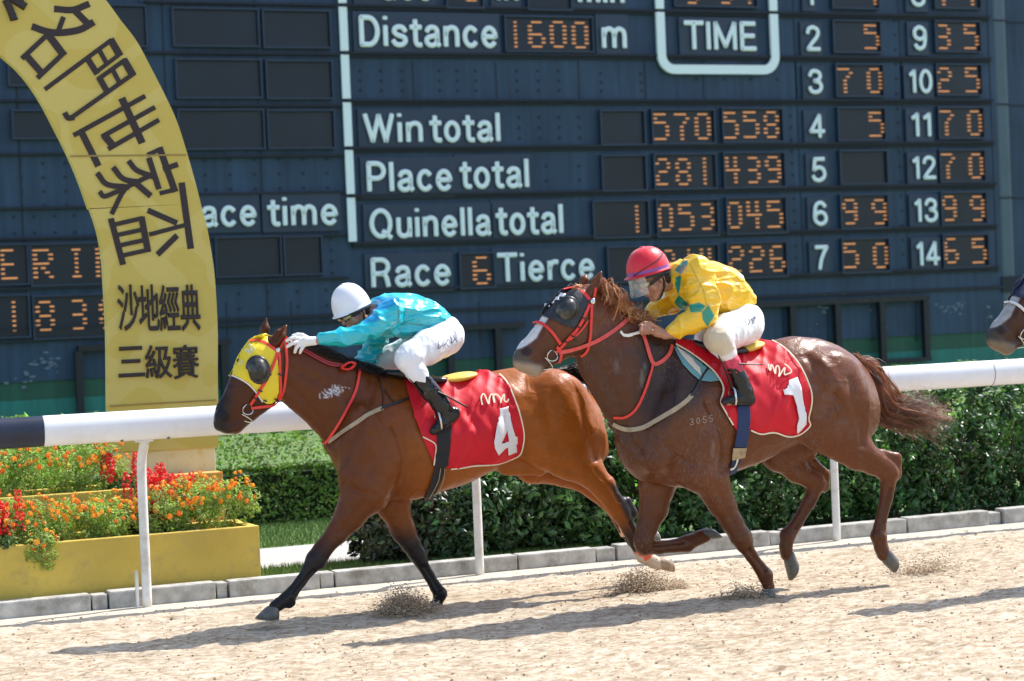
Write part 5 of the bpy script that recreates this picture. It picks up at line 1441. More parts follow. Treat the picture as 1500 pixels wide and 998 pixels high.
def stud(Hh, px, py, r, parent, mt=M_steel):
    h = Hh.hit(px, py)
    if h is None: return
    c, nn = h; c = c + nn * .018; k = mpp(c)
    bm = bmesh.new(); bmesh.ops.create_uvsphere(bm, u_segments=14, v_segments=8, radius=r * k)
    V = np.array([v.co[:] for v in bm.verts]) * [1, .4, 1]; Fc = [[v.index for v in f.verts] for f in bm.faces]; bm.free()
    MB().add(V + c, Fc).build('rosette', mt, parent, smooth=True)
stud(A, 406, 514, 3.8, bay)
# reins: two thin lines lying along the crest to the knot
M_rein = mat('dark red rubber rein', (.34, .03, .035), .5)
for dy in (0, 3.2):
    A.strap([(419, 494 + dy), (428, 503 + dy), (441, 511 + dy), (456, 519 + dy), (472, 528 + dy), (486, 533.5 + dy), (502, 535 + dy * .6)], 2.6, M_rein, 'rein', bay, .014, mirror=dy == 0)
b = MB()
kn = A.p(511, 536, -.12); kk = mpp(kn)
P = [kn + kk * np.array([9 * math.cos(a * 2) * (1 + .3 * math.sin(a * 3)), 3 * math.sin(a * 5), 5 * math.sin(a * 2 + .4)]) for a in np.linspace(0, 2 * PI, 44)]
b.tube(P, .011, 8, ry=.007).build('rein_knot', M_redst, bay, smooth=True)
A.strap([(526, 540), (523, 562), (517, 583), (508, 604), (497, 622), (486, 638), (478, 650)], 4.2, M_redst, 'martingale_strap', bay, .012)
b = A.strap([(482, 648), (497, 638), (514, 625), (532, 612), (551, 602), (560, 598)], 6.2, M_beige, 'breast_strap', bay, .01)
A.strap([(558, 599), (574, 593), (592, 587), (619, 577)], 3.6, M_blackl, 'breast_strap', bay, .011)
A.strap([(546, 546), (552, 552), (557, 562), (560, 575), (562, 590), (556, 602)], 1.8, M_blackl, 'wither_cord', bay, .010)
A.strap([(562, 572), (570, 582), (578, 592)], 1.6, M_blackl, 'wither_cord', bay, .010)
# saddle cloth, number, emblem, girth, saddle
CL4 = [(589, 547), (594, 566), (600, 589), (605, 606), (611, 624), (618, 641), (625, 656), (632, 672), (634, 681), (659, 685), (676, 683), (692, 680), (710, 679), (728, 677), (746, 670), (763, 662), (767, 644), (766, 630), (762, 614), (757, 598), (751, 582), (746, 570), (739, 559), (731, 552), (720, 548), (707, 547), (690, 551), (659, 560), (640, 556), (620, 551)]
A.patch(CL4, M_redcl, 'saddle_cloth', bay, .014, 2.5, True, .011)
A.strap([(618, 641), (628, 645), (637, 650), (637, 660), (634, 680)], 1.8, M_creamp, 'piping', bay, .024)
A.strap([(659, 685), (676, 683), (692, 680), (710, 679), (728, 677), (746, 670), (763, 662), (767, 644), (766, 630), (762, 614), (757, 598), (751, 582), (746, 570), (739, 559), (731, 552)], 2.2, M_creamp, 'piping', bay, .023)
FOUR = [(729, 600), (743, 597), (750, 621), (753, 637), (757, 638), (756, 647), (752, 649), (753, 660), (741, 664), (740, 654), (736, 655), (727, 664), (722, 655), (721, 648), (725, 624)]
A.patch(FOUR, M_wht, 'number', bay, .029, 3.0, True, .0030, holes=([(738, 631), (741, 645), (731, 648)],))
A.strap([(705, 597), (703, 586), (707, 581), (711, 590), (714, 597), (714, 586), (718, 580), (722, 588), (722, 595), (720, 585), (725, 582), (731, 588), (730, 595), (733, 586), (738, 580), (735, 590), (740, 592), (744, 587)], 2.2, M_creamp, 'emblem', bay, .037, n=60, thick=.002)
A.strap([(651, 620), (648, 650), (645, 682)], 21, M_blkweb, 'girth', bay, .028, n=18)
A.strap([(645, 680), (639, 700), (627, 728)], 17, M_blkweb, 'girth', bay, .016, n=16)
A.strap([(650, 684), (647, 704), (634, 726)], 1.0, M_beige, 'girth_stitching', bay, .022); A.strap([(644, 684), (640, 703), (627, 726)], 1.0, M_beige, 'girth_stitching', bay, .022)
# saddle: a thin race saddle with a raised yellow cantle pad
def saddle(Hh, parent, seat, pad, zoff=.0):
    S2 = Solid(.009)
    for sg in (-1, 1): S2.chain([Hh.n(*(q[0], q[1], q[2] * sg, q[3])) for q in seat], .03, 1.6)
    V2, Q2 = S2.mesh(); o = meshobj('saddle', V2, Q2, M_blackl, parent, smooth=True)
    (ax_, ay_), (bx_, by_) = pad[0], pad[1]; c0, c1 = Hh.p(ax_, ay_, 0), Hh.p(bx_, by_, 0); e = c1 - c0; L_ = np.linalg.norm(e); e /= L_; up_ = np.cross(e, (0, 1, 0)); up_ = up_ if up_[2] > 0 else -up_
    S3 = Solid(.006); S3.ell((c0 + c1) / 2, (L_ / 2, .15, pad[2]), np.array([e, (0, 1, 0), up_]), .01)
    V3, Q3 = S3.mesh(); meshobj('cantle_pad', V3, Q3, M_yelpad, o, smooth=True)
    return o
sad = saddle(A, bay, [(566, 546, .05, 5), (590, 548, .09, 6), (620, 556, .12, 6), (650, 557, .10, 5)], [(640, 560), (697, 547), .030])
# tail and mane
rt = [A.p(822, 541, 0), A.p(838, 548, 0), A.p(850, 556, 0)]
V, Fc, C = strands(rt, [[A.p(846, 539, 0), A.p(856, 550, 0)], [A.p(868, 552, .02), A.p(868, 572, .0)]], [A.p(895, 566, .05), A.p(893, 590, 0), A.p(884, 606, 0)], 900, 12, .0018, [(.014, .010, .010), (.02, .015, .013)], .012, .03, .012, 3)
meshobj('tail', V, Fc, M_hair, bay, smooth=True, col=C)
V, Fc, C = strands([A.p(424, 496, 0), A.p(470, 511, 0), A.p(520, 531, 0), A.p(556, 541, 0)], [[A.p(436, 500, -.03), A.p(480, 514, -.045), A.p(530, 535, -.06), A.p(560, 545, -.07)]], [A.p(440, 513, -.085), A.p(486, 528, -.11), A.p(536, 549, -.14), A.p(570, 560, -.16)], 700, 8, .0026, [(.012, .009, .008), (.022, .014, .011)], .008, .012, .006, 4)
meshobj('mane', V, Fc, M_hair, bay, smooth=True, col=C)
V, Fc, C = strands([A.p(402, 497, 0), A.p(394, 494, 0)], [[A.p(392, 494, -.01), A.p(386, 494, -.01)]], [A.p(384, 502, -.02), A.p(376, 503, .02)], 40, 6, .002, [(.012, .009, .008)], .006, .01, 0, 5)

# ------------------------------------------------------------------ the chestnut, number 1
B_ = Horse(11.80)
S = Solid(.0085)
B_.trunk(S, [(903, 645), (908, 618), (916, 590), (932, 552), (950, 522), (968, 500), (990, 495), (1040, 507), (1090, 513), (1110, 507), (1132, 498), (1160, 492), (1196, 495), (1228, 507), (1250, 522), (1266, 541), (1276, 562), (1281, 585), (1283, 604)],
         [(903, 650), (908, 666), (914, 680), (923, 693), (938, 704), (970, 713), (1020, 716), (1067, 694), (1088, 687), (1115, 677), (1145, 660), (1172, 648), (1190, 645), (1215, 655), (1245, 657), (1268, 648), (1279, 626), (1283, 608)],
         [(903, .05), (911, .13), (930, .19), (960, .225), (1010, .26), (1060, .285), (1120, .285), (1160, .265), (1210, .27), (1245, .24), (1270, .17), (1283, .05)])
B_.chain(S, [(876, 472, 0, 47), (904, 516, 0, 62), (932, 550, 0, 72), (962, 590, 0, 82)], .05, .42)
B_.chain(S, [(862, 440, 0, 24), (846, 459, 0, 36), (828, 481, 0, 38), (800, 504, 0, 29.5), (778, 519, 0, 22), (768, 527, 0, 18)], .03, .6)
for sg in (-1, 1):
    B_.chain(S, [(846, 490, sg * .035, 29), (838, 484, sg * .04, 22)], .03, .5)
    B_.chain(S, [(810, 470, sg * .045, 9), (796, 496, sg * .042, 6)], .02)
    S.ell(B_.p(769, 516, sg * .037), (.042, .027, .04), k=.02)
    S.ell(B_.p(769, 515, sg * .070), (.028, .022, .022), k=.01, sub=True)
    B_.chain(S, [(770, 537, sg * .012, 7), (783, 542, sg * .012, 9.5), (808, 526, sg * .02, 10), (836, 508, sg * .03, 13)], .02, 1.1)
S.cone(B_.p(764, 541, -.08), B_.p(787, 530, -.085), .003, .003, .006, sub=True)
B_.chain(S, [(764, 532, 0, 11), (772, 538, 0, 9)], .015, 1.1)
ear(B_, S, (868, 428), (881, 398), 8.5, -.055, -.065); ear(B_, S, (852, 418), (860, 402), 7, .05, .05)
B_.chain(S, [(1010, 612, NF, 48), (1030, 680, NF, 40)], .05, .5)
B_.chain(S, [(1040, 700, NF, 31), (1058, 738, NF, 20.5), (1072, 765, NF, 16), (1084, 785, NF, 15), (1090, 797, NF, 13)], .022, .85)
B_.chain(S, [(1089, 796, NF, 12), (1101, 815, NF, 9.2), (1113, 832, NF, 9.4), (1121, 843, NF, 12)], .012, .8)
B_.chain(S, [(1121, 843, NF, 10.5), (1126, 860, NF, 8.5), (1126, 866, NF, 9)], .012, .9)
S.cone(B_.p(1095, 783, NF), B_.p(1098, 793, NF), .026, .02, .02)
B_.chain(S, [(975, 670, FF, 44), (962, 712, FF, 29)], .04, .6)
B_.chain(S, [(962, 712, FF, 26), (957, 745, FF, 21.5), (949, 770, FF, 16.5), (943, 792, FF, 14.5), (944, 800, FF, 14)], .022, .85)
B_.chain(S, [(946, 801, FF, 12.5), (966, 802, FF, 10.2), (988, 800, FF, 9.5), (1006, 797, FF, 13)], .012, .8)
B_.chain(S, [(1007, 796, FF, 12), (1024, 788, FF, 10), (1032, 785, FF, 10.5)], .012, .9)
B_.chain(S, [(1215, 570, NH, 58), (1212, 615, NH, 48), (1238, 640, NH, 36), (1258, 664, NH, 25)], .05, .5)
B_.chain(S, [(1256, 662, NH, 26), (1278, 676, NH, 19), (1298, 688, NH, 16), (1303, 694, NH, 15)], .025, .75)
B_.chain(S, [(1290, 664, NH, 7), (1313, 671, NH, 8), (1314, 696, NH, 8)], .015, .8)
B_.chain(S, [(1303, 694, NH, 14), (1299, 728, NH, 10), (1291, 760, NH, 8.8), (1289, 772, NH, 9.5), (1287, 785, NH, 13)], .014, .8)
B_.chain(S, [(1287, 786, NH, 12), (1291, 803, NH, 10.5), (1295, 812, NH, 11)], .012, .9)
B_.chain(S, [(1168, 640, FH, 40), (1140, 664, FH, 26), (1165, 688, FH, 18), (1192, 703, FH, 14.5), (1198, 709, FH, 14)], .03, .75)
B_.chain(S, [(1168, 656, FH, 9), (1190, 679, FH, 9), (1207, 696, FH, 8.5), (1208, 714, FH, 8)], .015, .8)
B_.chain(S, [(1197, 710, FH, 13), (1184, 737, FH, 10), (1168, 765, FH, 8.8), (1154, 784, FH, 12)], .014, .8)
B_.chain(S, [(1154, 785, FH, 11.5), (1151, 802, FH, 9.5), (1153, 812, FH, 10.5)], .012, .9)
for (a, b, r, dp) in (((1046, 620), (1052, 690), 9, -.262), ((1170, 580), (1176, 640), 10, -.27), ((1200, 650), (1232, 676), 5, -.21)):
    S.cone(B_.p(*a, dp - .045), B_.p(*b, dp - .03), r * .0045, r * .0045, .04, sub=True)
S.cone(B_.p(918, 590, -.19), B_.p(995, 560, -.235), .03, .03, .05, sub=True)
S.cone(B_.p(880, 545, -.15), B_.p(916, 630, -.19), .022, .022, .035, sub=True)
S.cone(B_.p(985, 595, -.16), B_.p(960, 670, -.155), .085, .09, .10)
S.cone(B_.p(1030, 650, -.165), B_.p(1020, 695, -.16), .09, .09, .08)
for pts in ([(1188, 545), (1198, 560), (1206, 572)], [(1222, 580), (1232, 594), (1236, 612)], [(1208, 592), (1212, 606)]):      # hollows between the quarter muscles
    q = [B_.p(a, b, -.285) for a, b in pts]
    for u, v in zip(q[:-1], q[1:]): S.cone(u, v, .026, .026, .03, sub=True)
for sg in (-1, 1):
    for (a, b, r, yo) in ((1083, 782, 6.5, NF), (1089, 795, 5.5, NF), (1120, 840, 6, NF), (944, 792, 6, FF), (950, 803, 5, FF), (1008, 796, 6, FF), (1300, 690, 6.5, NH), (1302, 703, 5.5, NH), (1287, 784, 6.5, NH), (1196, 706, 6, FH), (1153, 785, 6, FH)):
        c, r_ = B_.n(a, b, yo, r); S.ell(c + np.array([0, .031 * sg, 0]), (r_, r_ * .8, r_), k=.008)
    for a, b, yo in (((1096, 804), (1120, 836), NF), ((956, 799), (1000, 795), FF), ((1304, 716), (1293, 766), NH), ((1194, 729), (1164, 774), FH)):
        w_ = .029 * sg; S.cone(B_.p(*a, yo + w_), B_.p(*b, yo + w_ * .95), .011, .009, .012, sub=True)
V, Q = S.mesh(); V = smoothV(V, Q, 2, .35); V = relief(V, Q, B_, .005, CHE_LINES)
B_.bvh(V, Q)
px, py = proj(V); nz = vnoise(V, (6, 6, 6))
base = np.tile(np.array([.135, .040, .0125]), (len(V), 1))
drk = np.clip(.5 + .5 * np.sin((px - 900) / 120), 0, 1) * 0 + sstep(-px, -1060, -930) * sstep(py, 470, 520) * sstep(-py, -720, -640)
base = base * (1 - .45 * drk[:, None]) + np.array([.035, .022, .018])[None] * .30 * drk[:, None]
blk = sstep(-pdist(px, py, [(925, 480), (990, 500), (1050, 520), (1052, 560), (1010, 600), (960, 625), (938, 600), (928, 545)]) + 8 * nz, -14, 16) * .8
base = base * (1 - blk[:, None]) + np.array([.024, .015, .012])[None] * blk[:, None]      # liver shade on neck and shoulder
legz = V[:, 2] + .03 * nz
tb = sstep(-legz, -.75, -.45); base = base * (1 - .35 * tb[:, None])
sweat_sheen = sstep(vnoise(V, (30, 30, 9)) + .5 * vnoise(V, (70, 70, 22)) - 1.4 * np.hypot((px - 922) / 42, (py - 550) / 70), -.5, .6) * .55 * (V[:, 1] < B_.Y0)
sweat_sheen = np.maximum(sweat_sheen, .35 * sstep(vnoise(V, (34, 34, 9)) - 1.2 * np.hypot((px - 1040) / 26, (py - 660) / 60), -.6, .6) * (V[:, 1] < B_.Y0))
sweat_sheen = np.maximum(sweat_sheen, .42 * sstep(vnoise(V, (20, 20, 20)) + .5 * vnoise(V, (60, 60, 60)) - 1.1 * np.hypot((px - 1215) / 55, (py - 580) / 75), -.7, .5) * (V[:, 1] < B_.Y0) * .35)
base = base * (1 - sweat_sheen[:, None]) + np.array([.22, .185, .165])[None] * sweat_sheen[:, None]                # dried sweat on neck and shoulder; skin sheen painted on the rump
blaze = sstep(-(pdist(px, py, [(792, 462), (803, 466), (794, 480), (785, 496), (774, 504), (764, 510), (753, 512), (757, 504), (770, 490), (781, 476)])), -1.5, 1.2) * (V[:, 1] < B_.Y0 + .03)
mz = sstep(-(px - .35 * (py - 520)), -782, -768); base = base * (1 - mz[:, None]) + np.array([.075, .06, .055])[None] * mz[:, None]
pk = sstep(py - .15 * (px - 760), 526, 536) * sstep(-px, -800, -788); base = base * (1 - pk[:, None]) + np.array([.34, .25, .17])[None] * pk[:, None]
base = base * (1 - blaze[:, None]) + np.array([.62, .60, .57])[None] * blaze[:, None]
nost = sstep(-np.hypot((px - 771) / 10, (py - 515) / 8.5), -1.1, -.6); base = base * (1 - nost[:, None]) + np.array([.022, .006, .006])[None] * nost[:, None]
che = thing('race_horse', (6.6, B_.Y0, 0), 'galloping chestnut race horse with black blinker hood and red number 1 cloth', 'horse', 'race horses galloping on the track')
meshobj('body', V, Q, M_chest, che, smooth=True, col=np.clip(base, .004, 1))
B_.hoof((1126, 864, 10), (1110, 880), (1134, 881), NF, che); B_.hoof((1033, 784, 11), (1056, 788), (1036, 773), FF, che)
B_.hoof((1297, 813, 11.5), (1309, 839), (1314, 819), NH, che); B_.hoof((1155, 814, 11), (1157, 850), (1168, 826), FH, che)
hood2 = B_.patch([(836, 417), (826, 424), (816, 431), (807, 438), (798, 449), (792, 461), (803, 466), (816, 472), (828, 478), (840, 481), (848, 472), (854, 462), (860, 447), (862, 436), (858, 428), (846, 421)], M_blkh, 'blinker_hood', che, .007, 3.0, True, .002)
cup(B_, 831, 454, 16, 19, che, -1, 1.2); cup(B_, 831, 454, 16, 19, che, 1, 1.2)
B_.patch([(796, 456), (800, 447), (806, 445), (806, 440), (812, 441), (813, 436), (819, 436), (820, 431), (829, 432), (827, 436), (821, 436), (819, 441), (814, 441), (812, 446), (807, 446), (806, 451), (801, 450), (799, 456)], M_wht, 'hood_mark', che, .012, 3.0, False)
br2 = bridle_root(B_, che, [(826, 424), (836, 421), (847, 424), (856, 431), (863, 440)], 5.6, M_redst)
for pts, w, mm in (([(863, 446), (858, 457), (852, 470), (844, 483), (836, 492), (826, 503), (814, 516)], 4.8, M_redst), ([(784, 473), (793, 474), (803, 481), (812, 492), (820, 504)], 4.6, M_redst),
                   ([(866, 447), (865, 464), (864, 484), (862, 504), (858, 516), (851, 521)], 4.4, M_redst), ([(818, 517), (836, 513), (856, 506), (874, 500), (894, 488), (910, 476), (924, 463)], 6, M_pinkst), ([(868, 440), (870, 430), (874, 422)], 4, M_redst),
                   ([(814, 508), (820, 512), (822, 520), (819, 532)], 5, M_redst), ([(860, 470), (852, 482), (842, 492), (834, 497)], 3, M_redst)):
    B_.strap(pts, w, mm, 'bridle_strap', che, .012, thick=.003)
for p in ((846, 480, 6), (838, 492, 6), (853, 466, 5), (842, 498, 4), (828, 500, 5)):
    B_.strap([(p[0] - p[2] * .5, p[1] - 1.4), (p[0] + p[2] * .5, p[1] + 1.4)], 2.2, M_blackl, 'keeper', che, .019, n=4, mirror=False)
ring(B_, 809, 521, 8, che, yo=-.085); B_.strap([(798, 524), (806, 532), (811, 540), (806, 541), (796, 542)], 1.3, M_steel, 'bit', che, .01, free=True, yo=-.07)
stud(B_, 866, 443, 4.6, che)
B_.strap([(940, 488), (944, 500), (949, 515), (955, 531), (960, 534), (972, 527), (980, 517), (983, 506)], 6, M_pinkst, 'rein', che, .012)
B_.strap([(955, 533), (951, 550), (945, 570), (936, 592), (925, 606), (912, 612), (899, 611)], 4, M_redst, 'martingale_strap', che, .012)
B_.strap([(899, 620), (910, 627), (926, 630), (945, 626), (965, 615), (985, 602), (1004, 588), (1012, 580)], 7, M_beige, 'breast_strap', che, .011)
B_.strap([(1010, 581), (1018, 571), (1027, 553), (1035, 542), (1045, 532)], 3.2, M_blackl, 'breast_strap', che, .014)
B_.strap([(989, 540), (991, 560), (990, 580), (989, 600)], 2, M_blackl, 'wither_cord', che, .008)
# numnah layers under the front of the cloth
B_.patch([(986, 508), (992, 520), (1000, 535), (1012, 548), (1024, 558), (1040, 560), (1056, 558), (1050, 550), (1030, 536), (1008, 518)], M_turq, 'numnah', che, .012, 3.0, True)
B_.patch([(990, 508), (998, 522), (1010, 536), (1022, 548), (1026, 552), (1024, 540), (1010, 524)], mat('sheepskin pad', (.62, .56, .48), .9), 'pad', che, .018, 3.0, True)
CL1 = [(988, 499), (988, 506), (1000, 513), (1012, 521), (1022, 528), (1034, 537), (1046, 548), (1055, 562), (1058, 572), (1056, 581), (1053, 590), (1059, 601), (1066, 612), (1072, 622), (1080, 634), (1098, 630), (1112, 635), (1122, 633), (1132, 632), (1142, 635), (1153, 638), (1168, 635), (1178, 629), (1187, 621), (1181, 614), (1185, 600), (1187, 588), (1186, 574), (1182, 562), (1177, 550), (1171, 539), (1163, 528), (1154, 518), (1143, 509), (1132, 503), (1114, 501), (1098, 508), (1080, 512), (1050, 512), (1020, 505)]
B_.patch(CL1, M_redcl, 'saddle_cloth', che, .014, 2.5, True, .011)
B_.strap([(988, 506), (1000, 513), (1012, 521), (1022, 528), (1034, 537), (1046, 548), (1055, 562), (1058, 572), (1056, 581), (1053, 590), (1059, 601), (1066, 612), (1072, 622)], 2.2, M_creamp, 'piping', che, .022)
B_.strap([(1098, 630), (1112, 635), (1122, 633), (1132, 632), (1142, 635), (1153, 638), (1168, 635), (1178, 629), (1187, 621), (1181, 614), (1185, 600), (1187, 588), (1186, 574), (1182, 562), (1177, 550), (1171, 539), (1163, 528), (1154, 518), (1143, 509), (1132, 503)], 2.2, M_creamp, 'piping', che, .022)
ONE = [(1144, 572), (1152, 569), (1153, 560), (1165, 555), (1171, 570), (1175, 587), (1177, 604), (1176, 620), (1170, 627), (1164, 632), (1163, 622), (1166, 612), (1163, 596), (1158, 580), (1147, 580)]
B_.patch(ONE, M_wht, 'number', che, .030, 3.0, True, .003)
B_.strap([(1124, 538), (1125, 548), (1128, 538), (1131, 546), (1133, 552), (1134, 542), (1138, 540), (1139, 548), (1137, 556), (1142, 548), (1147, 541), (1145, 552), (1150, 551), (1157, 548), (1152, 541), (1146, 537)], 2.2, M_creamp, 'emblem', che, .035, n=60, thick=.002)
B_.strap([(1087, 596), (1088, 612), (1086, 632), (1083, 652)], 20, M_bluweb, 'girth', che, .027, n=18)
B_.strap([(1083, 650), (1079, 668), (1070, 692)], 17, M_bluweb, 'girth', che, .016, n=16)
B_.strap([(1082, 654), (1080, 662), (1079, 669)], 22, M_buckle, 'girth_buckle', che, .027, n=8, mirror=False); B_.strap([(1078, 668), (1074, 680), (1065, 690)], 3, M_creamp, 'girth_tab', che, .026, mirror=False)
saddle(B_, che, [(1015, 503, .06, 6), (1040, 510, .10, 7), (1065, 516, .13, 7), (1092, 514, .10, 5)], [(1068, 516), (1115, 502), .032])
M_brand = mat('old brand hair', (.30, .24, .20), .7)
for i, ch in enumerate('3055'):
    for st in GLY[ch][1]:
        q = [(1013 + 9.5 * i + (u - .27) * 13, 618 - 1.6 * i - (v - .5) * 11) for u, v in st]
        B_.strap(q, 1.1, M_brand, 'brand_stroke', che, .001, n=max(6, len(q) // 2), thick=.0015, mirror=False)
# tail streaming back
rt = [B_.p(1250, 522, 0), B_.p(1262, 533, 0), B_.p(1274, 548, 0)]
hc = [(.34, .11, .042), (.24, .075, .032), (.44, .19, .10), (.15, .055, .03)]
V, Fc, C = strands(rt, [[B_.p(1284, 535, 0), B_.p(1284, 560, -.03), B_.p(1281, 585, -.05)], [B_.p(1306, 576, .0), B_.p(1298, 596, -.04), B_.p(1286, 612, -.06)], [B_.p(1336, 596, .02), B_.p(1330, 607, -.02), B_.p(1318, 622, -.02)]],
                   [B_.p(1412, 600, .04), B_.p(1406, 616, 0), B_.p(1394, 646, .02), B_.p(1352, 650, 0)], 2200, 16, .0017, hc, .014, .035, .012, 8, 46)
meshobj('tail', V, Fc, M_hair, che, smooth=True, col=C)
V, Fc, C = strands([B_.p(1310, 590, 0), B_.p(1330, 600, 0)], [[B_.p(1340, 588, .04), B_.p(1345, 610, 0)]], [B_.p(1372, 572, .06), B_.p(1408, 606, 0), B_.p(1398, 662, 0)], 420, 12, .0011, [(.26, .17, .12), (.15, .06, .04)], .03, .03, .03, 9)
meshobj('tail_wisps', V, Fc, M_hair, che, smooth=True, col=C)
# mane blown back off the crest
mc = [(.62, .25, .085), (.48, .17, .06), (.80, .43, .20), (.30, .10, .04)]
V, Fc, C = strands([B_.p(868, 424, -.01), B_.p(884, 424, 0), B_.p(905, 440, 0), B_.p(925, 458, 0), B_.p(942, 476, 0)],
                   [[B_.p(880, 417, -.03), B_.p(896, 416, -.06), B_.p(914, 436, -.07), B_.p(932, 460, -.06), B_.p(950, 474, -.04)], [B_.p(888, 430, -.09), B_.p(904, 436, -.11), B_.p(916, 452, -.12), B_.p(934, 468, -.10), B_.p(956, 470, -.06)]],
                   [B_.p(884, 446, -.13), B_.p(898, 464, -.15), B_.p(922, 462, -.15), B_.p(930, 444, -.10), B_.p(962, 450, -.05), B_.p(968, 470, -.05)], 1500, 14, .0018, mc, .010, .034, .018, 10, 60)
meshobj('mane', V, Fc, M_hair, che, smooth=True, col=C)
V, Fc, C = strands([B_.p(852, 420, 0), B_.p(866, 424, 0)], [[B_.p(842, 420, -.03), B_.p(858, 428, -.04)]], [B_.p(840, 427, -.05), B_.p(862, 440, -.07)], 90, 8, .0024, mc, .008, .012, .012, 12)
meshobj('forelock', V, Fc, M_hair, che, smooth=True, col=C)

# ------------------------------------------------------------------ the third horse entering the picture: the same build further back
third = bpy.data.objects.new('race_horse', None); COL.objects.link(third); third.empty_display_size = .2
delta = np.array([2.974, -.80, 0]); third.location = Vector(ORG[che] + delta); ORG[third] = ORG[che] + delta
tag(third, 'brown race horse with white blaze, only its muzzle and navy hood coming into view', 'horse', 'race horses galloping on the track')
M_brown3 = coat('dark brown coat', .34, .34, fleck=.1)
for n_ in M_brown3.node_tree.nodes:
    if n_.type == 'MAP_RANGE' and abs(n_.inputs[3].default_value - .9) < .01: n_.inputs[3].default_value = .42; n_.inputs[4].default_value = .62
swap = {M_chest: M_brown3, M_blkh: M_navyh, M_redst: mat('white bridle webbing', (.66, .64, .6), .6), M_pinkst: mat('cream rein', (.6, .55, .48), .6), M_cup: M_navyh}
def copy_child(o, par):
    if o.name.split('.')[0] in ('hood_mark', 'number', 'emblem', 'brand_stroke', 'girth_tab'): return
    c = o.copy(); COL.objects.link(c); c.parent = par
    if o.data and o.data.materials and o.data.materials[0] in swap:
        c.material_slots[0].link = 'OBJECT'; c.material_slots[0].material = swap[o.data.materials[0]]
    for g in o.children: copy_child(g, c)
for ch in list(che.children): copy_child(ch, third)

# ================================================================== JOCKEYS
M_skin = mat('tanned skin', (.42, .20, .125), .5, sss=.15, attr=True, var=.06, vscale=40)
M_cyan = mat('turquoise satin', (.0, .34, .42), .24, spec=.9, attr=True, bump=.012, bscale=15, bdetail=1., bstretch=(1, .6, 1.9))
M_gold2 = mat('yellow satin', (.7, .42, .02), .27, spec=.8, attr=True, bump=.012, bscale=15, bdetail=1., bstretch=(1, .6, 1.9))
M_breech = mat('white nylon breeches', (.80, .80, .82), .4, attr=True, bump=.006, bscale=26, bstretch=(1, 1, .5))
M_boot = mat('black patent boot', (.010, .010, .011), .2, spec=.45, attr=True, bump=.002, bscale=30)
M_sock = mat('pink red sock', (.62, .05, .10), .7, var=.25, vscale=40)
M_glove = mat('thin white glove', (.78, .76, .72), .6, bump=.0015, bscale=120)
M_helw = mat('white helmet', (.76, .76, .80), .3, coat=.3)
M_helr = mat('red silk helmet cover', (.66, .012, .025), .38, attr=True, sheen=.2, bump=.002, bscale=30)
M_lens = mat('amber goggle lens', (.42, .32, .10), .12, spec=.8, coat=.5)
M_strap = mat('black elastic strap', (.012, .012, .014), .6)
M_whip = mat('white whip grip', (.72, .70, .64), .5)
M_scrib = mat('blue black ink', (.03, .035, .10), .6)
def visor_material():
    mt = bpy.data.materials.new('clear visor'); mt.use_nodes = True; nt = mt.node_tree; b = nt.nodes['Principled BSDF']
    b.inputs['Base Color'].default_value = (.75, .78, .74, 1); b.inputs['Roughness'].default_value = .12; b.inputs['Specular IOR Level'].default_value = .8
    tr = nt.nodes.new('ShaderNodeBsdfTransparent'); mx = nt.nodes.new('ShaderNodeMixShader'); mx.inputs[0].default_value = .22
    nt.links.new(tr.outputs[0], mx.inputs[1]); nt.links.new(b.outputs[0], mx.inputs[2]); nt.links.new(mx.outputs[0], nt.nodes['Material Output'].inputs[0])
    return mt
M_visor = visor_material()

def garment(Hh, name, chains, mt, parent, h=.006, wr=.0, wscale=(16, 10, 22), colorf=None, extra=None, base=(.5, .5, .5), ridge=None):
    S = Solid(h)
    for pts, k, ky in chains: S.chain([Hh.n(*q) for q in pts], k, ky)
    if extra: extra(S)
    V, Q = S.mesh(); V = smoothV(V, Q, 1, .35)
    if wr:
        N = vnormals(V, Q)
        d = wr * (1.5 * (1 - np.abs(vnoise(V, wscale))) ** 3 + .7 * (1 - np.abs(vnoise(V + 4, np.array(wscale) * 1.7))) ** 2 + .7 * vnoise(V + 9, np.array(wscale) * .6) - .6)
        V = V + N * d[:, None]; V = smoothV(V, Q, 3, .45)
    col = np.tile(np.array(base), (len(V), 1))
    if colorf is not None: col = colorf(V, col)
    o = meshobj(name, V, Q, mt, parent, smooth=True, col=np.clip(col, .003, 1))
    return o, V, Q

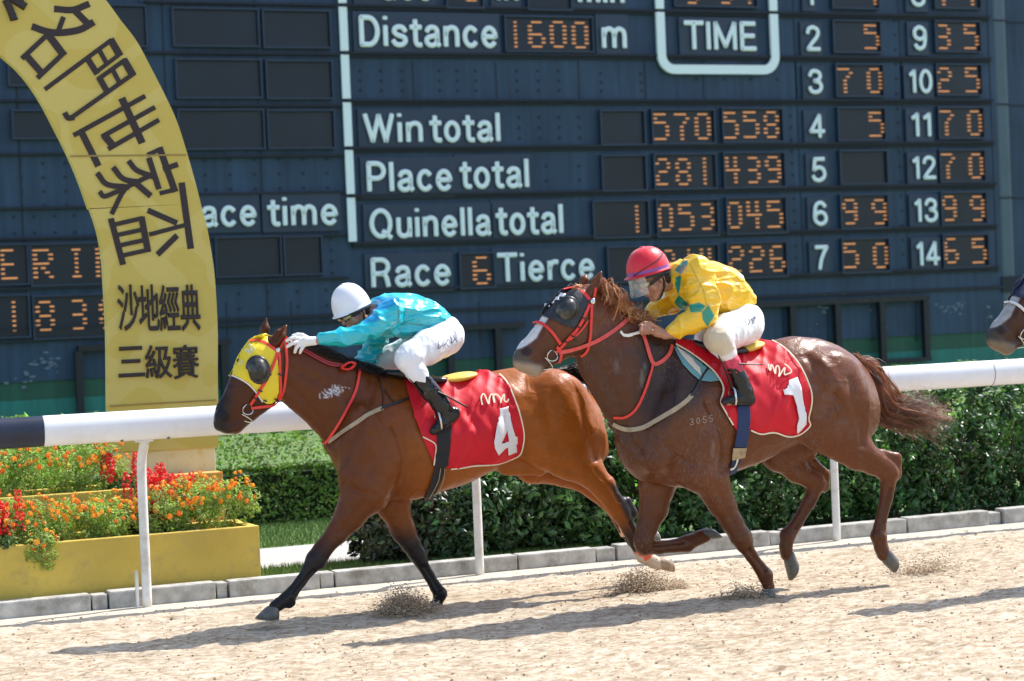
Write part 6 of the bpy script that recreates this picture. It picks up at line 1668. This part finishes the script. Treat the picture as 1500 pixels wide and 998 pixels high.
class Head:
    def __init__(s, Hh, c, fdir, yo, yaw=0., scale=1.0):
        s.H = Hh; s.c = Hh.p(c[0], c[1], yo); s.sc = scale
        f = Hh.p(c[0] + fdir[0] * 20, c[1] + fdir[1] * 20, yo) - s.c; f /= np.linalg.norm(f)
        l = np.array([0, -1., 0])
        u = np.cross(l, f); u = u if u[2] > 0 else -u
        c_, s_ = math.cos(yaw), math.sin(yaw)
        s.f = f * c_ + l * s_; s.l = l * c_ - f * s_; s.u = u
        s.A = np.array([s.f, s.l, s.u])
    def w(s, x, y, z): return s.c + s.sc * (s.f * x + s.l * y + s.u * z)
    def build(s, S):
        k = s.sc; w = s.w
        S.ell(w(-.012, 0, .045), np.array([.098, .076, .085]) * k, s.A, .02)
        S.ell(w(.028, 0, -.03), np.array([.062, .060, .085]) * k, s.A, .03)
        for q in (-1, 1):
            S.cone(w(-.012, q * .052, -.055), w(.058, q * .018, -.108), .022 * k, .017 * k, .02)
            S.ell(w(.092, q * .033, .002), np.array([.018, .017, .012]) * k, s.A, .012, sub=True)
            S.ell(w(.072, q * .032, .001), np.array([.0135, .0135, .0125]) * k, s.A, .004)
            S.cone(w(.06, q * .045, -.03), w(.045, q * .05, -.05), .02 * k, .018 * k, .02)
            S.ell(w(-.012, q * .076, -.012), np.array([.021, .009, .032]) * k, s.A, .006)
            S.ell(w(-.004, q * .086, -.010), np.array([.010, .006, .018]) * k, s.A, .004, sub=True)
            S.ell(w(.100, q * .010, -.040), np.array([.010, .009, .008]) * k, s.A, .006)
        S.cone(w(.082, -.034, .024), w(.082, .034, .024), .011 * k, .011 * k, .012)
        S.cone(w(.086, 0, .012), w(.112, 0, -.030), .009 * k, .013 * k, .010)
        S.cone(w(.060, 0, -.110), w(.072, 0, -.108), .017 * k, .014 * k, .012)
        S.cone(w(.088, -.017, -.064), w(.088, .017, -.064), .0075 * k, .0075 * k, .006)
        S.cone(w(.086, -.014, -.076), w(.086, .014, -.076), .0085 * k, .0085 * k, .006)
        S.cone(w(.100, -.022, -.0695), w(.100, .022, -.0695), .0028 * k, .0028 * k, .003, sub=True)
    def ringpts(s, rx, ry, z, dx=0, a0=0, a1=2 * PI, n=40, tilt=0):
        return [s.w(dx + rx * math.cos(a), ry * math.sin(a), z + tilt * math.cos(a)) for a in np.linspace(a0, a1, n)]
def ribbon_ring(P, up, w, mt, name, parent, t=.003):
    P = np.array(P); up = np.array(up); c = P.mean(0); out = P - c; out -= np.outer(out @ up, up); out /= np.linalg.norm(out, axis=1)[:, None] + 1e-9
    V = np.stack([P - up * w / 2, P - up * w / 2 + out * t, P + up * w / 2 + out * t, P + up * w / 2], 1).reshape(-1, 3); n = len(P)
    Fc = [(i * 4 + k, i * 4 + (k + 1) % 4, i * 4 + 4 + (k + 1) % 4, i * 4 + 4 + k) for i in range(n - 1) for k in range(4)]
    return MB().add(V, Fc).build(name, mt, parent)
def dome(Hh, base, fdir, yo, Rf, Ru, Rl, mt, parent, colorf=None, peak=6, yaw=0.):
    """helmet shell over the base centre (px), fdir along the rim towards the face; sizes in px"""
    hd = Head(Hh, base, fdir, yo, yaw); k = mpp(hd.c); V = []; m_ = 44; n_ = 16
    def pt(rf, rl, z, a): return hd.w(rf * k * math.cos(a), rl * k * math.sin(a), z * k)
    rows = []
    rows.append([(Rf * .93, Rl * .93, 1.5)] ); rows.append([(Rf * .95, Rl * .95, -1.0)]); rows.append([(Rf * 1.02, Rl * 1.02, -1.0)]); rows.append([(Rf * 1.02, Rl * 1.02, 1.2)])
    for i in range(n_ + 1):
        t = i / n_ * PI / 2; rows.append([(Rf * math.cos(t) ** .82, Rl * math.cos(t) ** .82, 1.5 + Ru * math.sin(t) ** 1.05)])
    for r_ in rows:
        rf, rl, z = r_[0]
        for j in range(m_):
            V.append(pt(rf, rl, z, 2 * PI * j / m_))
    Fc = [(i * m_ + j, i * m_ + (j + 1) % m_, (i + 1) * m_ + (j + 1) % m_, (i + 1) * m_ + j) for i in range(len(rows) - 1) for j in range(m_)]
    V = np.array(V); col = np.tile(np.array([.66, .012, .025]), (len(V), 1))
    if colorf: col = colorf(V, col, hd, k)
    o = meshobj('helmet', V, Fc, mt, parent, smooth=True, col=col)
    # peak over the brow
    V = []; n2 = 15
    for t in np.linspace(-.95, .95, n2):
        a = t
        for rr, z in ((1.0, 1.8), (1.0 + peak / Rf * math.cos(a) ** 1.5, -.5), (1.0 + peak / Rf * math.cos(a) ** 1.5, -1.6), (1.0, -.6)): V.append(pt(Rf * rr, Rl * rr, z, a))
    Fc = [(i * 4 + q, i * 4 + (q + 1) % 4, i * 4 + 4 + (q + 1) % 4, i * 4 + 4 + q) for i in range(n2 - 1) for q in range(4)]
    MB().add(V, Fc).build('peak', mt, o, smooth=False, col=np.tile(np.array([.62, .012, .03]), (len(V), 1)))
    return o, hd, k
def fingers(Hh, S, list_, inf=0.0):
    for pts in list_: S.chain([(Hh.p(a, b, c), (r + inf) * mpp(Hh.p(a, b, c))) for a, b, c, r in pts], .0035)
def mesh_skin(S, parent, tint=None):
    V, Q = S.mesh(); V = smoothV(V, Q, 1, .3)
    col = np.tile(np.array([.42, .20, .125]), (len(V), 1)); r = .5 + .5 * vnoise(V, (25, 25, 25))
    col = col * (.92 + .16 * r[:, None])
    if tint is not None: col = tint(V, col)
    return meshobj('body', V, Q, M_skin, parent, smooth=True, col=np.clip(col, 0, 1)), V, Q
def goggles(hd, parent, strapz=.03, strap_mt=None):
    S = Solid(.0035)
    for q in (-1, 1): S.ell(hd.w(.094, q * .034, .002), np.array([.016, .034, .024]) * hd.sc, hd.A, .010)
    S.cone(hd.w(.105, -.01, .004), hd.w(.105, .01, .004), .010, .010, .01)
    V, Q = S.mesh(); g = meshobj('goggles', V, Q, M_strap, parent, smooth=True)
    for q in (-1, 1):
        S = Solid(.003); S.ell(hd.w(.104, q * .036, .002), np.array([.010, .027, .018]) * hd.sc, hd.A, .005)
        S.ell(hd.w(.088, q * .062, .002), np.array([.018, .010, .015]) * hd.sc, hd.A, .012)
        V, Q = S.mesh(); meshobj('lens', V, Q, M_lens, g, smooth=True)
    P = hd.ringpts(.108 * hd.sc, .083 * hd.sc, .004, -.012, .75, 2 * PI - .75, 40, -.02)
    ribbon_ring(P, hd.u, .022, M_strap, 'goggle_strap', parent)

# ------------------------------------------------------------------ jockey on the bay
jk = thing('person', (5.0, A.Y0, 1.2), 'jockey in turquoise silks and white helmet crouched low, reaching along the bay neck', 'jockey')
S = Solid(.0042)
h1 = Head(A, (519.5, 457), (-.88, .47), -.02, .22, .97); h1.build(S)
S.cone(h1.w(-.03, 0, -.06), A.p(562, 452, 0), .052, .05, .03)
S.chain([A.n(562, 456, 0, 15), A.n(600, 462, 0, 18), A.n(648, 486, 0, 18)], .04, 1.4)
arm = [A.n(568, 462, -.16, 12), A.n(528, 490, -.19, 8), A.n(480, 498, -.145, 6.2), A.n(458, 500, -.135, 5.4)]
S.chain(arm, .012); S.chain([A.n(458, 500, -.135, 5.2), A.n(448, 500, -.128, 6.6), A.n(441, 501, -.122, 6.2)], .010, .75)
F1 = [[(442, 496.5, -.120, 2.3), (432, 495, -.128, 2.2), (426, 496, -.124, 2.0), (420, 499.5, -.112, 1.8)], [(441, 500, -.125, 2.4), (431, 502, -.134, 2.3), (426, 504.5, -.130, 2.1), (421, 508, -.118, 1.8)],
      [(442, 503.5, -.128, 2.3), (436, 507.5, -.138, 2.2), (433.5, 511, -.134, 2.0), (432, 516, -.122, 1.8)], [(446, 505.5, -.128, 2.1), (442.5, 510.5, -.138, 2.0), (441, 513, -.134, 1.8), (439.5, 517, -.124, 1.6)],
      [(452, 496, -.11, 2.6), (443, 491, -.104, 2.4), (436, 490, -.10, 2.1), (429, 492, -.094, 1.8)]]
fingers(A, S, F1)
S.chain([A.n(562, 466, .16, 9), A.n(538, 528, .2, 6.5), A.n(515, 534, .13, 6), A.n(508, 534, .12, 6)], .012)
F2 = [[(510 - 3.6 * i, 530, .10, 2.2), (508 - 3.6 * i, 528, .07, 2.1), (506 - 3.6 * i, 533, .055, 2.0), (508 - 3.6 * i, 538, .075, 1.8)] for i in range(4)] + [[(514, 530, .10, 2.4), (508, 525, .085, 2.2), (501, 526, .075, 2)]]
fingers(A, S, F2)
for sg, T in ((-1, [(652, 496, -.10, 17), (600, 524, -.25, 13), (640, 588, -.295, 8), (660, 604, -.30, 7), (640, 626, -.30, 5)]), (1, [(645, 496, .10, 17), (565, 528, .25, 12), (612, 596, .295, 8), (626, 608, .3, 7), (606, 630, .3, 5)])):
    S.chain([A.n(*q) for q in T], .02)
mesh_skin(S, jk)
GS = Solid(.0038)
GS.chain([A.n(461, 499.5, -.138, 6.6), A.n(455, 500, -.134, 6.2), A.n(448, 500, -.128, 7.3), A.n(441, 501, -.122, 6.9)], .010, .78); fingers(A, GS, F1, .55)
V, Q = GS.mesh(); V = smoothV(V, Q, 1, .3); meshobj('glove', V, Q, M_glove, jk, smooth=True)
GS = Solid(.0038); GS.chain([A.n(522, 533.5, .14, 6.8), A.n(508, 534, .12, 7)], .010, .8); fingers(A, GS, F2, .55); V, Q = GS.mesh(); meshobj('glove', V, Q, M_glove, jk, smooth=True)
def cyan_col(V, col):
    x, y = proj(V); b = col.copy()
    d = pdist(x, y, [(548, 436), (575, 432), (583, 436), (580, 447), (560, 455), (548, 455)]); m_ = sstep(-d, -1.5, 1.5)[:, None]
    b = b * (1 - m_) + np.array([.0, .27, .52]) * m_
    d = pdist(x, y, [(541, 455), (556, 462), (557, 471), (545, 472), (530, 475), (533, 464)]); m_ = sstep(-d, -1.5, 1.5)[:, None]
    b = b * (1 - m_) + np.array([.0, .27, .52]) * m_
    # seam down the side of the jacket
    for (a, c) in (((583, 436), (584, 470)), ((584, 470), (560, 491)), ((584, 472), (638, 479))):
        d = pdist(x, y, [a, c, (c[0] + .1, c[1] + .1)]); m_ = (sstep(-np.abs(d), -1.6, -.4) * .5)[:, None]; b = b * (1 - m_)
    return b
garment(A, 'jacket', [([(562, 454, 0, 20), (580, 457, 0, 24), (600, 461, 0, 26.5), (620, 467, 0, 26.5), (640, 474, 0, 22)], .04, 1.35), ([(572, 460, -.17, 20), (549, 478, -.20, 16), (527, 491, -.195, 13), (500, 496, -.17, 11.8), (482, 497, -.15, 10.2), (474, 498, -.147, 8.6)], .03, .95),
                      ([(566, 464, .17, 20), (550, 498, .2, 15.5), (538, 528, .2, 13), (522, 533, .16, 9)], .03, .95), ([(604, 480, 0, 16), (572, 484, -.06, 9), (566, 488, -.02, 6)], .03, 2.0)],
        M_cyan, jk, .0048, .013, (8, 7, 14), cyan_col, None, (.0, .47, .55))
def breech_col(V, col):
    x, y = proj(V); return col
bo, bV, bQ = garment(A, 'breeches', [([(650, 488, 0, 26), (640, 482, 0, 23)], .04, 1.35), ([(653, 494, -.10, 27), (626, 509, -.2, 24), (601, 523, -.255, 20.5), (597, 527, -.265, 19)], .03, .95), ([(598, 528, -.265, 18.5), (610, 545, -.285, 14.5), (618, 557, -.29, 12.8)], .02, .95),
                                     ([(648, 494, .10, 27), (600, 514, .2, 21), (563, 528, .255, 18)], .03, .95), ([(564, 530, .26, 16), (590, 568, .29, 12.5)], .02, .95)], M_breech, jk, .006, .004, (18, 18, 13), breech_col, None, (.80, .80, .83))
JB = Horse(A.Y0); JB.bvh(bV, bQ)
for pts in ([(641, 500), (643, 506), (640, 511), (645, 509), (648, 503)], [(648, 497), (652, 503), (657, 508)], [(656, 497), (652, 504), (647, 508)], [(659, 494), (662, 499), (659, 503), (664, 501), (666, 495)], [(663, 491), (666, 497), (669, 501)]):
    JB.strap(pts, 1.0, M_scrib, 'signature_stroke', bo, .004, n=14, thick=.001, mirror=False)
def boot_col(V, col):
    x, y = proj(V); mud = sstep(vnoise(V, (60, 60, 60)) - 1.2 * np.hypot((x - 622) / 16, (y - 575) / 20), -.4, .4); return col * (1 - mud[:, None]) + np.array([.09, .065, .035]) * mud[:, None]
garment(A, 'boot', [([(615, 553, -.29, 14), (631, 574, -.295, 13.5), (646, 594, -.30, 13), (651, 602, -.30, 12.5)], .02, .9), ([(664, 606, -.30, 10), (650, 618, -.30, 9.8), (636, 631, -.30, 6.5)], .02, .9)], M_boot, jk, .005, .0025, (22, 22, 40), boot_col, None, (.010, .010, .011))
garment(A, 'boot', [([(586, 565, .29, 13.5), (612, 596, .30, 13)], .02, .9), ([(628, 608, .30, 10), (604, 632, .30, 6.5)], .02, .9)], M_boot, jk, .006, 0, (22, 22, 40), None, None, (.010, .010, .011))
hel, hd, k_ = dome(A, (516.5, 453.5), (-.915, .404), -.02, 29.5, 38, 26.5, M_helw, jk, None, 3.5, .12)
P = [hd.w(30.2 * k_ * math.cos(a), 0, 1.5 * k_ + 38.4 * k_ * math.sin(a)) for a in np.linspace(.25, 2.9, 24)]
MB().tube(P, .0028, 6).build('helmet_seam', M_helw, hel, smooth=True, col=np.tile(np.array([.7, .7, .7]), (24 * 6, 1)))
S = Solid(.004); S.ell(hd.w(0, 0, 39.5 * k_), (.014, .014, .006), hd.A, .004); V, Q = S.mesh(); meshobj('helmet_button', V, Q, M_helw, hel, smooth=True)
ribbon_ring(hd.ringpts(28.6 * k_, 25.8 * k_, -2.2 * k_, 0, 0, 2 * PI, 50), hd.u, .014, M_strap, 'skull_band', jk)
goggles(h1, jk)
P = [h1.w(-.02, -.0, 0) * 0 + h1.w(-.01, .084, .0), h1.w(.0, .08, -.05), h1.w(.03, .05, -.105), h1.w(.045, 0, -.128), h1.w(.03, -.05, -.105), h1.w(0, -.08, -.05), h1.w(-.01, -.084, 0)]
MB().tube(spline(P, 26), .007, 8, ry=.003).build('chin_strap', M_strap, jk, smooth=True)

# ------------------------------------------------------------------ jockey on the chestnut
j2 = thing('person', (6.5, B_.Y0, 1.25), 'jockey in yellow silks with green diamonds and red helmet bent over the chestnut neck', 'jockey')
S = Solid(.0042)
h2 = Head(B_, (956, 407), (-.85, .53), -.02, .10, 1.07); h2.build(S)
S.cone(h2.w(-.03, 0, -.06), B_.p(994, 408, 0), .055, .062, .03)
S.chain([B_.n(994, 410, 0, 15), B_.n(1040, 424, 0, 24), B_.n(1086, 470, 0, 18)], .04, 1.3)
S.chain([B_.n(1020, 402, -.16, 14), B_.n(1034, 460, -.215, 9.5), B_.n(984, 488, -.16, 7.2), B_.n(974, 491, -.155, 6.2)], .012)
S.chain([B_.n(976, 490.5, -.155, 6.4), B_.n(963, 486, -.145, 7.8), B_.n(953, 480, -.135, 7.4)], .010, .8)
G1 = [[(956 - 4.6 * i, 475.5 + .4 * i, -.135, 2.9), (953.5 - 4.6 * i, 476 + .5 * i, -.166, 2.7), (952.5 - 4.6 * i, 483 + .5 * i, -.176, 2.5), (954.5 - 4.6 * i, 488.5 + .4 * i, -.155, 2.2)] for i in range(4)] + \
     [[(962, 480, -.165, 3.0), (952, 473.5, -.168, 2.8), (944, 473, -.160, 2.5), (937, 476.5, -.148, 2.1)]]
fingers(B_, S, G1)
S.chain([B_.n(1000, 412, .16, 10), B_.n(985, 442, .2, 6), B_.n(952, 461, .15, 5.5), B_.n(940, 470, .12, 6.5)], .012)
G2 = [[(946 - 3.8 * i, 466, .11, 2.5), (943 - 3.8 * i, 464, .08, 2.4), (942 - 3.8 * i, 470, .062, 2.2), (944 - 3.8 * i, 476, .08, 2.0)] for i in range(4)] + [[(950, 466, .11, 2.6), (942, 461, .09, 2.4), (935, 463, .085, 2)]]
fingers(B_, S, G2)
for T in ([(1088, 476, -.10, 19), (1054, 498, -.265, 14), (1088, 566, -.30, 8), (1094, 584, -.30, 7), (1066, 590, -.30, 4.5)], [(1086, 476, .10, 19), (1036, 498, .25, 13), (1068, 566, .3, 8), (1074, 584, .3, 7), (1048, 590, .3, 4.5)]):
    S.chain([B_.n(*q) for q in T], .02)
mesh_skin(S, j2)
DIA = [[(988, 396), (998, 384), (1008, 381), (1007, 388), (998, 402)], [(989, 407), (998, 403), (997, 418), (994, 432), (989, 420)], [(988, 443), (994, 432), (1008, 445), (1003, 458), (994, 452)],
       [(1008, 447), (1024, 443), (1034, 449), (1027, 457), (1012, 458)], [(1028, 457), (1038, 447), (1047, 463), (1036, 479), (1029, 468)]]
def gold_col(V, col):
    x, y = proj(V)
    for P in DIA:
        m_ = sstep(-pdist(x, y, P), -.8, .8)[:, None]; col = col * (1 - m_) + np.array([.0, .26, .19]) * m_
    for (a, c) in (((1010, 386), (1030, 425)), ((1030, 425), (1036, 450))):
        d = pdist(x, y, [a, c, (c[0] + .1, c[1] + .1)]); m_ = (sstep(-np.abs(d), -1.6, -.4) * .3)[:, None]; col = col * (1 - m_)
    return col
garment(B_, 'jacket', [([(990, 405, 0, 19), (1010, 416, 0, 35), (1042, 425, 0, 39.5), (1066, 433, 0, 31), (1082, 440, 0, 21)], .04, 1.12), ([(1021, 400, -.17, 26), (1030, 434, -.215, 21.5), (1034, 460, -.225, 18), (1012, 472, -.2, 15), (994, 481, -.175, 12), (982, 487, -.16, 9.6)], .03, .92),
                       ([(1002, 408, .17, 25), (986, 440, .2, 16), (966, 452, .17, 12.5), (955, 459, .15, 10)], .03, .92)], M_gold2, j2, .0048, .013, (8, 7, 14), gold_col, None, (.88, .52, .012))
def br2_col(V, col):
    x, y = proj(V); m_ = sstep(-pdist(x, y, [(1026, 480), (1046, 473), (1060, 480), (1070, 498), (1080, 511), (1056, 524), (1036, 514), (1028, 500)]) + 2 * vnoise(V, (20, 20, 20)), -2, 2)[:, None]
    m2 = .5 * sstep(y - .3 * (x - 1080), 482, 506)[:, None] * (1 - m_)
    col = col * (1 - m_) + np.array([.60, .49, .34]) * m_
    return col * (1 - m2) + np.array([.78, .60, .60]) * m2
bo, bV, bQ = garment(B_, 'breeches', [([(1088, 470, 0, 29), (1076, 456, 0, 22)], .04, 1.3), ([(1090, 477, -.10, 29), (1066, 486, -.2, 26), (1053, 496, -.265, 22.5)], .03, .95), ([(1054, 500, -.27, 20), (1062, 513, -.285, 14.5), (1067, 520, -.29, 12.3)], .02, .95),
                                      ([(1086, 476, .10, 29), (1058, 487, .2, 23), (1036, 498, .25, 19)], .03, .95), ([(1038, 502, .26, 17), (1052, 526, .29, 12)], .02, .95)], M_breech, j2, .006, .004, (18, 18, 13), br2_col, None, (.80, .79, .79))
JB = Horse(B_.Y0); JB.bvh(bV, bQ)
for pts in ([(1091, 470), (1093, 476)], [(1096, 466), (1098, 472), (1095, 476)], [(1098, 465), (1103, 472), (1101, 475)], [(1102, 463), (1107, 470)], [(1105, 462), (1104, 470)], [(1100, 468), (1108, 464)]):
    JB.strap(pts, 1.2, M_scrib, 'signature_stroke', bo, .004, n=10, thick=.001, mirror=False)
garment(B_, 'sock', [([(1064, 517, -.29, 12), (1072, 530, -.295, 12), (1077, 541, -.30, 11.6)], .01, .95)], M_sock, j2, .005, .002, (30, 30, 60))
garment(B_, 'sock', [([(1050, 521, .29, 11.5), (1062, 541, .30, 11.6)], .01, .95)], M_sock, j2, .006)
garment(B_, 'boot', [([(1076, 539, -.30, 12), (1084, 556, -.30, 11.5), (1089, 570, -.30, 11.8), (1092, 576, -.30, 12)], .02, .9), ([(1097, 585, -.30, 10), (1080, 585, -.30, 9.6), (1062, 588, -.30, 5.5)], .02, .9)], M_boot, j2, .005, .002, (22, 22, 40), lambda V, c: c, None, (.010, .010, .011))
garment(B_, 'boot', [([(1060, 539, .30, 12), (1070, 572, .30, 12)], .02, .9), ([(1076, 585, .30, 10), (1044, 588, .30, 5.5)], .02, .9)], M_boot, j2, .006, 0, (22, 22, 40), None, None, (.010, .010, .011))
def red_col(V, col, hd, k):
    L_ = (V - hd.c); f = L_ @ hd.f / k; u = L_ @ hd.u / k
    z = u - .05 * f
    m_ = (sstep(u, 2.0, 3.0) * sstep(-u, -8, -7))[:, None]; col = col * (1 - m_) + np.array([.10, .08, .36]) * m_
    return col
hel2, hd2, k2_ = dome(B_, (950.5, 400), (-.965, .262), -.02, 34, 37.5, 29, M_helr, j2, red_col, 6, .08)
for x0 in (-9.5, 9.5):
    P = [hd2.w((x0 * .4 - 8) * k2_ * 1 + f * k2_, 30.3 * k2_ * math.sqrt(max(0, 1 - (f / 36) ** 2)) * .985, (3 + u) * k2_) for f, u in ((-26, 8), (-18, 12), (-9, 16), (0, 19))] if False else None
for (a0, a1, u0, u1) in ((.35, 2.3, 3, 24), ):
    P = []
    for t in np.linspace(0, 1, 16):
        a = a0 + (a1 - a0) * t; u = u0 + (u1 - u0) * t; sh = (1 - (max(0, u - 1.5) / 37.5) ** 2) ** .41 * 1.015
        P.append(hd2.w(34 * k2_ * sh * math.cos(a), 29 * k2_ * sh * math.sin(a), u * k2_))
    MB().tube(P, .006, 6, ry=.0025).build('helmet_ribbon', M_strap, hel2, smooth=True, col=np.zeros((96, 3)) + .03)
S = Solid(.004); S.ell(hd2.w(2 * k2_, 0, 38.6 * k2_), (.02, .02, .007), hd2.A, .004); V, Q = S.mesh(); meshobj('helmet_button', V, Q, M_helr, hel2, smooth=True, col=np.tile(np.array([.6, .012, .02]), (len(V), 1)))
# rim of the skull cap, goggles, visor, chin strap, hair at the nape
ribbon_ring(hd2.ringpts(32.6 * k2_, 27.6 * k2_, -3.0 * k2_, 0, .9, 2 * PI - .9, 40), hd2.u, .022, M_strap, 'skull_band', j2)
goggles(h2, j2)
V = []; n1, n2 = 17, 8
for j, s_ in enumerate(np.linspace(0, 1, n2)):
    for a in np.linspace(-.95, .95, n1):
        V.append(hd2.w((33.5 - 2 * s_ * 1.0 + 3.5 * s_) * k2_ * math.cos(a), 27 * k2_ * math.sin(a), (0.5 - 30 * s_ + 5 * s_ * (1 - math.cos(a))) * k2_))
Fc = [(j * n1 + i, j * n1 + i + 1, (j + 1) * n1 + i + 1, (j + 1) * n1 + i) for j in range(n2 - 1) for i in range(n1 - 1)]
vo = meshobj('visor', V, Fc, M_visor, j2, smooth=True); md = vo.modifiers.new('thickness', 'SOLIDIFY'); md.thickness = .0015
P = [h2.w(-.018, .082, .03), h2.w(-.012, .088, -.02), h2.w(.004, .078, -.07), h2.w(.035, .045, -.115), h2.w(.045, 0, -.130), h2.w(.035, -.045, -.115), h2.w(.004, -.078, -.07), h2.w(-.012, -.086, -.02)]
MB().tube(spline(P, 28), .009, 8, ry=.003).build('chin_strap', M_strap, j2, smooth=True)
S = Solid(.005); S.ell(h2.w(-.055, 0, -.02), np.array([.055, .073, .075]) * 1.07, h2.A, .01); V, Q = S.mesh(); meshobj('hair', V, Q, mat('short black hair', (.012, .010, .009), .55, bump=.003, bscale=150), j2, smooth=True)
S = Solid(.005); S.ell(h1.w(-.055, 0, -.01), np.array([.05, .070, .07]), h1.A, .01); V, Q = S.mesh(); meshobj('hair', V, Q, bpy.data.materials['short black hair'], jk, smooth=True)
# whip in the near hand of the second jockey
w0, w1 = B_.p(962, 482, -.152), B_.p(926, 490, -.152)
wt = thing('whip', tuple(B_.p(940, 487, -.152)), 'short white handled whip gripped by the jockey in yellow', 'whip')
MB().tube(spline([w0, (w0 + w1) / 2 + [0, 0, .004], w1], 8), [.011, .012, .012, .011, .011, .010, .009, .009], 10).build('grip', M_whip, wt, smooth=True)
fl = [(927, 487.5), (927, 492.5), (920, 494), (913, 493), (908, 487), (910, 484), (914, 489), (920, 489.5)]
b = MB(); n = len(fl); Fp = [B_.p(a, c, -.156) for a, c in fl]; Bp = [B_.p(a, c, -.148) for a, c in fl]
b.add(Fp + Bp, [list(range(n)), list(range(2 * n - 1, n - 1, -1))] + [[i, i + n, (i + 1) % n + n, (i + 1) % n] for i in range(n)]); b.build('flap', M_whip, wt)

# stirrups and stirrup leathers belong to the saddles
def stirrup(Hh, parent, c, fd, yo, r, leather):
    cc = Hh.p(*c, yo); k = mpp(cc); u = Hh.p(c[0] + leather[0], c[1] + leather[1], yo) - cc; u /= np.linalg.norm(u)
    P = [cc + k * (u * (1.55 * r * max(math.cos(a), -.62)) + np.array([0, 1, 0]) * r * 1.05 * math.sin(a)) for a in np.linspace(0, 2 * PI, 29)]
    MB().tube(P, .0075, 8).build('stirrup', M_steel, parent, smooth=True)
for yo in (-.30, .30):
    if yo < 0: stirrup(A, bay, (642, 618), (4, -22), yo, 11, (-3, -20)); stirrup(B_, che, (1073, 583), (3, -22), yo, 10.5, (-1, -20))
    else: stirrup(A, bay, (612, 620), (4, -22), yo, 11, (-3, -20)); stirrup(B_, che, (1054, 583), (3, -22), yo, 10.5, (-1, -20))
b = MB(); b.tube(spline([A.p(628, 568, -.335), A.p(656, 581, -.34), A.p(672, 590, -.34), A.p(685, 597, -.335)], 10), np.linspace(.011, .008, 10), 8, ry=.006); b.build('leather_tip', M_blackl, bay, smooth=True)
b = MB(); b.tube(spline([B_.p(1076, 532, -.335), B_.p(1098, 534, -.34), B_.p(1116, 534, -.335)], 8), np.full(8, .010), 8, ry=.005); b.build('leather_tip', M_blackl, che, smooth=True)
b = MB(); b.tube(spline([A.p(600, 555, -.30), A.p(622, 582, -.315), A.p(640, 604, -.30)], 8), np.full(8, .010), 8, ry=.004); b.build('stirrup_leather', M_blackl, bay, smooth=True)
b = MB(); b.tube(spline([B_.p(1052, 520, -.30), B_.p(1066, 552, -.315), B_.p(1073, 572, -.30)], 8), np.full(8, .010), 8, ry=.004); b.build('stirrup_leather', M_blackl, che, smooth=True)

# ================================================================== SAND THROWN UP BY THE HOOVES
M_spray = mat('flying sand', (.45, .34, .23), .95, spec=.1, var=.3, vscale=30)
def spray(px, py, Y, wx, hz, n, smin, smax, lean=0.):
    c = onY(px, py, Y)
    def pl(i):
        u = abs(RNG.normal(0, .42)); 
        return np.array([c[0] + RNG.normal(0, wx) * (1 - .35 * u) + lean * u * hz, Y + RNG.normal(0, .06), c[2] + u * hz]), 1.0
    return crumbs(n, pl, smin, smax)
for (px, py, Y, wx, hz, n, sm, lean, lab) in ((596, 901, 12.5, .095, .14, 5200, .012, -.2, 'puff of brown sand behind the far forefoot of the bay'), (1098, 890, 11.7, .105, .12, 5200, .012, -.3, 'puff of brown sand at the planted hoof of the chestnut'),
                                             (935, 868, 12.45, .12, .16, 2000, .011, .2, 'scattered sand kicked up under the hind hooves of the bay'), (990, 862, 12.45, .05, .07, 260, .010, .2, 'small clods landing behind the bay'),
                                             (1345, 862, 12.0, .2, .2, 3200, .011, .4, 'low spray of sand behind the chestnut')):
    V, Fc = spray(px, py, Y, wx, hz, int(n * 2.6), .003, sm * .85, lean)
    tag(meshobj('kicked_sand', V, Fc, M_spray, loc=(float(onY(px, py, Y)[0]), Y, 0)), kind='stuff')
def _dr(i):
    px, py = (RNG.uniform(1360, 1490), RNG.uniform(640, 760)) if i < 320 else ((RNG.uniform(1110, 1200), RNG.uniform(690, 800)) if i < 520 else (RNG.uniform(1150, 1330), RNG.uniform(420, 540)))
    return onY(px, py, 12.3 + RNG.normal(0, .25)), 1.0
V, Fc = crumbs(560, _dr, .002, .006)
tag(meshobj('flying_grit', V, Fc, M_spray, loc=(8.5, 12.3, 0)), kind='stuff')
